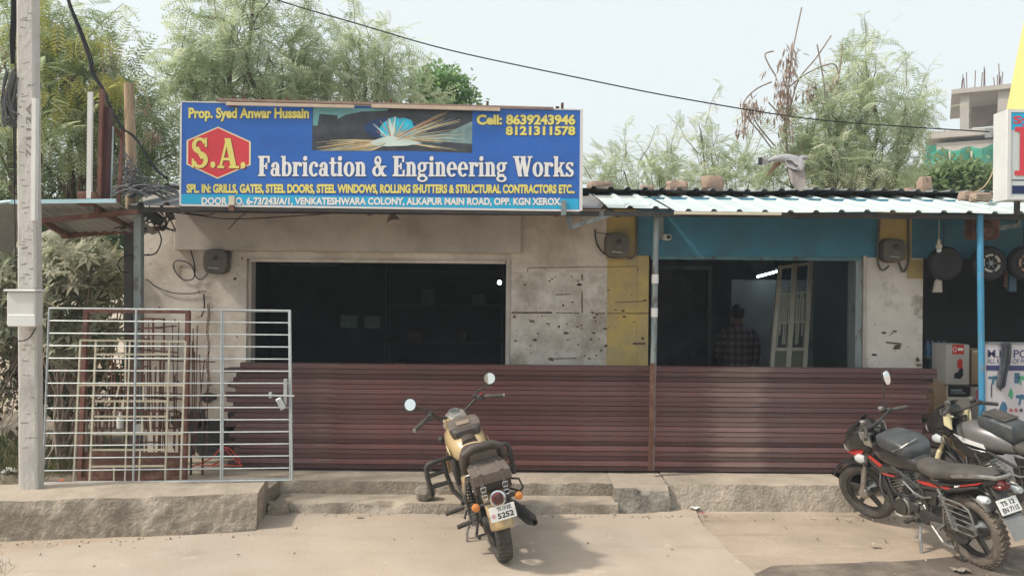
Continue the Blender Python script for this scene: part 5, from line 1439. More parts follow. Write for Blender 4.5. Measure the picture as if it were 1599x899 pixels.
# ------------------------------------------------------------------ litter
rr = random.Random(13)
for (px, py, z, s, m, lab) in ((80, 707, .02, .16, m_whiteplain, 'crumpled white wrapper on the dirt left of the gate'), (85, 712, .02, .09, mat('orange_plastic', (.60, .14, .05), .6), 'small orange wrapper beside the white one'), (20, 738, .02, .2, m_whiteplain, 'torn white plastic sheet on the dirt left of the pole'), (97, 752, LZ, .05, MATS['orange_plastic'], 'small orange cap at the foot of the gate'),
                               (1085, 795, .01, .10, m_whited, 'white paper scrap at the broken kerb'), (1096, 802, .01, .05, mat('pink_scrap', (.40, .13, .14), .7), 'dull pink scrap at the broken kerb'), (560, 808, .01, .06, m_conc_top, 'pale twig like scrap in front of the low step'), (1365, 852, .01, .07, m_conc_top, 'pale scrap between the wheels of the black motorcycle'), (850, 808, .01, .03, m_whited, 'tiny white scrap behind the tan motorcycle'),
                               (1500, 893, .015, .12, mat('paper_brown', (.33, .28, .23), .8), 'flattened paper at the rear wheel of the black motorcycle'), (372, 868, .01, .02, m_ink, 'tiny dark pebble on the concrete apron')):
    c = G(px, py, z); mb = MB(); rows = []
    for i in range(5):
        rows.append([(c.x + s * (j / 4 - .5) + rr.uniform(-.1, .1) * s, c.y + s * .7 * (i / 4 - .5) + rr.uniform(-.1, .1) * s, z + .012 + rr.uniform(0, .22) * s) for j in range(5)])
    mb.grid(rows); tag(mb.build('litter_scrap', m, solid=.003), lab, 'litter', 'litter on the ground')
for k in range(40):
    pass

# ------------------------------------------------------------------ vegetation
l_green = leafmat('feathery_leaf', [(.24, .31, .17), (.34, .42, .24), (.45, .52, .32), (.58, .61, .40)], .66)
l_pale = leafmat('pale_feathery_leaf', [(.36, .44, .26), (.46, .54, .34), (.57, .63, .43), (.68, .70, .52)], .68)
l_dark = leafmat('dark_leaf', [(.05, .09, .045), (.08, .13, .065), (.11, .16, .075), (.16, .19, .09)], .4)
l_round = leafmat('hedge_leaf', [(.18, .27, .12), (.26, .36, .17), (.33, .43, .22)], .5)
l_castor = leafmat('dusty_palmate_leaf', [(.27, .31, .20), (.40, .42, .29), (.54, .53, .40), (.66, .63, .50)], .6)
l_dry = leafmat('dry_pod', [(.28, .20, .15), (.38, .29, .23), (.46, .37, .31)], .35)
l_yel = leafmat('yellowing_leaf', [(.36, .40, .11), (.46, .46, .14), (.54, .48, .18)], .55)
l_grass = leafmat('grass_blade', [(.06, .085, .025), (.10, .13, .04), (.17, .17, .06), (.26, .22, .11)], .3)
l_vine = leafmat('dry_vine', [(.09, .075, .045), (.14, .11, .06), (.20, .16, .09), (.07, .085, .035)], .25)

# bipinnate frond: drooping midrib with narrow paired leaflets
def frond_template(pairs=7, ll=.30, lw=.075):
    V = []; F = []
    def pt(t): return np.array([t, 0, -.35 * t * t])
    def quad(a, b, w):
        d = b - a; s = np.cross(d, [0, 0, 1.0]); s = s / (np.linalg.norm(s) + 1e-9) * w / 2
        k = len(V); m = a + d * .45
        V.extend([a, m + s, b, m - s]); F.append((k, k + 1, k + 2, k + 3))
    quad(pt(0), pt(.5), .02); quad(pt(.5), pt(1.0), .02)
    for i in range(pairs):
        t = .15 + .85 * i / (pairs - 1)
        L_ = ll * (1 - .45 * abs(t - .5) * 1.6)
        for s in (-1, 1):
            a = pt(t); b = a + np.array([L_ * .55, s * L_, -.12 * L_ - .06])
            quad(a, b, lw)
    return V, F
FV, FF = frond_template()
def star_template(lobes=7):
    V = []; F = []
    for i in range(lobes):
        a = R(-150 + 300 * i / (lobes - 1)); L_ = 1.0 - .35 * abs(i - (lobes - 1) / 2) / ((lobes - 1) / 2)
        k = len(V); w = .26
        d = np.array([math.cos(a), math.sin(a), 0]); s = np.array([-d[1], d[0], 0])
        V += [np.zeros(3), d * L_ * .5 + s * w * .5 + [0, 0, .05], d * L_ + [0, 0, -.16], d * L_ * .5 - s * w * .5 + [0, 0, .05]]
        F.append((k, k + 1, k + 2, k + 3))
    return V, F
SV, SF = star_template()
OV = [np.array(p) for p in ((0, 0, 0), (.5, .32, .04), (1, 0, -.10), (.5, -.32, .04))]; OF = [(0, 1, 2, 3)]
PV = [np.array(p) for p in ((0, 0, 0), (.5, .09, 0), (1, 0, 0), (.5, -.09, 0))]
GV = [np.array(p) for p in ((0, -.02, 0), (0, .02, 0), (.55, .014, .02), (.55, -.014, .02), (1, 0, -.10))]
GFq = [(0, 1, 2, 3)]

def rnd_dir(up=0.0, flat=1.0):
    v = rng.normal(size=3); v[2] *= flat; v[2] += up
    return v / np.linalg.norm(v)

def limb(mb, a, b, r0, r1, seed=0, wob=.12, n=7):
    a, b = Vector(a), Vector(b); L_ = (b - a).length; pts = []; rs = []
    for i in range(n):
        t = i / (n - 1); p = a.lerp(b, t) + mnoise.noise_vector(Vector((seed, t * 2.3, seed * .7))) * wob * L_ * math.sin(math.pi * t)
        pts.append(p); rs.append(r0 + (r1 - r0) * t)
    mb.tube(pts, rs, 6)
    return pts

def tree(name, label, base, blobs, leaf, cat='tree', group=None, kind='frond', size=(.22, .36), dens=1.0, trunk_r=.09, sprays=0, droop=0.0, bark=None, fork=.35, airy=.75):
    """blobs: (px, py, depth, half width px, half height px, leaves)"""
    t = thing(name, label, cat, base, group=group)
    mb = MB(); B = Vector(base)
    cs = []
    for (px, py, d, wx, wy, n) in blobs:
        c = P(px, py, d); cs.append((c, wx * d / FPX, wy * d / FPX, n))
    cen = sum((c[0] for c in cs), Vector()) / len(cs)
    fk = Vector((B.x * .6 + cen.x * .4, B.y * .6 + cen.y * .4, B.z + (min(c[0].z for c in cs) - B.z) * fork + .15))
    limb(mb, B - Vector((0, 0, .1)), fk, trunk_r, trunk_r * .75, base[0])
    L = []
    for k, (c, rx, rz, n) in enumerate(cs):
        pts = limb(mb, fk, c, trunk_r * .55, trunk_r * .2, k * 1.7 + base[0], .15, 8)
        ry = min((rx + rz) / 2, 1.3)
        tips = []
        for i in range(max(5, int(n / 45))):
            v = rnd_dir(.15); e = c + Vector((v[0] * rx, v[1] * ry, v[2] * rz)) * rng.uniform(.6, 1.0)
            limb(mb, pts[rng.integers(4, 8)], e, trunk_r * .14, .004, k + i * .37, .2, 6); tips.append(e)
        m = int(n * dens * (.58 if kind == 'frond' else 1))
        for i in range(m):
            if rng.random() < airy:          # leaves cluster about the twig ends, gaps between
                e = tips[rng.integers(len(tips))]; s = .30 * min(rx, rz) + .10
                p = np.array(e) + rng.normal(size=3) * s * .62
            else:
                v = rnd_dir(); r_ = rng.random() ** .45
                p = np.array(c) + v * np.array([rx, ry, rz]) * r_
            out = (p - np.array(c)) / np.array([rx, ry, rz])
            d = out * .55 + rng.normal(size=3) * .55 + np.array([0, 0, .12 - droop])
            s = rng.uniform(*size)
            L.append((frame_for(d, rng.normal() * .5) * s, p))
    for i in range(sprays):                   # long shoots standing out of the crown
        c, rx, rz, n = cs[rng.integers(len(cs))]
        v = rnd_dir(.9); a = c + Vector((v[0] * rx * .8, v[1] * rx * .5, abs(v[2]) * rz * .8)); b = a + Vector((v[0] * .5, v[1] * .2, .35 + .5 * rng.random()))
        pts = limb(mb, a, b, .008, .003, i * 2.1, .1, 7)
        for q in pts[1:]:
            for j in range(3):
                d = rng.normal(size=3) + np.array([0, 0, .2]); L.append((frame_for(d, 0) * rng.uniform(*size) * .75, np.array(q)))
    mb.build('trunk', bark or m_bark, t, smooth=True, recalc=False)
    tv, tf = {'frond': (FV, FF), 'star': (SV, SF), 'oval': (OV, OF)}[kind]
    scatter('crown', tv, tf, L, leaf, t)
    return t, cs

# left: big drooping tree behind the pole
tA, _ = tree('feathery_tree', 'big drooping feathery tree behind the concrete pole at the left edge', (-7.2, 11.6, 0),
     [(75, 60, 11.2, 75, 75, 620), (150, 110, 11.4, 70, 70, 640), (110, 200, 11.2, 90, 70, 760), (190, 190, 11.8, 50, 70, 420), (20, 150, 11.6, 60, 110, 520), (60, 280, 11.8, 90, 50, 520), (190, 270, 12.0, 60, 45, 420), (30, 30, 11.8, 60, 60, 300), (240, 230, 12.2, 45, 70, 420), (-60, 120, 12, 90, 140, 500)],
     l_green, size=(.24, .40), droop=.35, trunk_r=.14, sprays=10)
L = []
for (px, py, n, s_) in ((70, 60, 34, 26), (95, 145, 60, 26), (60, 20, 26, 22), (180, 125, 40, 16), (50, 205, 26, 22), (145, 65, 26, 14)):
    c = P(px, py, 10.7)
    for i in range(n):
        p = np.array(c) + rng.normal(size=3) * np.array([s_ * .009, .2, s_ * .007]); d = rng.normal(size=3) * .6 + np.array([0, 0, -.75]); L.append((frame_for(d, rng.normal() * .5) * rng.uniform(.22, .36), p))
scatter('yellowing_leaves', FV, FF, L, l_yel, tA)
L = []
for (px, py, n, w_, h_) in ((8, 80, 30, 6, 14), (170, 95, 40, 12, 16), (240, 210, 60, 10, 10), (225, 160, 24, 12, 12), (115, 118, 16, 6, 8)):
    c = P(px, py, 10.8)
    for i in range(n):
        p = np.array(c) + rng.normal(size=3) * np.array([w_ * .006, .08, h_ * .006]); d = rng.normal(size=3) * .5 + np.array([0, 0, -1]); L.append((frame_for(d, 0) * rng.uniform(.10, .17), p))
scatter('dry_pods', PV, OF, L, l_dry, tA)
tree('feathery_tree', 'tall airy feathery tree rising behind the left half of the blue board', (-4.6, 14.6, 0),
     [(350, 30, 13.2, 75, 70, 640), (330, 110, 13.4, 60, 55, 460), (420, 90, 13.4, 70, 60, 560), (470, 130, 13.6, 60, 40, 420), (400, 150, 13.6, 90, 35, 460), (400, -30, 13.2, 90, 60, 420), (275, 120, 13.0, 25, 50, 220), (300, 155, 13.2, 40, 30, 200), (480, 80, 13.6, 25, 30, 150)],
     l_pale, size=(.24, .40), droop=.2, trunk_r=.12, sprays=10, airy=.8)
tree('feathery_tree', 'lower feathery tree with pale spreading tips behind the middle of the blue board', (-2.3, 15.2, 0),
     [(545, 110, 14.2, 60, 50, 520), (590, 130, 14.2, 50, 40, 420), (510, 150, 14.0, 60, 30, 360), (600, 90, 14.4, 34, 34, 170), (560, 60, 14.2, 26, 24, 120), (640, 155, 14.6, 40, 18, 180)],
     l_pale, size=(.22, .36), droop=.15, trunk_r=.10, sprays=18, airy=.85)
tree('round_tree', 'small dense round topped tree behind the right half of the blue board', (-1.75, 17.6, 0), [(690, 138, 17, 46, 30, 1500), (700, 165, 17, 60, 24, 900), (675, 155, 17, 40, 24, 500)],
     leafmat('fresh_leaf', [(.15, .27, .10), (.21, .35, .14), (.30, .44, .19)], .55), kind='oval', size=(.10, .16), trunk_r=.09, airy=.6)
tree('feathery_shrub', 'low bright feathery bush just right of the blue board', (3.0, 14.6, 0),
     [(975, 268, 14, 46, 26, 330), (1030, 270, 14, 42, 28, 330), (940, 285, 14, 26, 16, 120), (1060, 285, 14, 40, 18, 160)], l_pale, 'bush', size=(.18, .30), trunk_r=.06, sprays=8, airy=.8)
tree('feathery_shrub', 'loose grey green shrub between the bright bush and the dry branched tree', (4.3, 15.4, 0),
     [(1110, 240, 14.6, 26, 44, 170), (1130, 270, 14.6, 50, 30, 260), (1170, 285, 14.6, 50, 18, 220), (1095, 205, 14.6, 14, 18, 40)], l_pale, 'bush', size=(.20, .32), trunk_r=.05, sprays=6, airy=.9)
tE, _ = tree('feathery_tree', 'large feathery tree with dry brown pods behind the pigeon', (6.4, 15.2, 0),
     [(1345, 140, 14.4, 50, 56, 420), (1310, 190, 14.2, 70, 50, 560), (1370, 215, 14.4, 60, 55, 470), (1290, 250, 14.2, 80, 40, 640), (1230, 260, 14.2, 60, 36, 420), (1370, 270, 14.4, 80, 30, 460), (1415, 165, 14.6, 34, 44, 190), (1260, 210, 14.2, 50, 40, 260), (1430, 200, 14.6, 22, 40, 110), (1350, 95, 14.4, 24, 24, 70)],
     l_pale, size=(.22, .38), droop=.1, trunk_r=.12, sprays=14, airy=.88)
mb = MB()
for pts in ([(1232, 260), (1228, 200), (1232, 130), (1240, 70), (1252, 12)], [(1228, 200), (1245, 130), (1275, 90), (1298, 56)], [(1240, 250), (1275, 190), (1288, 150), (1276, 70)], [(1205, 232), (1185, 205), (1165, 180), (1162, 160), (1180, 140), (1205, 128)], [(1210, 228), (1180, 190), (1176, 160)], [(1212, 120), (1200, 100), (1195, 85), (1208, 80)], [(1228, 140), (1260, 115), (1300, 100), (1310, 120)], [(1300, 180), (1310, 120), (1316, 70)], [(1228, 190), (1200, 160)]):
    wire(mb, pts, 14.1, .014, 5)
mb.build('dry_branches', m_drybark, tE, smooth=True, recalc=False)
L = []
for (px, py, n, w_, h_) in ((1233, 95, 90, 9, 16), (1226, 130, 130, 10, 22), (1222, 165, 120, 12, 16), (1172, 170, 130, 12, 12), (1160, 200, 40, 8, 6), (1264, 140, 70, 12, 16), (1300, 140, 30, 8, 16), (1195, 112, 6, 3, 4), (1225, 200, 70, 12, 14)):
    c = P(px, py, 14.05)
    for i in range(n):
        p = np.array(c) + rng.normal(size=3) * np.array([w_ * .0085, .12, h_ * .009]); d = rng.normal(size=3) * .5 + np.array([0, 0, -1]); L.append((frame_for(d, 0) * rng.uniform(.13, .22), p))
scatter('dry_pods', PV, OF, L, l_dry, tE)
tree('hedge_bush', 'round leaved creeper covered bush under the green net at the right', (11.0, 18.2, 0), [(1500, 285, 17.6, 56, 30, 2300), (1440, 290, 17.4, 40, 24, 1100), (1560, 290, 17.6, 40, 30, 1200)],
     l_round, 'bush', kind='oval', size=(.13, .2), trunk_r=.06, airy=.2)
tree('feathery_shrub', 'dark green shrub between the dry pod tree and the round leaved bush', (8.6, 16.8, 0), [(1390, 285, 16.6, 50, 22, 420), (1340, 290, 16.4, 50, 18, 360)], l_green, 'bush', size=(.2, .3), trunk_r=.05, airy=.5)
# castor bushes beside the shop
def palmate(name, label, base, blobs, n_scale=.42):
    t = thing(name, label, 'bush', base); mb = MB(); L = []; B = Vector(base)
    for k, (px, py, d, wx, wy, n) in enumerate(blobs):
        c = P(px, py, d); rx, rz = wx * d / FPX, wy * d / FPX
        for i in range(5):
            v = rnd_dir(.2); limb(mb, B + Vector((rng.uniform(-.25, .25), rng.uniform(-.2, .2), -.05)), c + Vector((v[0] * rx, v[1] * .4, v[2] * rz)) * .7, .018, .007, i + k * 3.1, .1)
        for i in range(int(n * n_scale)):
            v = rnd_dir()
            while v @ np.array([-.5, -.55, .65]) < -.25: v = rnd_dir()
            r_ = rng.uniform(.6, 1.0); p = np.array(c) + v * np.array([rx, .36, rz]) * r_
            tilt = rng.normal(size=3) * .45 + np.array([0, -.55, .75]); tilt /= np.linalg.norm(tilt)
            d_ = np.cross(tilt, rng.normal(size=3)); d_ /= np.linalg.norm(d_); s_ = np.cross(tilt, d_)
            L.append((np.stack([d_, s_, tilt], axis=1) * rng.uniform(.12, .22), p))
    mb.build('stems', m_drybark, t, smooth=True, recalc=False); scatter('leaves', SV, SF, L, l_castor, t)
palmate('castor_bush', 'dusty pale castor bush with star shaped leaves behind the gate', (-5.35, 9.3, 0), [(130, 420, 9.0, 75, 45, 330), (90, 470, 9.0, 60, 45, 280), (170, 470, 9.2, 40, 60, 240), (110, 380, 9.3, 50, 25, 150), (130, 530, 9.1, 70, 45, 260)])
palmate('castor_bush', 'dusty castor bush at the far left edge behind the pole', (-6.7, 9.5, 0), [(15, 440, 9.3, 50, 60, 280), (10, 520, 9.3, 50, 40, 160), (-30, 480, 9.4, 60, 80, 160)])
for (nm, lab, base, bl) in (('dark_shrub', 'dark tangled shrub behind the castor leaves', (-6.0, 10.6, 0), [(60, 560, 10.2, 110, 60, 700), (130, 600, 10.2, 90, 40, 500), (60, 440, 10.8, 120, 70, 600), (170, 400, 10.8, 70, 60, 420), (-30, 480, 10.6, 90, 110, 500)]),
                            ('dark_shrub', 'dark leafy undergrowth between the pole and the roof corner', (-7.0, 12.9, 0), [(90, 350, 12.6, 140, 50, 900), (20, 310, 12.8, 90, 50, 500), (200, 330, 12.8, 70, 60, 500), (-60, 380, 12.8, 90, 90, 500)])):
    tree(nm, lab, base, bl, l_dark, 'bush', kind='oval', size=(.10, .19), trunk_r=.05, airy=.3)
for k, (bx_, by_, bl) in enumerate(((-12.5, 17.5, [(-170, 260, 17, 130, 110, 380), (-60, 330, 17, 130, 90, 380)]), (-16.0, 16.0, [(-380, 280, 15.5, 140, 130, 420), (-420, 400, 15.5, 120, 70, 260)]), (-9.8, 20.0, [(120, 330, 20, 110, 60, 320), (230, 360, 20, 90, 60, 260)]))):
    tree('feathery_tree', ('distant feathery tree behind the big drooping tree, beyond the pole', 'distant wide feathery tree far beyond the pole, leftmost of the row', 'distant low feathery tree seen through the gap over the castor bush')[k], (bx_, by_, 0), bl, l_green, size=(.28, .45), trunk_r=.10, airy=.6, group='distant trees beyond the pole')
t = thing('dry_vines', 'dry brown creepers hanging under the castor leaves', 'creeper', (-5.6, 9.7, 0)); mb = MB(); L = []
for i in range(70):
    a = P(rng.uniform(-20, 190), rng.uniform(490, 560), 9.7 + rng.uniform(-.3, .3)); b = P(rng.uniform(-20, 190), rng.uniform(590, 680), 9.6); limb(mb, a, b, .006, .004, i * 1.3, .2)
    for j in range(5):
        p = np.array(a.lerp(b, rng.random())) + rng.normal(size=3) * .06; L.append((frame_for(rng.normal(size=3) + np.array([0, 0, -.8]), 0) * rng.uniform(.08, .16), p))
mb.build('stems', m_drybark, t, recalc=False); scatter('leaves', OV, OF, L, l_vine, t)
# grass and weeds: uncountable
def grass(name, label, spots, leaf=l_grass, cat='grass'):
    L = []
    for (x0, x1, y0, y1, n, h0, h1) in spots:
        for i in range(n):
            x = rng.uniform(x0, x1); y = rng.uniform(y0, y1)
            if fbm(x, y, 4, 1.6) < -.12: continue
            d = rng.normal(size=3) * .45 + np.array([0, 0, 1.0]); L.append((frame_for(d, rng.uniform(0, 6)) * rng.uniform(h0, h1), np.array([x, y, .0])))
    V = [np.array(p) for p in ((0, -.03, 0), (.5, -.022, .03), (1, 0, -.08), (.5, .022, .03))]
    o = scatter(name, V, OF, L, leaf); tag(o, label, cat, None, 'stuff')
grass('weeds', 'low green weeds under the bushes left of the shop', [(-8.5, -4.6, 8.9, 10.6, 5200, .12, .38), (-8.5, -5.2, 8.4, 9.1, 900, .06, .18)])
grass('grass', 'dry tufts of grass at the near left corner of the ledge', [(-5.0, -3.85, 5.3, 6.15, 1500, .03, .10)])
grass('weeds', 'scattered weeds on the open ground behind the shops', [(-12, 14, 13.6, 20, 5000, .15, .5)])

# gravel and crumbs of concrete at the foot of the steps
L = []
for i in range(220):
    x = rng.uniform(-5, 6); k = rng.random()
    y = (7.62 if x > -2.3 else 6.95 + (x + 2.3) * .15) - abs(rng.normal()) * (.07 if k < .8 else .9)
    if y < 4.6: continue
    s_ = rng.uniform(.003, .008)
    q = np.linalg.qr(rng.normal(size=(3, 3)))[0]; L.append((q * s_ * np.array([1.3, 1, .8]), np.array([x, y, .009 + s_ * .35])))
CV = [np.array((a, b, c)) * (1 + .25 * rng.normal()) for a in (-1, 1) for b in (-1, 1) for c in (-1, 1)]
m_grav = leafmat('gravel', [(.24, .20, .16), (.36, .30, .24), (.46, .39, .31), (.56, .50, .43)], .0)
tag(scatter('gravel', CV, [(0, 1, 3, 2), (4, 6, 7, 5), (0, 4, 5, 1), (2, 3, 7, 6), (0, 2, 6, 4), (1, 5, 7, 3)], L, m_grav), 'loose gravel and crumbs of concrete scattered before the steps', None, None, 'stuff')

# ------------------------------------------------------------------ far right: building site
m_fconc = mat('pale_bare_concrete', (.40, .37, .34), .9, var=.12, scale=.6)
m_fblock = mat('pale_block_wall', (.44, .41, .37), .9, var=.12, scale=2.5)
m_fbrick = mat('dull_brick_infill', (.30, .235, .20), .9, var=.15, scale=2)
m_net = mat('green_shade_net', (.02, .34, .24), .8, var=.2, scale=1.2, alpha=.88)
D = 42.0
def F(px, py, d=D): return P(px, py, d)
UC, US = math.cos(R(29)), math.sin(R(29))
UX = F(1486, 140).x
UM = Matrix.Translation((UX, D, 0)) @ Matrix.Rotation(R(-29), 4, 'Z')
def uw(px, py, d=0.0):
    # along-front distance and height of a pixel on the plane d behind the building's front
    u, v = unroll(px, py); u /= FPX
    w = (u * (D + d * UC) - UX - d * US) / (UC + u * US)
    y = D - w * US + d * UC
    return w, CAMH - v / FPX * y
ub = thing('unfinished_building', 'unfinished grey concrete building with bare columns and rebar behind the green net', 'building', (UX, D, 0))
def ubx(name, m, px0, px1, py0, py1, d0, d1, z0=None, **k):
    w0, za = uw(px0, py1, d0); w1, zb = uw(px1, py0, d0)
    mb = MB(UM); mb.bx(w0, w1, d0, d1, za if z0 is None else z0, zb); return mb.build(name, m, ub, **k)
zs = uw(1486, 140)[1]; zs0 = uw(1486, 147)[1]; wR = uw(1640, 136)[0]
mb = MB(UM); mb.bx(0, wR, 0, 7, zs0, zs); mb.build('roof_slab', m_fconc, ub)
w0 = uw(1452, 213, -.8)[0]; zf = uw(1470, 205, -.8)[1]
mb = MB(UM); mb.bx(w0 - .2, wR, -.8, 7, zf - .35, zf); mb.build('floor_slab', m_fconc, ub)
for px, d0, ww in ((1499, .3, .42), (1558, .3, .5), (1506, 6, .4), (1632, .3, .5)):
    w = uw(px, 199, d0)[0]; mb = MB(UM); mb.bx(w, w + ww, d0, d0 + .5, zf, zs0); mb.build('column', m_fconc, ub)
ubx('infill_wall', m_fbrick, 1516, 1557, 151, 199, 4.0, 4.2); ubx('infill_wall', m_fbrick, 1574, 1632, 150, 199, 1.5, 1.7)
ubx('wall', m_fblock, 1462, 1640, 211, 252, -.5, 6, 0)
ubx('ledge', m_fconc, 1464, 1640, 227, 233, -.8, -.502)
rr = random.Random(8)
for px, n in ((1504, 4), (1565, 5), (1536, 2), (1552, 2), (1590, 3), (1527, 2)):
    for k in range(n):
        w = uw(px + rr.uniform(-6, 6), 140, .5)[0]; mb = MB(UM); mb.tube([(w, .5, zs), (w + rr.uniform(-.06, .06), .5, zs + rr.uniform(.5, 1.25))], .022, 4); mb.build('rebar', m_rust, ub)
ubx('window', MATS['dim_grey_interior'], 1538, 1550, 200, 215, -1.0, -.81)
nt_ = thing('shade_net', 'bright green shade net strung on poles below the unfinished building', 'net', (F(1495, 260, 34).x, 34, 0))
mb = MB(); rows = []
for i in range(6):
    row = []
    for j in range(30):
        s = j / 29; px = 1441 + 122 * s; top = 238 - 12 * s + 2.5 * math.sin(s * 19); py = top + (266 - top) * i / 5
        p = F(px, py, 34 + .25 * math.sin(s * 23)); row.append(p)
    rows.append(row)
mb.grid(rows); mb.build('netting', m_net, nt_, smooth=True)
mb = MB(); mb.prism([F(1443, 238, 34.2), F(1447, 226, 34.2), F(1462, 227, 34.2), F(1463, 240, 34.2)], (0, .05, 0)); mb.build('netting', m_net, nt_, label='short raised flap of net at the left end')
mb = MB()
for px in (1442, 1483, 1517, 1560):
    q = F(px, 228 if px < 1450 else 236, 34.1); mb.tube([(q.x, 34.1, 0), q], .05, 6)
mb.build('pole', m_cream, nt_)
yt = thing('yellow_tower', 'pale yellow tapering tower at the right edge of the picture', 'tower', (F(1612, 300, 24).x, 24, 0))
mb = MB(); cx_ = F(1612, 100, 24).x
def tz(py): return F(1600, py, 24).z
w0, w1 = 30 * 24 / FPX, 10 * 24 / FPX
mb.loft([(0, cx_, 24, w0, .5, 8), (tz(180), cx_, 24, w0, .5, 8), (tz(20), cx_ + .12, 24, w1, .3, 8)], 24, 'z'); mb.build('shaft', mat('pale_yellow_paint', (.70, .57, .20), .6, var=.06), yt)
mb = MB(); mb.loft([(tz(186), cx_, 24, w0 + .08, .58, 8), (tz(178), cx_, 24, w0 + .08, .58, 8)], 24, 'z'); mb.build('band', m_white, yt)

# ------------------------------------------------------------------ the other side of the street, seen only in the mirrors
m_op = [mat('opposite_white', (.62, .60, .56), .85, var=.08), mat('opposite_teal', (.20, .34, .36), .85, var=.1), mat('opposite_ochre', (.50, .40, .28), .85, var=.1)]
for k, (x0, x1, y, h, fl, lab) in enumerate(((-24, -9.5, -24.5, 6.6, 2, 'white two storey house across the street'), (-8.6, 1.8, -25.5, 8.4, 3, 'teal three storey house across the street'), (2.6, 17, -24.8, 6.2, 2, 'ochre two storey house across the street'))):
    hs = thing('street_house', lab, 'house', ((x0 + x1) / 2, y, 0), group='houses across the street')
    mb = MB(); mb.bx(x0, x1, y - 7, y, -.1, h); mb.build('wall', m_op[k], hs)
    mb = MB(); mb.bx(x0 - .2, x1 + .2, y - 7.2, y + .35, h, h + .18); mb.build('roof', m_fconc, hs)
    n = int((x1 - x0) / 2.6)
    for f_ in range(fl):
        for i in range(n):
            cx_ = x0 + (i + .5) * (x1 - x0) / n; z_ = 1.0 + f_ * (h / fl)
            mb = MB(); mb.bx(cx_ - .6, cx_ + .6, y - .05, y + .02, z_, z_ + 1.3); wn_ = mb.build('window', m_whiteplain, hs)
            mb = MB(); mb.bx(cx_ - .52, cx_ + .52, y + .022, y + .03, z_ + .08, z_ + 1.22); mb.build('pane', m_ink, wn_)

# ------------------------------------------------------------------ hazy air
mb = MB(); mb.bx(-158, 158, -45, 188, -1.2, 17.0)
mh = bpy.data.materials.new('haze_air'); mh.use_nodes = True
hn = mh.node_tree; hn.nodes.remove(hn.nodes['Principled BSDF'])
pv = hn.nodes.new('ShaderNodeVolumePrincipled'); pv.inputs['Color'].default_value = (.80, .92, 1.0, 1); pv.inputs['Density'].default_value = HAZE; pv.inputs['Anisotropy'].default_value = 0.0
hn.links.new(pv.outputs[0], hn.nodes['Material Output'].inputs['Volume'])
hz = mb.build('haze', mh); tag(hz, 'pale hazy air over the whole street', None, None, 'stuff')

# ------------------------------------------------------------------ motorcycles (x right, y forward, z up, rear wheel on the origin)
def arc(c, rad, a0, a1, x=0, n=16):
    return [Vector((x, c[1] + rad * math.cos(R(a0 + (a1 - a0) * i / (n - 1))), c[2] + rad * math.sin(R(a0 + (a1 - a0) * i / (n - 1))))) for i in range(n)]
def wheel(parent, c, rad, w, m_ty, m_rim, spokes='wire', M=None, knob=True, hub=m_alu):
    M = M or Matrix()
    mb = MB(M)
    mb.lathe([(-.016, rad - .115), (-.022, rad - .085), (-w * .36, rad - .080), (-w * .36, rad - .092), (-.02, rad - .100), (.02, rad - .100), (w * .36, rad - .092), (w * .36, rad - .080), (.022, rad - .085), (.016, rad - .115), (-.016, rad - .115)], c, (1, 0, 0), 40, False)
    cv = Vector(c)
    if spokes == 'wire':
        for k in range(20):
            a = R(18 * k); s = -1 if k % 2 else 1
            mb.tube([cv + Vector((s * .03, .04 * math.cos(a + .6), .04 * math.sin(a + .6))), cv + Vector((0, (rad - .105) * math.cos(a), (rad - .105) * math.sin(a)))], .0028, 4)
    else:
        for k in range(5):
            a = R(72 * k + 20); u = Vector((0, math.cos(a), math.sin(a))); v = Vector((0, -math.sin(a), math.cos(a)))
            for s in (-1, 1):
                mb.beam(cv + u * .05 + v * .012 * s, cv + u * (rad - .105) + v * .004 * s, .026, .030, (1, 0, 0))
    wo = mb.build('wheel', m_rim, parent, smooth=True)
    mb = MB(M); mb.lathe([(-.075, .02), (-.07, .055), (-.03, .06), (.03, .06), (.07, .075), (.08, .02)], c, (1, 0, 0), 20); mb.build('hub', hub, wo, smooth=True)
    if True:
        mb = MB(M); mb.lathe([(.082, .06), (.082, .105), (.086, .105), (.086, .06), (.082, .06)], c, (1, 0, 0), 24, False); mb.build('brake_disc', m_alu, wo)
    mb = MB(M); h = w / 2
    mb.lathe([(-h * .70, rad - .095), (-h * .95, rad - .065), (-h, rad - .045), (-h * .88, rad - .020), (-h * .5, rad - .004), (0, rad), (h * .5, rad - .004), (h * .88, rad - .020), (h, rad - .045), (h * .95, rad - .065), (h * .70, rad - .095), (-h * .70, rad - .095)], c, (1, 0, 0), 48, False)
    if knob:
        n = 40
        for k in range(n):
            a = 2 * math.pi * k / n
            for s in (-1, 1):
                a2 = a + (.5 * math.pi / n if s > 0 else 0)
                u = Vector((0, math.cos(a2), math.sin(a2))); tdir = Vector((0, -math.sin(a2), math.cos(a2)))
                p0 = cv + Vector((s * h * .10, 0, 0)) + u * (rad + .001) - tdir * .012; p1 = cv + Vector((s * h * .62, 0, 0)) + u * (rad - .004) + tdir * .016
                mb.beam(p0, p1, .020, .009, tuple(u))
                p2 = cv + Vector((s * h * .80, 0, 0)) + u * (rad - .016) + tdir * .01
                mb.beam(p1, p2, .020, .010, tuple(u))
    mb.build('tyre', m_ty, wo, smooth=True, angle=45)
    return wo
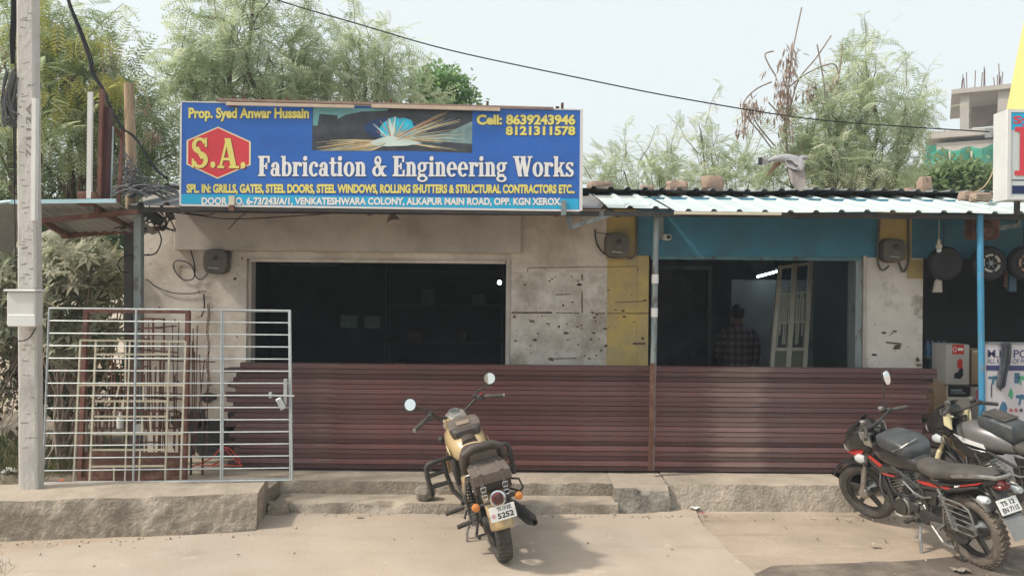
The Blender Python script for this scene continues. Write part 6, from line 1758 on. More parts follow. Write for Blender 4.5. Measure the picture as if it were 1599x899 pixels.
def fender(mb, c, rad, w, a0, a1, crown=.035, n=26, taper=0.0):
    rows = []
    for i in range(n):
        t = i / (n - 1); a = R(a0 + (a1 - a0) * t); ww = w * (1 - taper * t)
        row = []
        for j in range(11):
            s = -1 + 2 * j / 10; rr_ = rad + crown * (1 - abs(s) ** 2.4) - .02
            row.append((s * ww / 2, c[1] + rr_ * math.cos(a), c[2] + rr_ * math.sin(a)))
        rows.append(row)
    mb.grid(rows)
def spring(mb, a, b, r, turns=9, wr=.006):
    a, b = Vector(a), Vector(b); d = (b - a); s = d.orthogonal().normalized(); w = d.normalized().cross(s); pts = []
    n = turns * 10
    for i in range(n + 1):
        t = i / n; q = 2 * math.pi * turns * t; pts.append(a + d * t + (s * math.cos(q) + w * math.sin(q)) * r)
    mb.tube(pts, wr, 5)
def plate_text(parent, M, rows, w, h):
    for (s, u0, u1, v0, v1, m, nm) in rows:
        mb = MB(M); put_text(mb, s, lambda u, v: ((u0 + (u1 - u0) * u) * w - w / 2, -.0055, (v0 + (v1 - v0) * v) * h - h / 2), .03); mb.build(nm, m, parent, recalc=False)

# ---- sand coloured cruiser, centre
cp = G(786, 879)
cr_ = thing('motorcycle', 'sand coloured cruiser motorcycle with leather bags leaning on its side stand in the middle', 'motorcycle', (cp.x, cp.y + .08, .008), (0, R(-13), R(13)), local=True)
RW = (0, 0, .325); FW = (0, 1.385, .325)
wheel(cr_, RW, .325, .128, m_rubber, m_black)
ST = Matrix.Translation((0, 1.13, .9)) @ Matrix.Rotation(R(26), 4, 'X') @ Matrix.Rotation(R(11), 4, 'Z') @ Matrix.Rotation(R(-26), 4, 'X') @ Matrix.Translation((0, -1.13, -.9))
wheel(cr_, FW, .325, .10, m_rubber, m_black, M=ST)
def part_(name, fn, m, parent=cr_, M=None, **k):
    mb = MB(M); fn(mb); return mb.build(name, m, parent, **k)
part_('rear_fender', lambda b: fender(b, RW, .385, .185, 75, 171, .05), m_tan, solid=.006, smooth=True)
part_('front_fender', lambda b: fender(b, FW, .37, .14, 5, 165, .04), m_tan, M=ST, solid=.005, smooth=True)
# frame tubes, swing arm, stays
def frame_(b):
    for s in (-1, 1):
        b.tube([(s * .10, .0, .325), (s * .12, .25, .33), (s * .11, .45, .36)], .022, 8)
        b.tube([(s * .11, .42, .36), (s * .12, .40, .62), (s * .12, .15, .68), (s * .12, -.12, .70)], .016, 8)
        b.tube([(s * .04, 1.06, .86), (s * .07, .92, .5), (s * .10, .80, .22), (s * .10, .45, .2), (s * .11, .40, .36)], .017, 8)
        b.tube([(s * .12, -.12, .70), (s * .125, -.22, .68), (s * .13, -.18, .52), (s * .12, .05, .50)], .010, 6)
    b.tube([(0, 1.08, .95), (0, .75, .80), (0, .4, .70)], .022, 8)
    b.tube([(0, 1.10, 1.02), (0, 1.16, .84)], .035, 12)
part_('frame', frame_, m_black, smooth=True)
for s in (-1, 1):
    mb = MB(); mb.tube([(s * .15, -.02, .36), (s * .145, .08, .68)], .018, 8); spring(mb, (s * .149, .0, .42), (s * .146, .07, .64), .028); mb.tube([(s * .15, -.01, .39), (s * .148, .02, .47)], .03, 10); mb.build('shock_absorber', m_black, cr_, smooth=True)
def engine(b):
    b.lathe([(-.15, .05), (-.145, .12), (-.12, .135), (.12, .135), (.145, .12), (.15, .05)], (0, .62, .36), (1, 0, 0), 28)
    b.lathe([(-.14, .04), (-.13, .10), (.13, .10), (.14, .04)], (0, .44, .37), (1, 0, 0), 24)
    b.box((0, .54, .28), (.22, .36, .14), .03)
    for k in range(8): b.box((0, .70 + k * .003, .50 + k * .026), (.20 - .004 * k, .19, .012), .004)
    b.box((0, .70, .60), (.13, .13, .24), .02); b.box((0, .72, .72), (.16, .15, .05), .02)
part_('engine', engine, m_alu, smooth=True)
part_('gear_case_details', lambda b: (b.box((-.13, .42, .45), (.08, .12, .12), .02), b.tube([(-.15, .56, .30), (-.19, .46, .28), (-.20, .36, .30)], .010), b.lathe([(0, .03), (.04, .03)], (-.14, .62, .36), (-1, 0, 0), 16), b.tube([(-.12, .30, .5), (-.15, .35, .42), (-.13, .5, .40)], .014), b.tube([(-.14, .2, .56), (-.17, .28, .46), (-.15, .42, .33)], .008)), m_black, smooth=True)
def exhaust(b):
    b.tube([(.06, .80, .66), (.10, .90, .60), (.14, .92, .45), (.16, .82, .30), (.19, .60, .27), (.21, .45, .28)], .020, 10)
part_('exhaust_pipe', exhaust, m_black, smooth=True)
mf = part_('muffler', lambda b: b.lathe([(0, .025), (.06, .042), (.12, .048), (.56, .052), (.62, .049), (.68, .036), (.70, .030), (.70, .022), (.60, .02)], (.225, .44, .29), (.06, -1, .05), 24), mat('dark_muffler', (.06, .065, .07), .45, metal=.4, dust=.15), smooth=True)
part_('muffler_tip', lambda b: b.lathe([(0, .030), (.035, .027), (.035, .020), (.0, .018)], (.266, -.255, .325), (.06, -1, .05), 16), m_black, mf)
for s in (-1, 1):
    mb = MB(); a = [(s * .155, .18, .64), (s * .155, .44, .64), (s * .165, .42, .50), (s * .165, .30, .44), (s * .16, .20, .50)]
    mb.prism(a, (-s * .05, 0, 0)); mb.build('side_panel', m_tan, cr_, bevel=.012, smooth=True)
part_('chain_case', lambda b: (b.box((-.09, .22, .36), (.03, .44, .09), .02), b.lathe([(-.02, .07), (.02, .07)], (-.085, 0, .325), (1, 0, 0), 20)), m_black)
tank = part_('fuel_tank', lambda b: b.loft([(.46, 0, .80, .09, .05), (.52, 0, .82, .135, .10), (.62, 0, .835, .165, .13), (.78, 0, .85, .182, .148), (.92, 0, .86, .178, .145), (1.02, 0, .87, .14, .12), (1.08, 0, .88, .07, .07)], 26, 'y', 2.6), m_tan, smooth=True)
part_('tank_cap', lambda b: b.lathe([(0, .035), (.015, .03)], (.06, .86, 1.0), (0, 0, 1), 16), m_chrome, tank)
for s in (-1, 1):
    mb = MB(); mb.prism([(s * .186, .62, .86), (s * .190, .74, .87), (s * .188, .72, .82), (s * .184, .60, .80)], (s * .003, 0, 0)); mb.build('tank_decal', MATS['printed_cream'], tank)
part_('tank_strap', lambda b: b.loft([(.50, 0, .845, .075, .088), (.60, 0, .865, .078, .108), (.75, 0, .885, .075, .121), (.9, 0, .89, .07, .122)], 20, 'y', 3), m_leather, smooth=True)
tb = part_('tank_bag', lambda b: b.loft([(.57, 0, .965, .10, .03, 3.5), (.60, 0, .975, .135, .048, 4), (.69, 0, 1.005, .14, .062, 4), (.78, 0, 1.02, .13, .056, 4), (.83, 0, 1.02, .10, .036, 3)], 28), m_leather, smooth=True)
part_('bag_flap', lambda b: b.loft([(.602, 0, 1.012, .142, .016, 3), (.67, 0, 1.045, .148, .026, 4), (.76, 0, 1.062, .14, .022, 4), (.82, 0, 1.05, .105, .018, 4)], 24), m_leather2, tb, smooth=True)
part_('bag_pocket', lambda b: b.box((-.01, .64, 1.057), (.12, .06, .008), .003, Matrix.Rotation(R(24), 4, 'X')), mat('tan_patch', (.26, .20, .15), .6), tb)
part_('rider_seat', lambda b: b.loft([(.06, 0, .80, .14, .035), (.12, 0, .81, .165, .06), (.25, 0, .80, .165, .065), (.40, 0, .81, .13, .065), (.52, 0, .84, .085, .05), (.56, 0, .85, .05, .03)], 24, 'y', 2.8), m_leather, smooth=True)
part_('pillion_seat', lambda b: b.loft([(-.20, 0, .825, .11, .03), (-.16, 0, .84, .145, .055), (-.02, 0, .845, .15, .06), (.08, 0, .84, .14, .055), (.12, 0, .83, .10, .03)], 24, 'y', 3), m_leather, smooth=True)
part_('backrest', lambda b: b.tube([(-.155, -.02, .80), (-.16, -.10, .88), (-.145, -.15, .965), (-.08, -.165, 1.0), (.08, -.165, 1.0), (.145, -.15, .965), (.16, -.10, .88), (.155, -.02, .80)], .034, 12), m_leather, smooth=True)
part_('back_cushion', lambda b: b.box((0, -.13, .905), (.25, .05, .14), .024, Matrix.Rotation(R(14), 4, 'X')), m_leather2)
bag = part_('tail_bag', lambda b: b.loft([(-.15, -.26, .745, .06, .055, 4), (-.145, -.26, .745, .085, .08, 4), (.145, -.26, .745, .085, .08, 4), (.15, -.26, .745, .06, .055, 4)], 22, 'x'), m_leather, smooth=True)
part_('bag_lid', lambda b: (b.box((0, -.265, .835), (.315, .19, .022), .009, Matrix.Rotation(R(8), 4, 'X')), b.box((0, -.357, .79), (.312, .014, .085), .006)), m_leather2, bag)
for s in (-1, 1):
    mb = MB(); x = s * .088; mb.box((x, -.37, .74), (.028, .010, .15), .003); mb.box((x, -.27, .850), (.028, .20, .008), .003, Matrix.Rotation(R(8), 4, 'X')); st_ = mb.build('bag_strap', m_leather2, bag)
    mb = MB(); mb.tube([(x - .019, -.379, .735), (x + .019, -.379, .735), (x + .019, -.379, .70), (x - .019, -.379, .70)], .0042, 5, True); mb.build('buckle', m_chrome, st_)
    mb = MB(); mb.tube([(x - .02, -.376, .672), (x + .02, -.376, .672), (x + .018, -.376, .645), (x, -.376, .635), (x - .018, -.376, .645)], .004, 5, True); mb.build('buckle', m_chrome, st_)
lamp = part_('tail_light', lambda b: b.lathe([(-.09, .03), (-.05, .052), (.0, .061), (.018, .059), (.018, .048)], (0, -.40, .635), (0, -1, .08), 28), m_plast, smooth=True)
part_('lamp_ring', lambda b: b.lathe([(.008, .063), (.022, .063), (.026, .052), (.02, .05)], (0, -.40, .635), (0, -1, .08), 28), m_chrome, lamp, smooth=True)
part_('lens', lambda b: b.lathe([(.012, .05), (.032, .045), (.042, .03), (.045, .0)], (0, -.40, .635), (0, -1, .08), 24), m_redlens, lamp, smooth=True)
part_('lens_bars', lambda b: [b.bx(x - .004, x + .004, -.447, -.438, .60, .675) for x in (-.03, -.01, .01, .03)], m_black, lamp)
PM = Matrix.Translation((.015, -.43, .525)) @ Matrix.Rotation(R(-10), 4, 'X')
npl = part_('number_plate', lambda b: b.box((0, 0, 0), (.205, .008, .112), .003), m_plate, M=PM)
plate_text(npl, PM, [('TS 13 EZ', .30, .86, .66, .90, m_ink, 'lettering'), ('5252', .27, .90, .14, .52, m_ink, 'lettering')], .205, .112)
part_('plate_mark', lambda b: b.lathe([(0, .017), (.001, .017)], (-.077, -.0045, -.012), (0, -1, 0), 16), mat('pink_stamp', (.62, .36, .38), .5), npl, M=PM)
part_('plate_bracket', lambda b: (b.box((.015, -.41, .56), (.12, .02, .12), .004), b.tube([(-.16, -.36, .60), (0, -.38, .61), (.16, -.36, .62)], .011, 8)), m_black)
for s in (-1, 1):
    ind = part_('turn_signal', lambda b: b.lathe([(-.035, .016), (-.02, .030), (.004, .034)], (s * .175, -.37, .60), (0, -1, 0), 18), m_black, smooth=True)
    part_('lens', lambda b: b.lathe([(.004, .033), (.018, .031), (.028, .02), (.031, .0)], (s * .175, -.37, .60), (0, -1, 0), 18), m_amber, ind, smooth=True)
    fi = part_('turn_signal', lambda b: b.ball((s * .185, 1.16, .86), .042, 14, (.9, 1, .9)), m_plast, M=ST, smooth=True, label='dusty grey front turn signal')
    part_('stalk', lambda b: b.tube([(s * .05, 1.16, .87), (s * .17, 1.16, .86)], .009, 6), m_black, M=ST)
# crash guards
for s in (-1, 1):
    def guard(b):
        b.tube([(s * .09, .93, .70), (s * .24, .92, .71), (s * .375, .91, .70), (s * .40, .91, .675), (s * .405, .91, .60), (s * .40, .91, .45)], .023, 10)
        b.tube([(s * .23, .92, .71), (s * .225, .92, .55), (s * .20, .90, .40), (s * .10, .82, .26)], .022, 10)
        b.tube([(s * .225, .92, .60), (s * .405, .91, .59)], .021, 8); b.tube([(s * .21, .91, .49), (s * .40, .91, .485)], .021, 8)
        b.lathe([(0, .022), (.05, .024)], (s * .40, .91, .45), (0, 0, -1), 10)
    part_('crash_guard', guard, m_plast, smooth=True)
    for (yy, xx) in ((.58, .34), (.16, .30)):
        fp = part_('footpeg', lambda b: (b.tube([(s * .17, yy, .325), (s * (xx), yy - .015, .315)], .020, 10),), m_rubber, smooth=True)
        part_('peg_mount', lambda b: b.tube([(s * .10, yy + .02, .34), (s * .18, yy, .325)], .014, 8), m_alu, fp)
    part_('heel_guard', lambda b: b.tube([(s * .16, .28, .36), (s * .19, .10, .42), (s * .17, .02, .34), (s * .17, .22, .28), (s * .16, .30, .32)], .009, 6), m_black)
part_('side_stand', lambda b: (b.tube([(-.13, .52, .27), (-.20, .50, .12), (-.235, .48, -.035)], .013, 8), b.box((-.245, .48, -.042), (.06, .05, .012), .004)), m_alu)
part_('centre_stand', lambda b: (b.tube([(-.10, .42, .2), (-.15, .25, .16), (-.14, .12, .18)], .013, 8), b.tube([(.10, .42, .2), (.13, .25, .16), (.12, .12, .18)], .013, 8), b.tube([(-.14, .22, .165), (.13, .22, .165)], .010, 6)), m_black)
part_('saddle_stay', lambda b: (b.tube([(.16, -.20, .70), (.22, -.28, .70), (.235, -.30, .63), (.22, -.22, .58), (.16, -.05, .58)], .009, 6), b.tube([(-.155, .10, .70), (-.19, .02, .60), (-.19, .02, .48), (-.15, .08, .40)], .010, 6)), m_black)
# steering: forks, nacelle, bars
for s in (-1, 1):
    part_('fork', lambda b: (b.tube([(s * .09, 1.385, .325), (s * .09, 1.25, .60)], .03, 12), b.tube([(s * .09, 1.25, .60), (s * .09, 1.08, .98)], .022, 12)), m_black, M=ST, smooth=True)
nac = part_('headlight_nacelle', lambda b: b.loft([(1.02, 0, .985, .085, .05), (1.06, 0, .99, .105, .075), (1.16, 0, .97, .115, .095), (1.24, 0, .955, .10, .10), (1.27, 0, .95, .09, .09)], 24), m_tan, M=ST, smooth=True)
part_('headlight', lambda b: b.lathe([(0, .095), (.02, .098), (.035, .085), (.05, .04), (.052, 0)], (0, 1.26, .95), (0, 1, -.1), 24), m_glass_l, nac, M=ST, smooth=True)
part_('instrument_panel', lambda b: b.loft([(1.0, 0, 1.035, .075, .012, 3), (1.06, 0, 1.06, .088, .016, 3), (1.14, 0, 1.07, .085, .014, 3), (1.2, 0, 1.055, .06, .01, 3)], 24), mat('satin_silver', (.50, .49, .46), .35, metal=.6, dust=.15), nac, M=ST, smooth=True)
dl = part_('speedometer', lambda b: b.lathe([(0, .058), (.022, .058), (.026, .05)], (-.005, 1.10, 1.07), (0, -.25, 1), 24), m_alu, nac, M=ST, smooth=True)
mb = MB(ST); mb.lathe([(.0265, .049), (.0275, .049)], (-.005, 1.10, 1.07), (0, -.25, 1), 24); mb.build('dial_face', mat('dial_grey', (.10, .11, .11), .15), nac)
mb = MB(ST)
for k in range(9): a = R(-30 + 30 * k); mb.box((-.005 + .040 * math.cos(a), 1.0925 + .039 * math.sin(a), 1.0995 + .0095 * math.sin(a)), (.006, .006, .003))
mb.bx(-.035, .03, 1.012, 1.024, 1.058, 1.062); mb.build('dial_marks', m_whited, nac)
part_('handlebar', lambda b: b.tube([(-.44, .92, 1.10), (-.30, 1.0, 1.135), (-.22, 1.06, 1.125), (-.13, 1.11, 1.06), (-.06, 1.12, 1.045), (.06, 1.12, 1.045), (.13, 1.11, 1.06), (.22, 1.06, 1.125), (.30, 1.0, 1.135), (.44, .92, 1.10)], .0135, 10), m_black, M=ST, smooth=True)
for s in (-1, 1):
    gr_ = part_('handgrip', lambda b: b.tube([(s * .31, .995, 1.131), (s * .46, .908, 1.096)], .021, 12), m_rubber, M=ST, smooth=True)
    part_('bar_end', lambda b: b.lathe([(0, .019), (.012, .019)], (s * .46, .908, 1.096), (s * .84, -.48, -.2), 12), m_alu, gr_, M=ST)
    sw = part_('switch_cluster', lambda b: (b.box((s * .265, 1.02, 1.135), (.06, .05, .06), .012), b.box((s * .23, 1.06, 1.16), (.05, .045, .03), .008)), m_plast, M=ST)
    part_('lever', lambda b: b.tube([(s * .24, 1.08, 1.13), (s * .30, 1.06, 1.125), (s * .41, .985, 1.10)], .008, 6), m_alu, sw, M=ST)
    mr = part_('mirror', lambda b: (b.tube([(s * .245, 1.05, 1.15), (s * .26, 1.06, 1.19), (s * (.37 if s < 0 else .385), 1.03, 1.27 if s < 0 else 1.22)], .0105, 8), b.lathe([(-.022, .02), (-.014, .054), (0, .064), (.006, .064)], (s * (.405 if s < 0 else .415), 1.03, 1.31 if s < 0 else 1.275), (-s * .12, -1, .06), 24)), m_plast, M=ST, smooth=True)
    part_('mirror_glass', lambda b: b.lathe([(.0062, .054), (.0075, .054)], (s * (.405 if s < 0 else .415), 1.03, 1.31 if s < 0 else 1.275), (-s * .12, -1, .06), 24), m_mirror, mr, M=ST)
part_('kill_switch', lambda b: b.box((.275, 1.0, 1.168), (.02, .02, .014), .004), m_redp, M=ST)
part_('cables', lambda b: (b.tube([(-.23, 1.08, 1.12), (-.18, 1.2, 1.08), (-.08, 1.18, .95), (-.04, 1.0, .85)], .005, 5), b.tube([(.23, 1.08, 1.12), (.18, 1.2, 1.08), (.08, 1.18, .95), (.04, 1.0, .85)], .005, 5)), m_blackp, M=ST)

# ---- commuter motorcycles, right
def commuter(label, loc, yaw, lean, steer, sc, m_body, m_acc, red=True, m_ty=m_tyremud, tankcover=True, fork_m=m_alu, plate=None, mirrors=(-1,), tank_m=None):
    t = thing('motorcycle', label, 'motorcycle', loc, (0, R(lean), R(yaw)), local=True, scale=sc)
    def pt(name, fn, m, parent=None, M=None, **k):
        mb = MB(M); fn(mb); return mb.build(name, m, parent or t, **k)
    rw = (0, 0, .305); fw = (0, 1.30, .300)
    ST = Matrix.Translation((0, 1.06, .9)) @ Matrix.Rotation(R(26), 4, 'X') @ Matrix.Rotation(R(steer), 4, 'Z') @ Matrix.Rotation(R(-26), 4, 'X') @ Matrix.Translation((0, -1.06, -.9))
    wheel(t, rw, .308, .112, m_ty, m_black, 'alloy')
    wheel(t, fw, .300, .088, m_rubber, m_black, 'alloy', M=ST, knob=False)
    pt('front_fender', lambda b: fender(b, fw, .345, .125, 28, 152, .035), m_body, M=ST, solid=.005, smooth=True)
    for s in (-1, 1):
        pt('fork', lambda b: (b.tube([(s * .088, 1.30, .30), (s * .088, 1.19, .60)], .027, 12), b.tube([(s * .088, 1.20, .57), (s * .088, 1.03, .99)], .018, 12), b.box((s * .088, 1.27, .33), (.04, .07, .08), .01)), fork_m, M=ST, smooth=True)
    pt('fork_clamp', lambda b: (b.box((0, 1.045, .97), (.23, .07, .03), .01), b.box((0, 1.10, .80), (.22, .07, .03), .01)), m_plast, M=ST)
    # headlight fairing
    fr = pt('headlight_fairing', lambda b: b.loft([(1.04, 0, .92, .12, .12, 3), (1.10, 0, .92, .15, .17, 2.6), (1.20, 0, .90, .152, .165, 2.4), (1.29, 0, .865, .13, .13, 2.2), (1.36, 0, .82, .075, .07, 2)], 22), m_body, M=ST, smooth=True)
    pt('windscreen', lambda b: b.grid([[(x * (1 - .28 * k), 1.265 - .095 * k - 1.6 * x * x, .975 + .095 * k) for x in (-.14, -.09, -.045, 0, .045, .09, .14)] for k in (0, .5, 1, 1.6)]), mat('smoked_screen', (.02, .022, .022), .08, var=.02, coat=1), fr, M=ST, solid=.004, smooth=True)
    pt('headlight', lambda b: b.loft([(1.27, 0, .835, .12, .085, 2.4), (1.34, 0, .82, .10, .07, 2.2), (1.385, 0, .81, .04, .03, 2)], 20), m_glass_l, fr, M=ST, smooth=True)
    for s in (-1, 1):
        if red: pt('fairing_stripe', lambda b: b.prism([(s * .14, 1.10, .83), (s * .142, 1.20, .82), (s * .118, 1.30, .785), (s * .13, 1.22, .77), (s * .14, 1.14, .78)], (s * .012, 0, 0)), m_redp, fr, M=ST)
        pt('turn_signal', lambda b: b.loft([(1.10, s * .16, .745, .018, .035), (1.16, s * .165, .75, .030, .048), (1.20, s * .16, .745, .02, .03)], 12), m_glass_l, M=ST, smooth=True)
        pt('side_cowl', lambda b: b.prism([(s * .152, 1.0, 1.02), (s * .157, 1.08, 1.03), (s * .157, 1.07, .90), (s * .145, .99, .86)], (-s * .02, 0, 0)), fork_m, M=ST, bevel=.006)
    pt('instrument_pod', lambda b: b.box((0, 1.09, 1.03), (.17, .06, .07), .02, Matrix.Rotation(R(35), 4, 'X')), m_plast, M=ST)
    pt('handlebar', lambda b: b.tube([(-.36, .88, 1.075), (-.20, .96, 1.10), (-.10, 1.02, 1.04), (.10, 1.02, 1.04), (.20, .96, 1.10), (.36, .88, 1.075)], .0125, 10), m_black, M=ST, smooth=True)
    for s in (-1, 1):
        pt('handgrip', lambda b: b.tube([(s * .235, .945, 1.097), (s * .37, .875, 1.073)], .019, 12), m_rubber, M=ST, smooth=True)
        sw = pt('switch_cluster', lambda b: (b.box((s * .215, .965, 1.10), (.05, .055, .055), .012), b.box((s * .18, 1.0, 1.12), (.055, .05, .045), .012)), m_plast, M=ST)
        pt('lever', lambda b: b.tube([(s * .2, 1.02, 1.09), (s * .27, 1.0, 1.085), (s * .36, .925, 1.06)], .008, 6), m_alu, sw, M=ST)
        pt('reservoir', lambda b: b.lathe([(0, .026), (.03, .026), (.034, .02)], (s * .16, 1.01, 1.125), (0, 0, 1), 12), m_alu, sw, M=ST)
        if s in mirrors:
            mr = pt('mirror', lambda b: (b.tube([(s * .21, .98, 1.12), (s * .225, .99, 1.22), (s * .27, .975, 1.34)], .007, 6), b.loft([(.945, s * .29, 1.41, .040, .060, 2.2), (.965, s * .29, 1.41, .056, .080, 2.2), (.985, s * .29, 1.41, .02, .03, 2)], 20)), m_plast, M=ST, smooth=True)
            pt('mirror_glass', lambda b: b.loft([(.9405, s * .29, 1.41, .048, .070, 2.2), (.9445, s * .29, 1.41, .049, .071, 2.2)], 24), m_mirror, mr, M=ST)
    # frame
    def frame(b):
        for s in (-1, 1):
            b.tube([(s * .06, 1.04, .84), (s * .10, .86, .52), (s * .11, .76, .28), (s * .10, .40, .27)], .016, 8)
            b.tube([(s * .05, 1.02, .88), (s * .13, .70, .72), (s * .14, .36, .60), (s * .12, .34, .32)], .016, 8)
            b.tube([(s * .14, .38, .62), (s * .13, .05, .68), (s * .10, -.22, .76)], .013, 8)
        b.tube([(0, 1.00, 1.0), (0, 1.09, .80)], .032, 12)
    pt('frame', frame, m_black, smooth=True)
    sa = pt('swing_arm', lambda b: [b.beam((s * .105, .40, .35), (s * .115, -.04, .305), .032, .05) for s in (-1, 1)], m_alu)
    pt('chain_guard', lambda b: (b.box((-.135, .16, .345), (.022, .40, .085), .015, Matrix.Rotation(R(7), 4, 'X')), b.lathe([(-.012, .075), (.012, .075)], (-.135, -.0, .305), (1, 0, 0), 20), b.lathe([(-.012, .06), (.012, .06)], (-.135, .38, .35), (1, 0, 0), 20)), m_black, sa, smooth=True)
    for s in (-1, 1):
        mb = MB(); mb.tube([(s * .145, .03, .33), (s * .14, .18, .66)], .014, 8); spring(mb, (s * .144, .06, .40), (s * .14, .165, .62), .027, 9, .0065); mb.tube([(s * .145, .035, .345), (s * .143, .07, .42)], .024, 10); mb.build('shock_absorber', m_alu, t, smooth=True)
    def eng(b):
        b.lathe([(-.155, .04), (-.15, .085), (-.11, .105), (.11, .105), (.15, .085), (.155, .04)], (0, .64, .37), (1, 0, 0), 26)
        b.box((0, .52, .36), (.22, .30, .17), .04); b.lathe([(-.13, .03), (-.125, .07), (.125, .07), (.13, .03)], (0, .46, .36), (1, 0, 0), 22)
        for k in range(7): b.box((0, .70 + .016 * k, .48 + k * .023), (.19, .17, .011), .004, Matrix.Rotation(R(-22), 4, 'X'))
        b.box((0, .75, .55), (.12, .11, .2), .02, Matrix.Rotation(R(-22), 4, 'X')); b.box((0, .80, .645), (.15, .13, .05), .015, Matrix.Rotation(R(-22), 4, 'X'))
    pt('engine', eng, m_alu, smooth=True)
    pt('engine_cover', lambda b: (b.lathe([(0, .075), (.02, .07), (.026, .04)], (-.150, .64, .37), (-1, 0, 0), 22), b.box((-.135, .50, .40), (.03, .12, .1), .02), b.tube([(-.17, .74, .36), (-.19, .80, .42), (-.17, .86, .52), (-.11, .90, .62)], .011), b.tube([(-.16, .60, .44), (-.18, .70, .56), (-.12, .82, .70), (-.1, .95, .8)], .008)), m_plast, smooth=True)
    pt('exhaust', lambda b: (b.tube([(.05, .84, .60), (.10, .94, .5), (.14, .90, .34), (.16, .70, .27), (.17, .45, .28)], .020, 10), b.lathe([(0, .028), (.08, .05), (.40, .055), (.44, .04), (.45, .02)], (.175, .42, .29), (.06, -1, .16), 20)), m_black, smooth=True)
    pt('belly_pan', lambda b: b.prism([(-.10, .86, .38), (-.10, .80, .27), (-.10, .55, .24), (-.10, .60, .30)], (.2, 0, 0)), m_body)
    tk = pt('fuel_tank', lambda b: b.loft([(.42, 0, .76, .09, .06), (.50, 0, .79, .125, .10), (.62, 0, .815, .155, .125, 2.6), (.78, 0, .83, .165, .135, 2.6), (.92, 0, .83, .145, .125, 2.6), (1.0, 0, .83, .09, .09)], 24), tank_m or m_body, smooth=True)
    for s in (-1, 1):
        mb = MB(); mb.prism([(s * .14, .58, .70), (s * .155, .80, .72), (s * .155, 1.02, .80), (s * .145, 1.0, .70), (s * .135, .84, .60), (s * .125, .66, .62)], (-s * .04, 0, 0)); sh_ = mb.build('tank_shroud', m_body, t, bevel=.012, smooth=True)
        if red:
            mb = MB(); mb.prism([(s * .157, .80, .725), (s * .158, .96, .79), (s * .158, .98, .765), (s * .157, .84, .70)], (s * .003, 0, 0)); mb.prism([(s * .15, .66, .655), (s * .152, .84, .645), (s * .152, .80, .632), (s * .15, .68, .640)], (s * .003, 0, 0)); mb.build('red_stripe', m_redp, sh_)
    if tankcover:
        cv = MB(); cv.loft([(.46, 0, .87, .10, .045, 3), (.50, 0, .90, .155, .09, 3), (.62, 0, .93, .175, .10, 3.2), (.76, 0, .945, .175, .095, 3.2), (.86, 0, .94, .15, .085, 3), (.90, 0, .93, .09, .05, 2.6)], 30)
        cv.v = [v + mnoise.noise_vector(v * 9) * .026 + mnoise.noise_vector(v * 24) * .011 for v in cv.v]
        cv.build('tank_cover', m_acc, t, smooth=True, subd=1)
        pt('cover_piping', lambda b: b.tube([(-.178, .62, .90), (-.16, .52, .95), (-.10, .49, .985), (0, .50, 1.0)], .006, 6), m_alu)
    pt('seat', lambda b: b.loft([(-.30, 0, .835, .06, .025), (-.24, 0, .835, .10, .045), (-.05, 0, .815, .125, .055), (.10, 0, .79, .13, .06), (.24, 0, .76, .135, .06), (.38, 0, .77, .12, .06), (.48, 0, .80, .085, .045), (.52, 0, .81, .05, .02)], 24, 'y', 2.8), m_seat, smooth=True)
    for s in (-1, 1):
        mb = MB(); mb.prism([(s * .135, .42, .70), (s * .14, .20, .71), (s * .13, .0, .735), (s * .10, -.28, .825), (s * .06, -.38, .855), (s * .07, -.34, .80), (s * .115, -.05, .68), (s * .13, .16, .62), (s * .135, .38, .60)], (-s * .03, 0, 0)); pn = mb.build('tail_panel', m_body, t, bevel=.01, smooth=True)
        if red:
            mb = MB(); mb.prism([(s * .139, .42, .672), (s * .142, .26, .690), (s * .140, .16, .668), (s * .139, .34, .652)], (s * .003, 0, 0)); mb.prism([(s * .141, .15, .685), (s * .139, .03, .705), (s * .139, .08, .672)], (s * .003, 0, 0)); mb.prism([(s * .124, -.06, .742), (s * .096, -.27, .815), (s * .105, -.22, .785), (s * .127, -.04, .727)], (s * .004, 0, 0)); mb.build('red_stripe', m_redp, pn)
            mb = MB(); mb.prism([(s * .129, .0, .727), (s * .125, -.055, .742), (s * .128, -.035, .724), (s * .131, .0, .712)], (s * .005, 0, 0)); mb.build('white_stripe', m_whited, pn)
        pt('side_cover', lambda b: b.prism([(s * .13, .44, .60), (s * .14, .20, .61), (s * .135, .24, .48), (s * .12, .42, .44)], (-s * .03, 0, 0)), m_plast, bevel=.01)
        pt('side_trim', lambda b: b.tube([(s * .143, .58, .62), (s * .15, .46, .55), (s * .15, .36, .53), (s * .145, .26, .56)], .010, 8), m_alu, smooth=True)
        pt('grab_rail', lambda b: b.tube([(s * .12, .02, .80), (s * .125, -.12, .835), (s * .115, -.27, .865), (s * .07, -.37, .865), (0, -.39, .865)], .012, 8, False, 1.4), m_alu, smooth=True)
    tl_ = pt('tail_light', lambda b: b.loft([(-.38, 0, .775, .05, .02), (-.36, 0, .775, .06, .03), (-.31, 0, .78, .06, .03)], 16), m_redlens, smooth=True)
    pt('rear_fender', lambda b: (b.prism([(-.07, -.26, .76), (.07, -.26, .76), (.085, -.40, .56), (.085, -.40, .54), (-.085, -.40, .54), (-.085, -.40, .56)], (0, .015, .01)), b.box((0, -.32, .70), (.12, .03, .2), .01, Matrix.Rotation(R(-32), 4, 'X')), fender(b, rw, .36, .15, 60, 135, .03)), m_plast, solid=.004)
    pt('mudflap', lambda b: b.prism([(-.09, -.40, .55), (.09, -.40, .55), (.105, -.50, .40), (-.105, -.50, .40)], (0, .008, .005)), mat('grey_mudflap', (.19, .20, .21), .7, dust=.2))
    PMc = Matrix.Translation((0, -.385, .63)) @ Matrix.Rotation(R(-24), 4, 'X')
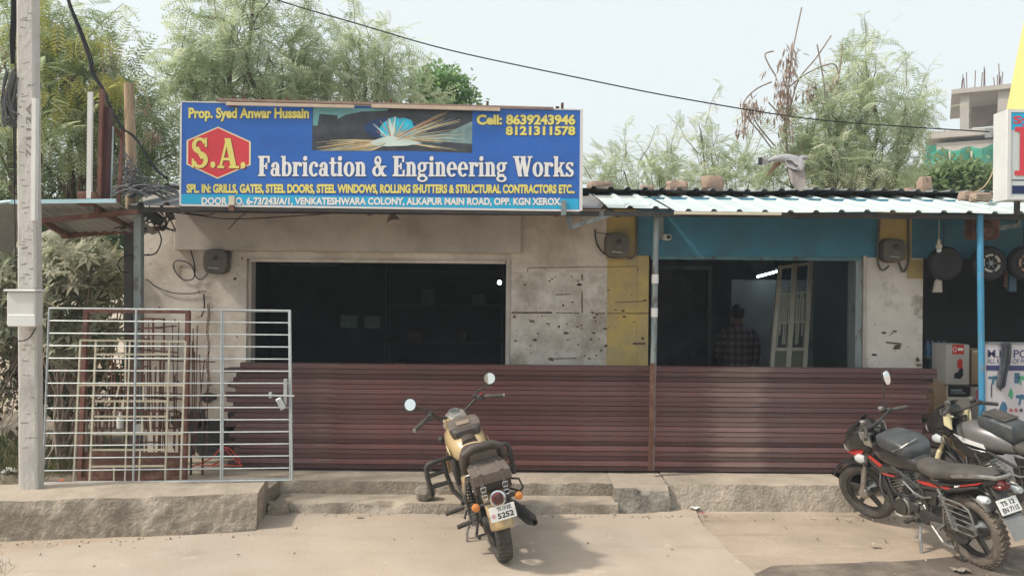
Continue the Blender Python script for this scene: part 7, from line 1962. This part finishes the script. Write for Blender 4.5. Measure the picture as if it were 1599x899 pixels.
    npl = pt('number_plate', lambda b: b.box((0, 0, 0), (.20, .008, .12), .003), m_plate, M=PMc)
    if plate: plate_text(npl, PMc, [(plate[0], .14, .82, .56, .86, m_ink, 'lettering'), (plate[1], .10, .90, .12, .44, m_ink, 'lettering')], .20, .12)
    for s in (-1, 1):
        ts = pt('turn_signal', lambda b: b.loft([(-.36, s * .165, .70, .025, .02), (-.33, s * .165, .70, .045, .030), (-.27, s * .16, .70, .03, .024)], 14), m_glass_l, smooth=True)
        pt('stalk', lambda b: b.tube([(s * .05, -.30, .70), (s * .14, -.31, .70)], .010, 6), m_plast, ts)
    # ladies' leg guard on the left, side stand, pegs
    def sg_(b):
        x = -.19
        b.tube([(x, .13, .62), (x, -.10, .61), (x, -.17, .58), (x, -.19, .52), (x, -.21, .38), (x, -.18, .36), (x, .04, .37)], .0085, 7); b.tube([(x, .10, .62), (x, .02, .37)], .0085, 7)
        for k in range(4): z = .575 - .05 * k; b.tube([(x, .085 - .015 * k, z), (x, -.18 - .008 * k, z - .012)], .0055, 6)
    pt('leg_guard', sg_, m_alu, smooth=True)
    pt('side_stand', lambda b: (b.tube([(-.10, .50, .27), (-.18, .44, .12), (-.225, .40, -.012)], .014, 8), b.box((-.235, .42, -.020), (.05, .09, .012), .004)), m_alu)
    pt('centre_stand', lambda b: (b.tube([(-.12, .34, .27), (-.15, .20, .17), (-.15, .08, .16)], .014, 8), b.tube([(.12, .34, .27), (.15, .20, .17)], .014, 8), b.tube([(-.15, .20, .17), (.15, .20, .17)], .010, 6)), m_alu)
    for s in (-1, 1):
        pt('footpeg', lambda b: (b.tube([(s * .14, .50, .30), (s * .27, .49, .30)], .019, 10), b.box((s * .14, .52, .29), (.05, .10, .05), .01)), m_rubber, smooth=True)
        pt('pillion_peg', lambda b: (b.tube([(s * .15, .16, .34), (s * .24, .14, .33)], .015, 8), b.tube([(s * .13, .36, .32), (s * .15, .16, .34), (s * .14, .15, .50)], .011, 6)), m_alu)
    pt('gear_lever', lambda b: b.tube([(-.15, .52, .31), (-.18, .62, .29), (-.20, .68, .31), (-.24, .68, .31)], .008, 6), m_alu)
    pt('wiring', lambda b: (b.tube([(-.12, 1.12, .78), (-.16, 1.04, .66), (-.14, .92, .5), (-.12, .85, .42)], .009, 5), b.tube([(-.2, 1.0, 1.1), (-.17, 1.12, 1.02), (-.11, 1.06, .9), (-.08, .96, .82)], .006, 5), b.tube([(-.15, .70, .52), (-.17, .62, .50), (-.15, .52, .48), (-.17, .44, .52)], .010, 5), b.lathe([(0, .04), (.05, .04)], (-.10, .56, .54), (-1, 0, 0), 14)), m_blackp, M=None)
    return t
b0 = G(1536, 884); b1 = G(1356, 825)
dirv = (b1 - b0); yawb = math.degrees(math.atan2(-dirv.x, dirv.y)); scb = dirv.length / 1.30
m_cover = mat('grey_tarpaulin', (.055, .065, .075), .38, var=.25, scale=8, dust=.10, bump=.4, bscale=14)
commuter('black motorcycle with red stripes and muddy rear tyre leaning on its side stand', (b0.x - .03, b0.y, .012), 15, -11.5, 20, .97, m_bikeblack, m_cover, True, plate=('TS 12', 'EN 7115'), mirrors=(1,))
m_silver = mat('dusty_silver_paint', (.20, .20, .205), .35, metal=.3, var=.08, coat=.3, dust=.15)
tb3 = commuter('black and silver motorcycle parked close behind the red striped one', (5.15, 7.0, .012), 26, -8, -6, 1.0, m_bikeblack, m_seat, False, m_rubber, False, MATS['printed_cream'], plate=('TS 07', 'FK 2106'), mirrors=(), tank_m=m_silver)
bg = MB(); bg.loft([(.40, 0, .90, .10, .05, 4), (.42, 0, .91, .13, .09, 5), (.60, 0, .965, .14, .085, 5), (.74, 0, .985, .12, .06, 4), (.77, 0, .985, .09, .04, 4)], 26); b_ = bg.build('tank_bag', m_cover, tb3, smooth=True)
bg = MB(); bg.box((0, .60, 1.055), (.22, .24, .012), .004, Matrix.Rotation(R(12), 4, 'X')); bg.build('bag_flap', m_seat, b_)
for s_ in (-1, 1):
    bg = MB(); bg.prism([(s_ * .162, .66, .74), (s_ * .168, .88, .77), (s_ * .160, .98, .84), (s_ * .162, .80, .80), (s_ * .158, .68, .78)], (s_ * .006, 0, 0)); bg.build('tank_trim', m_whited, tb3)
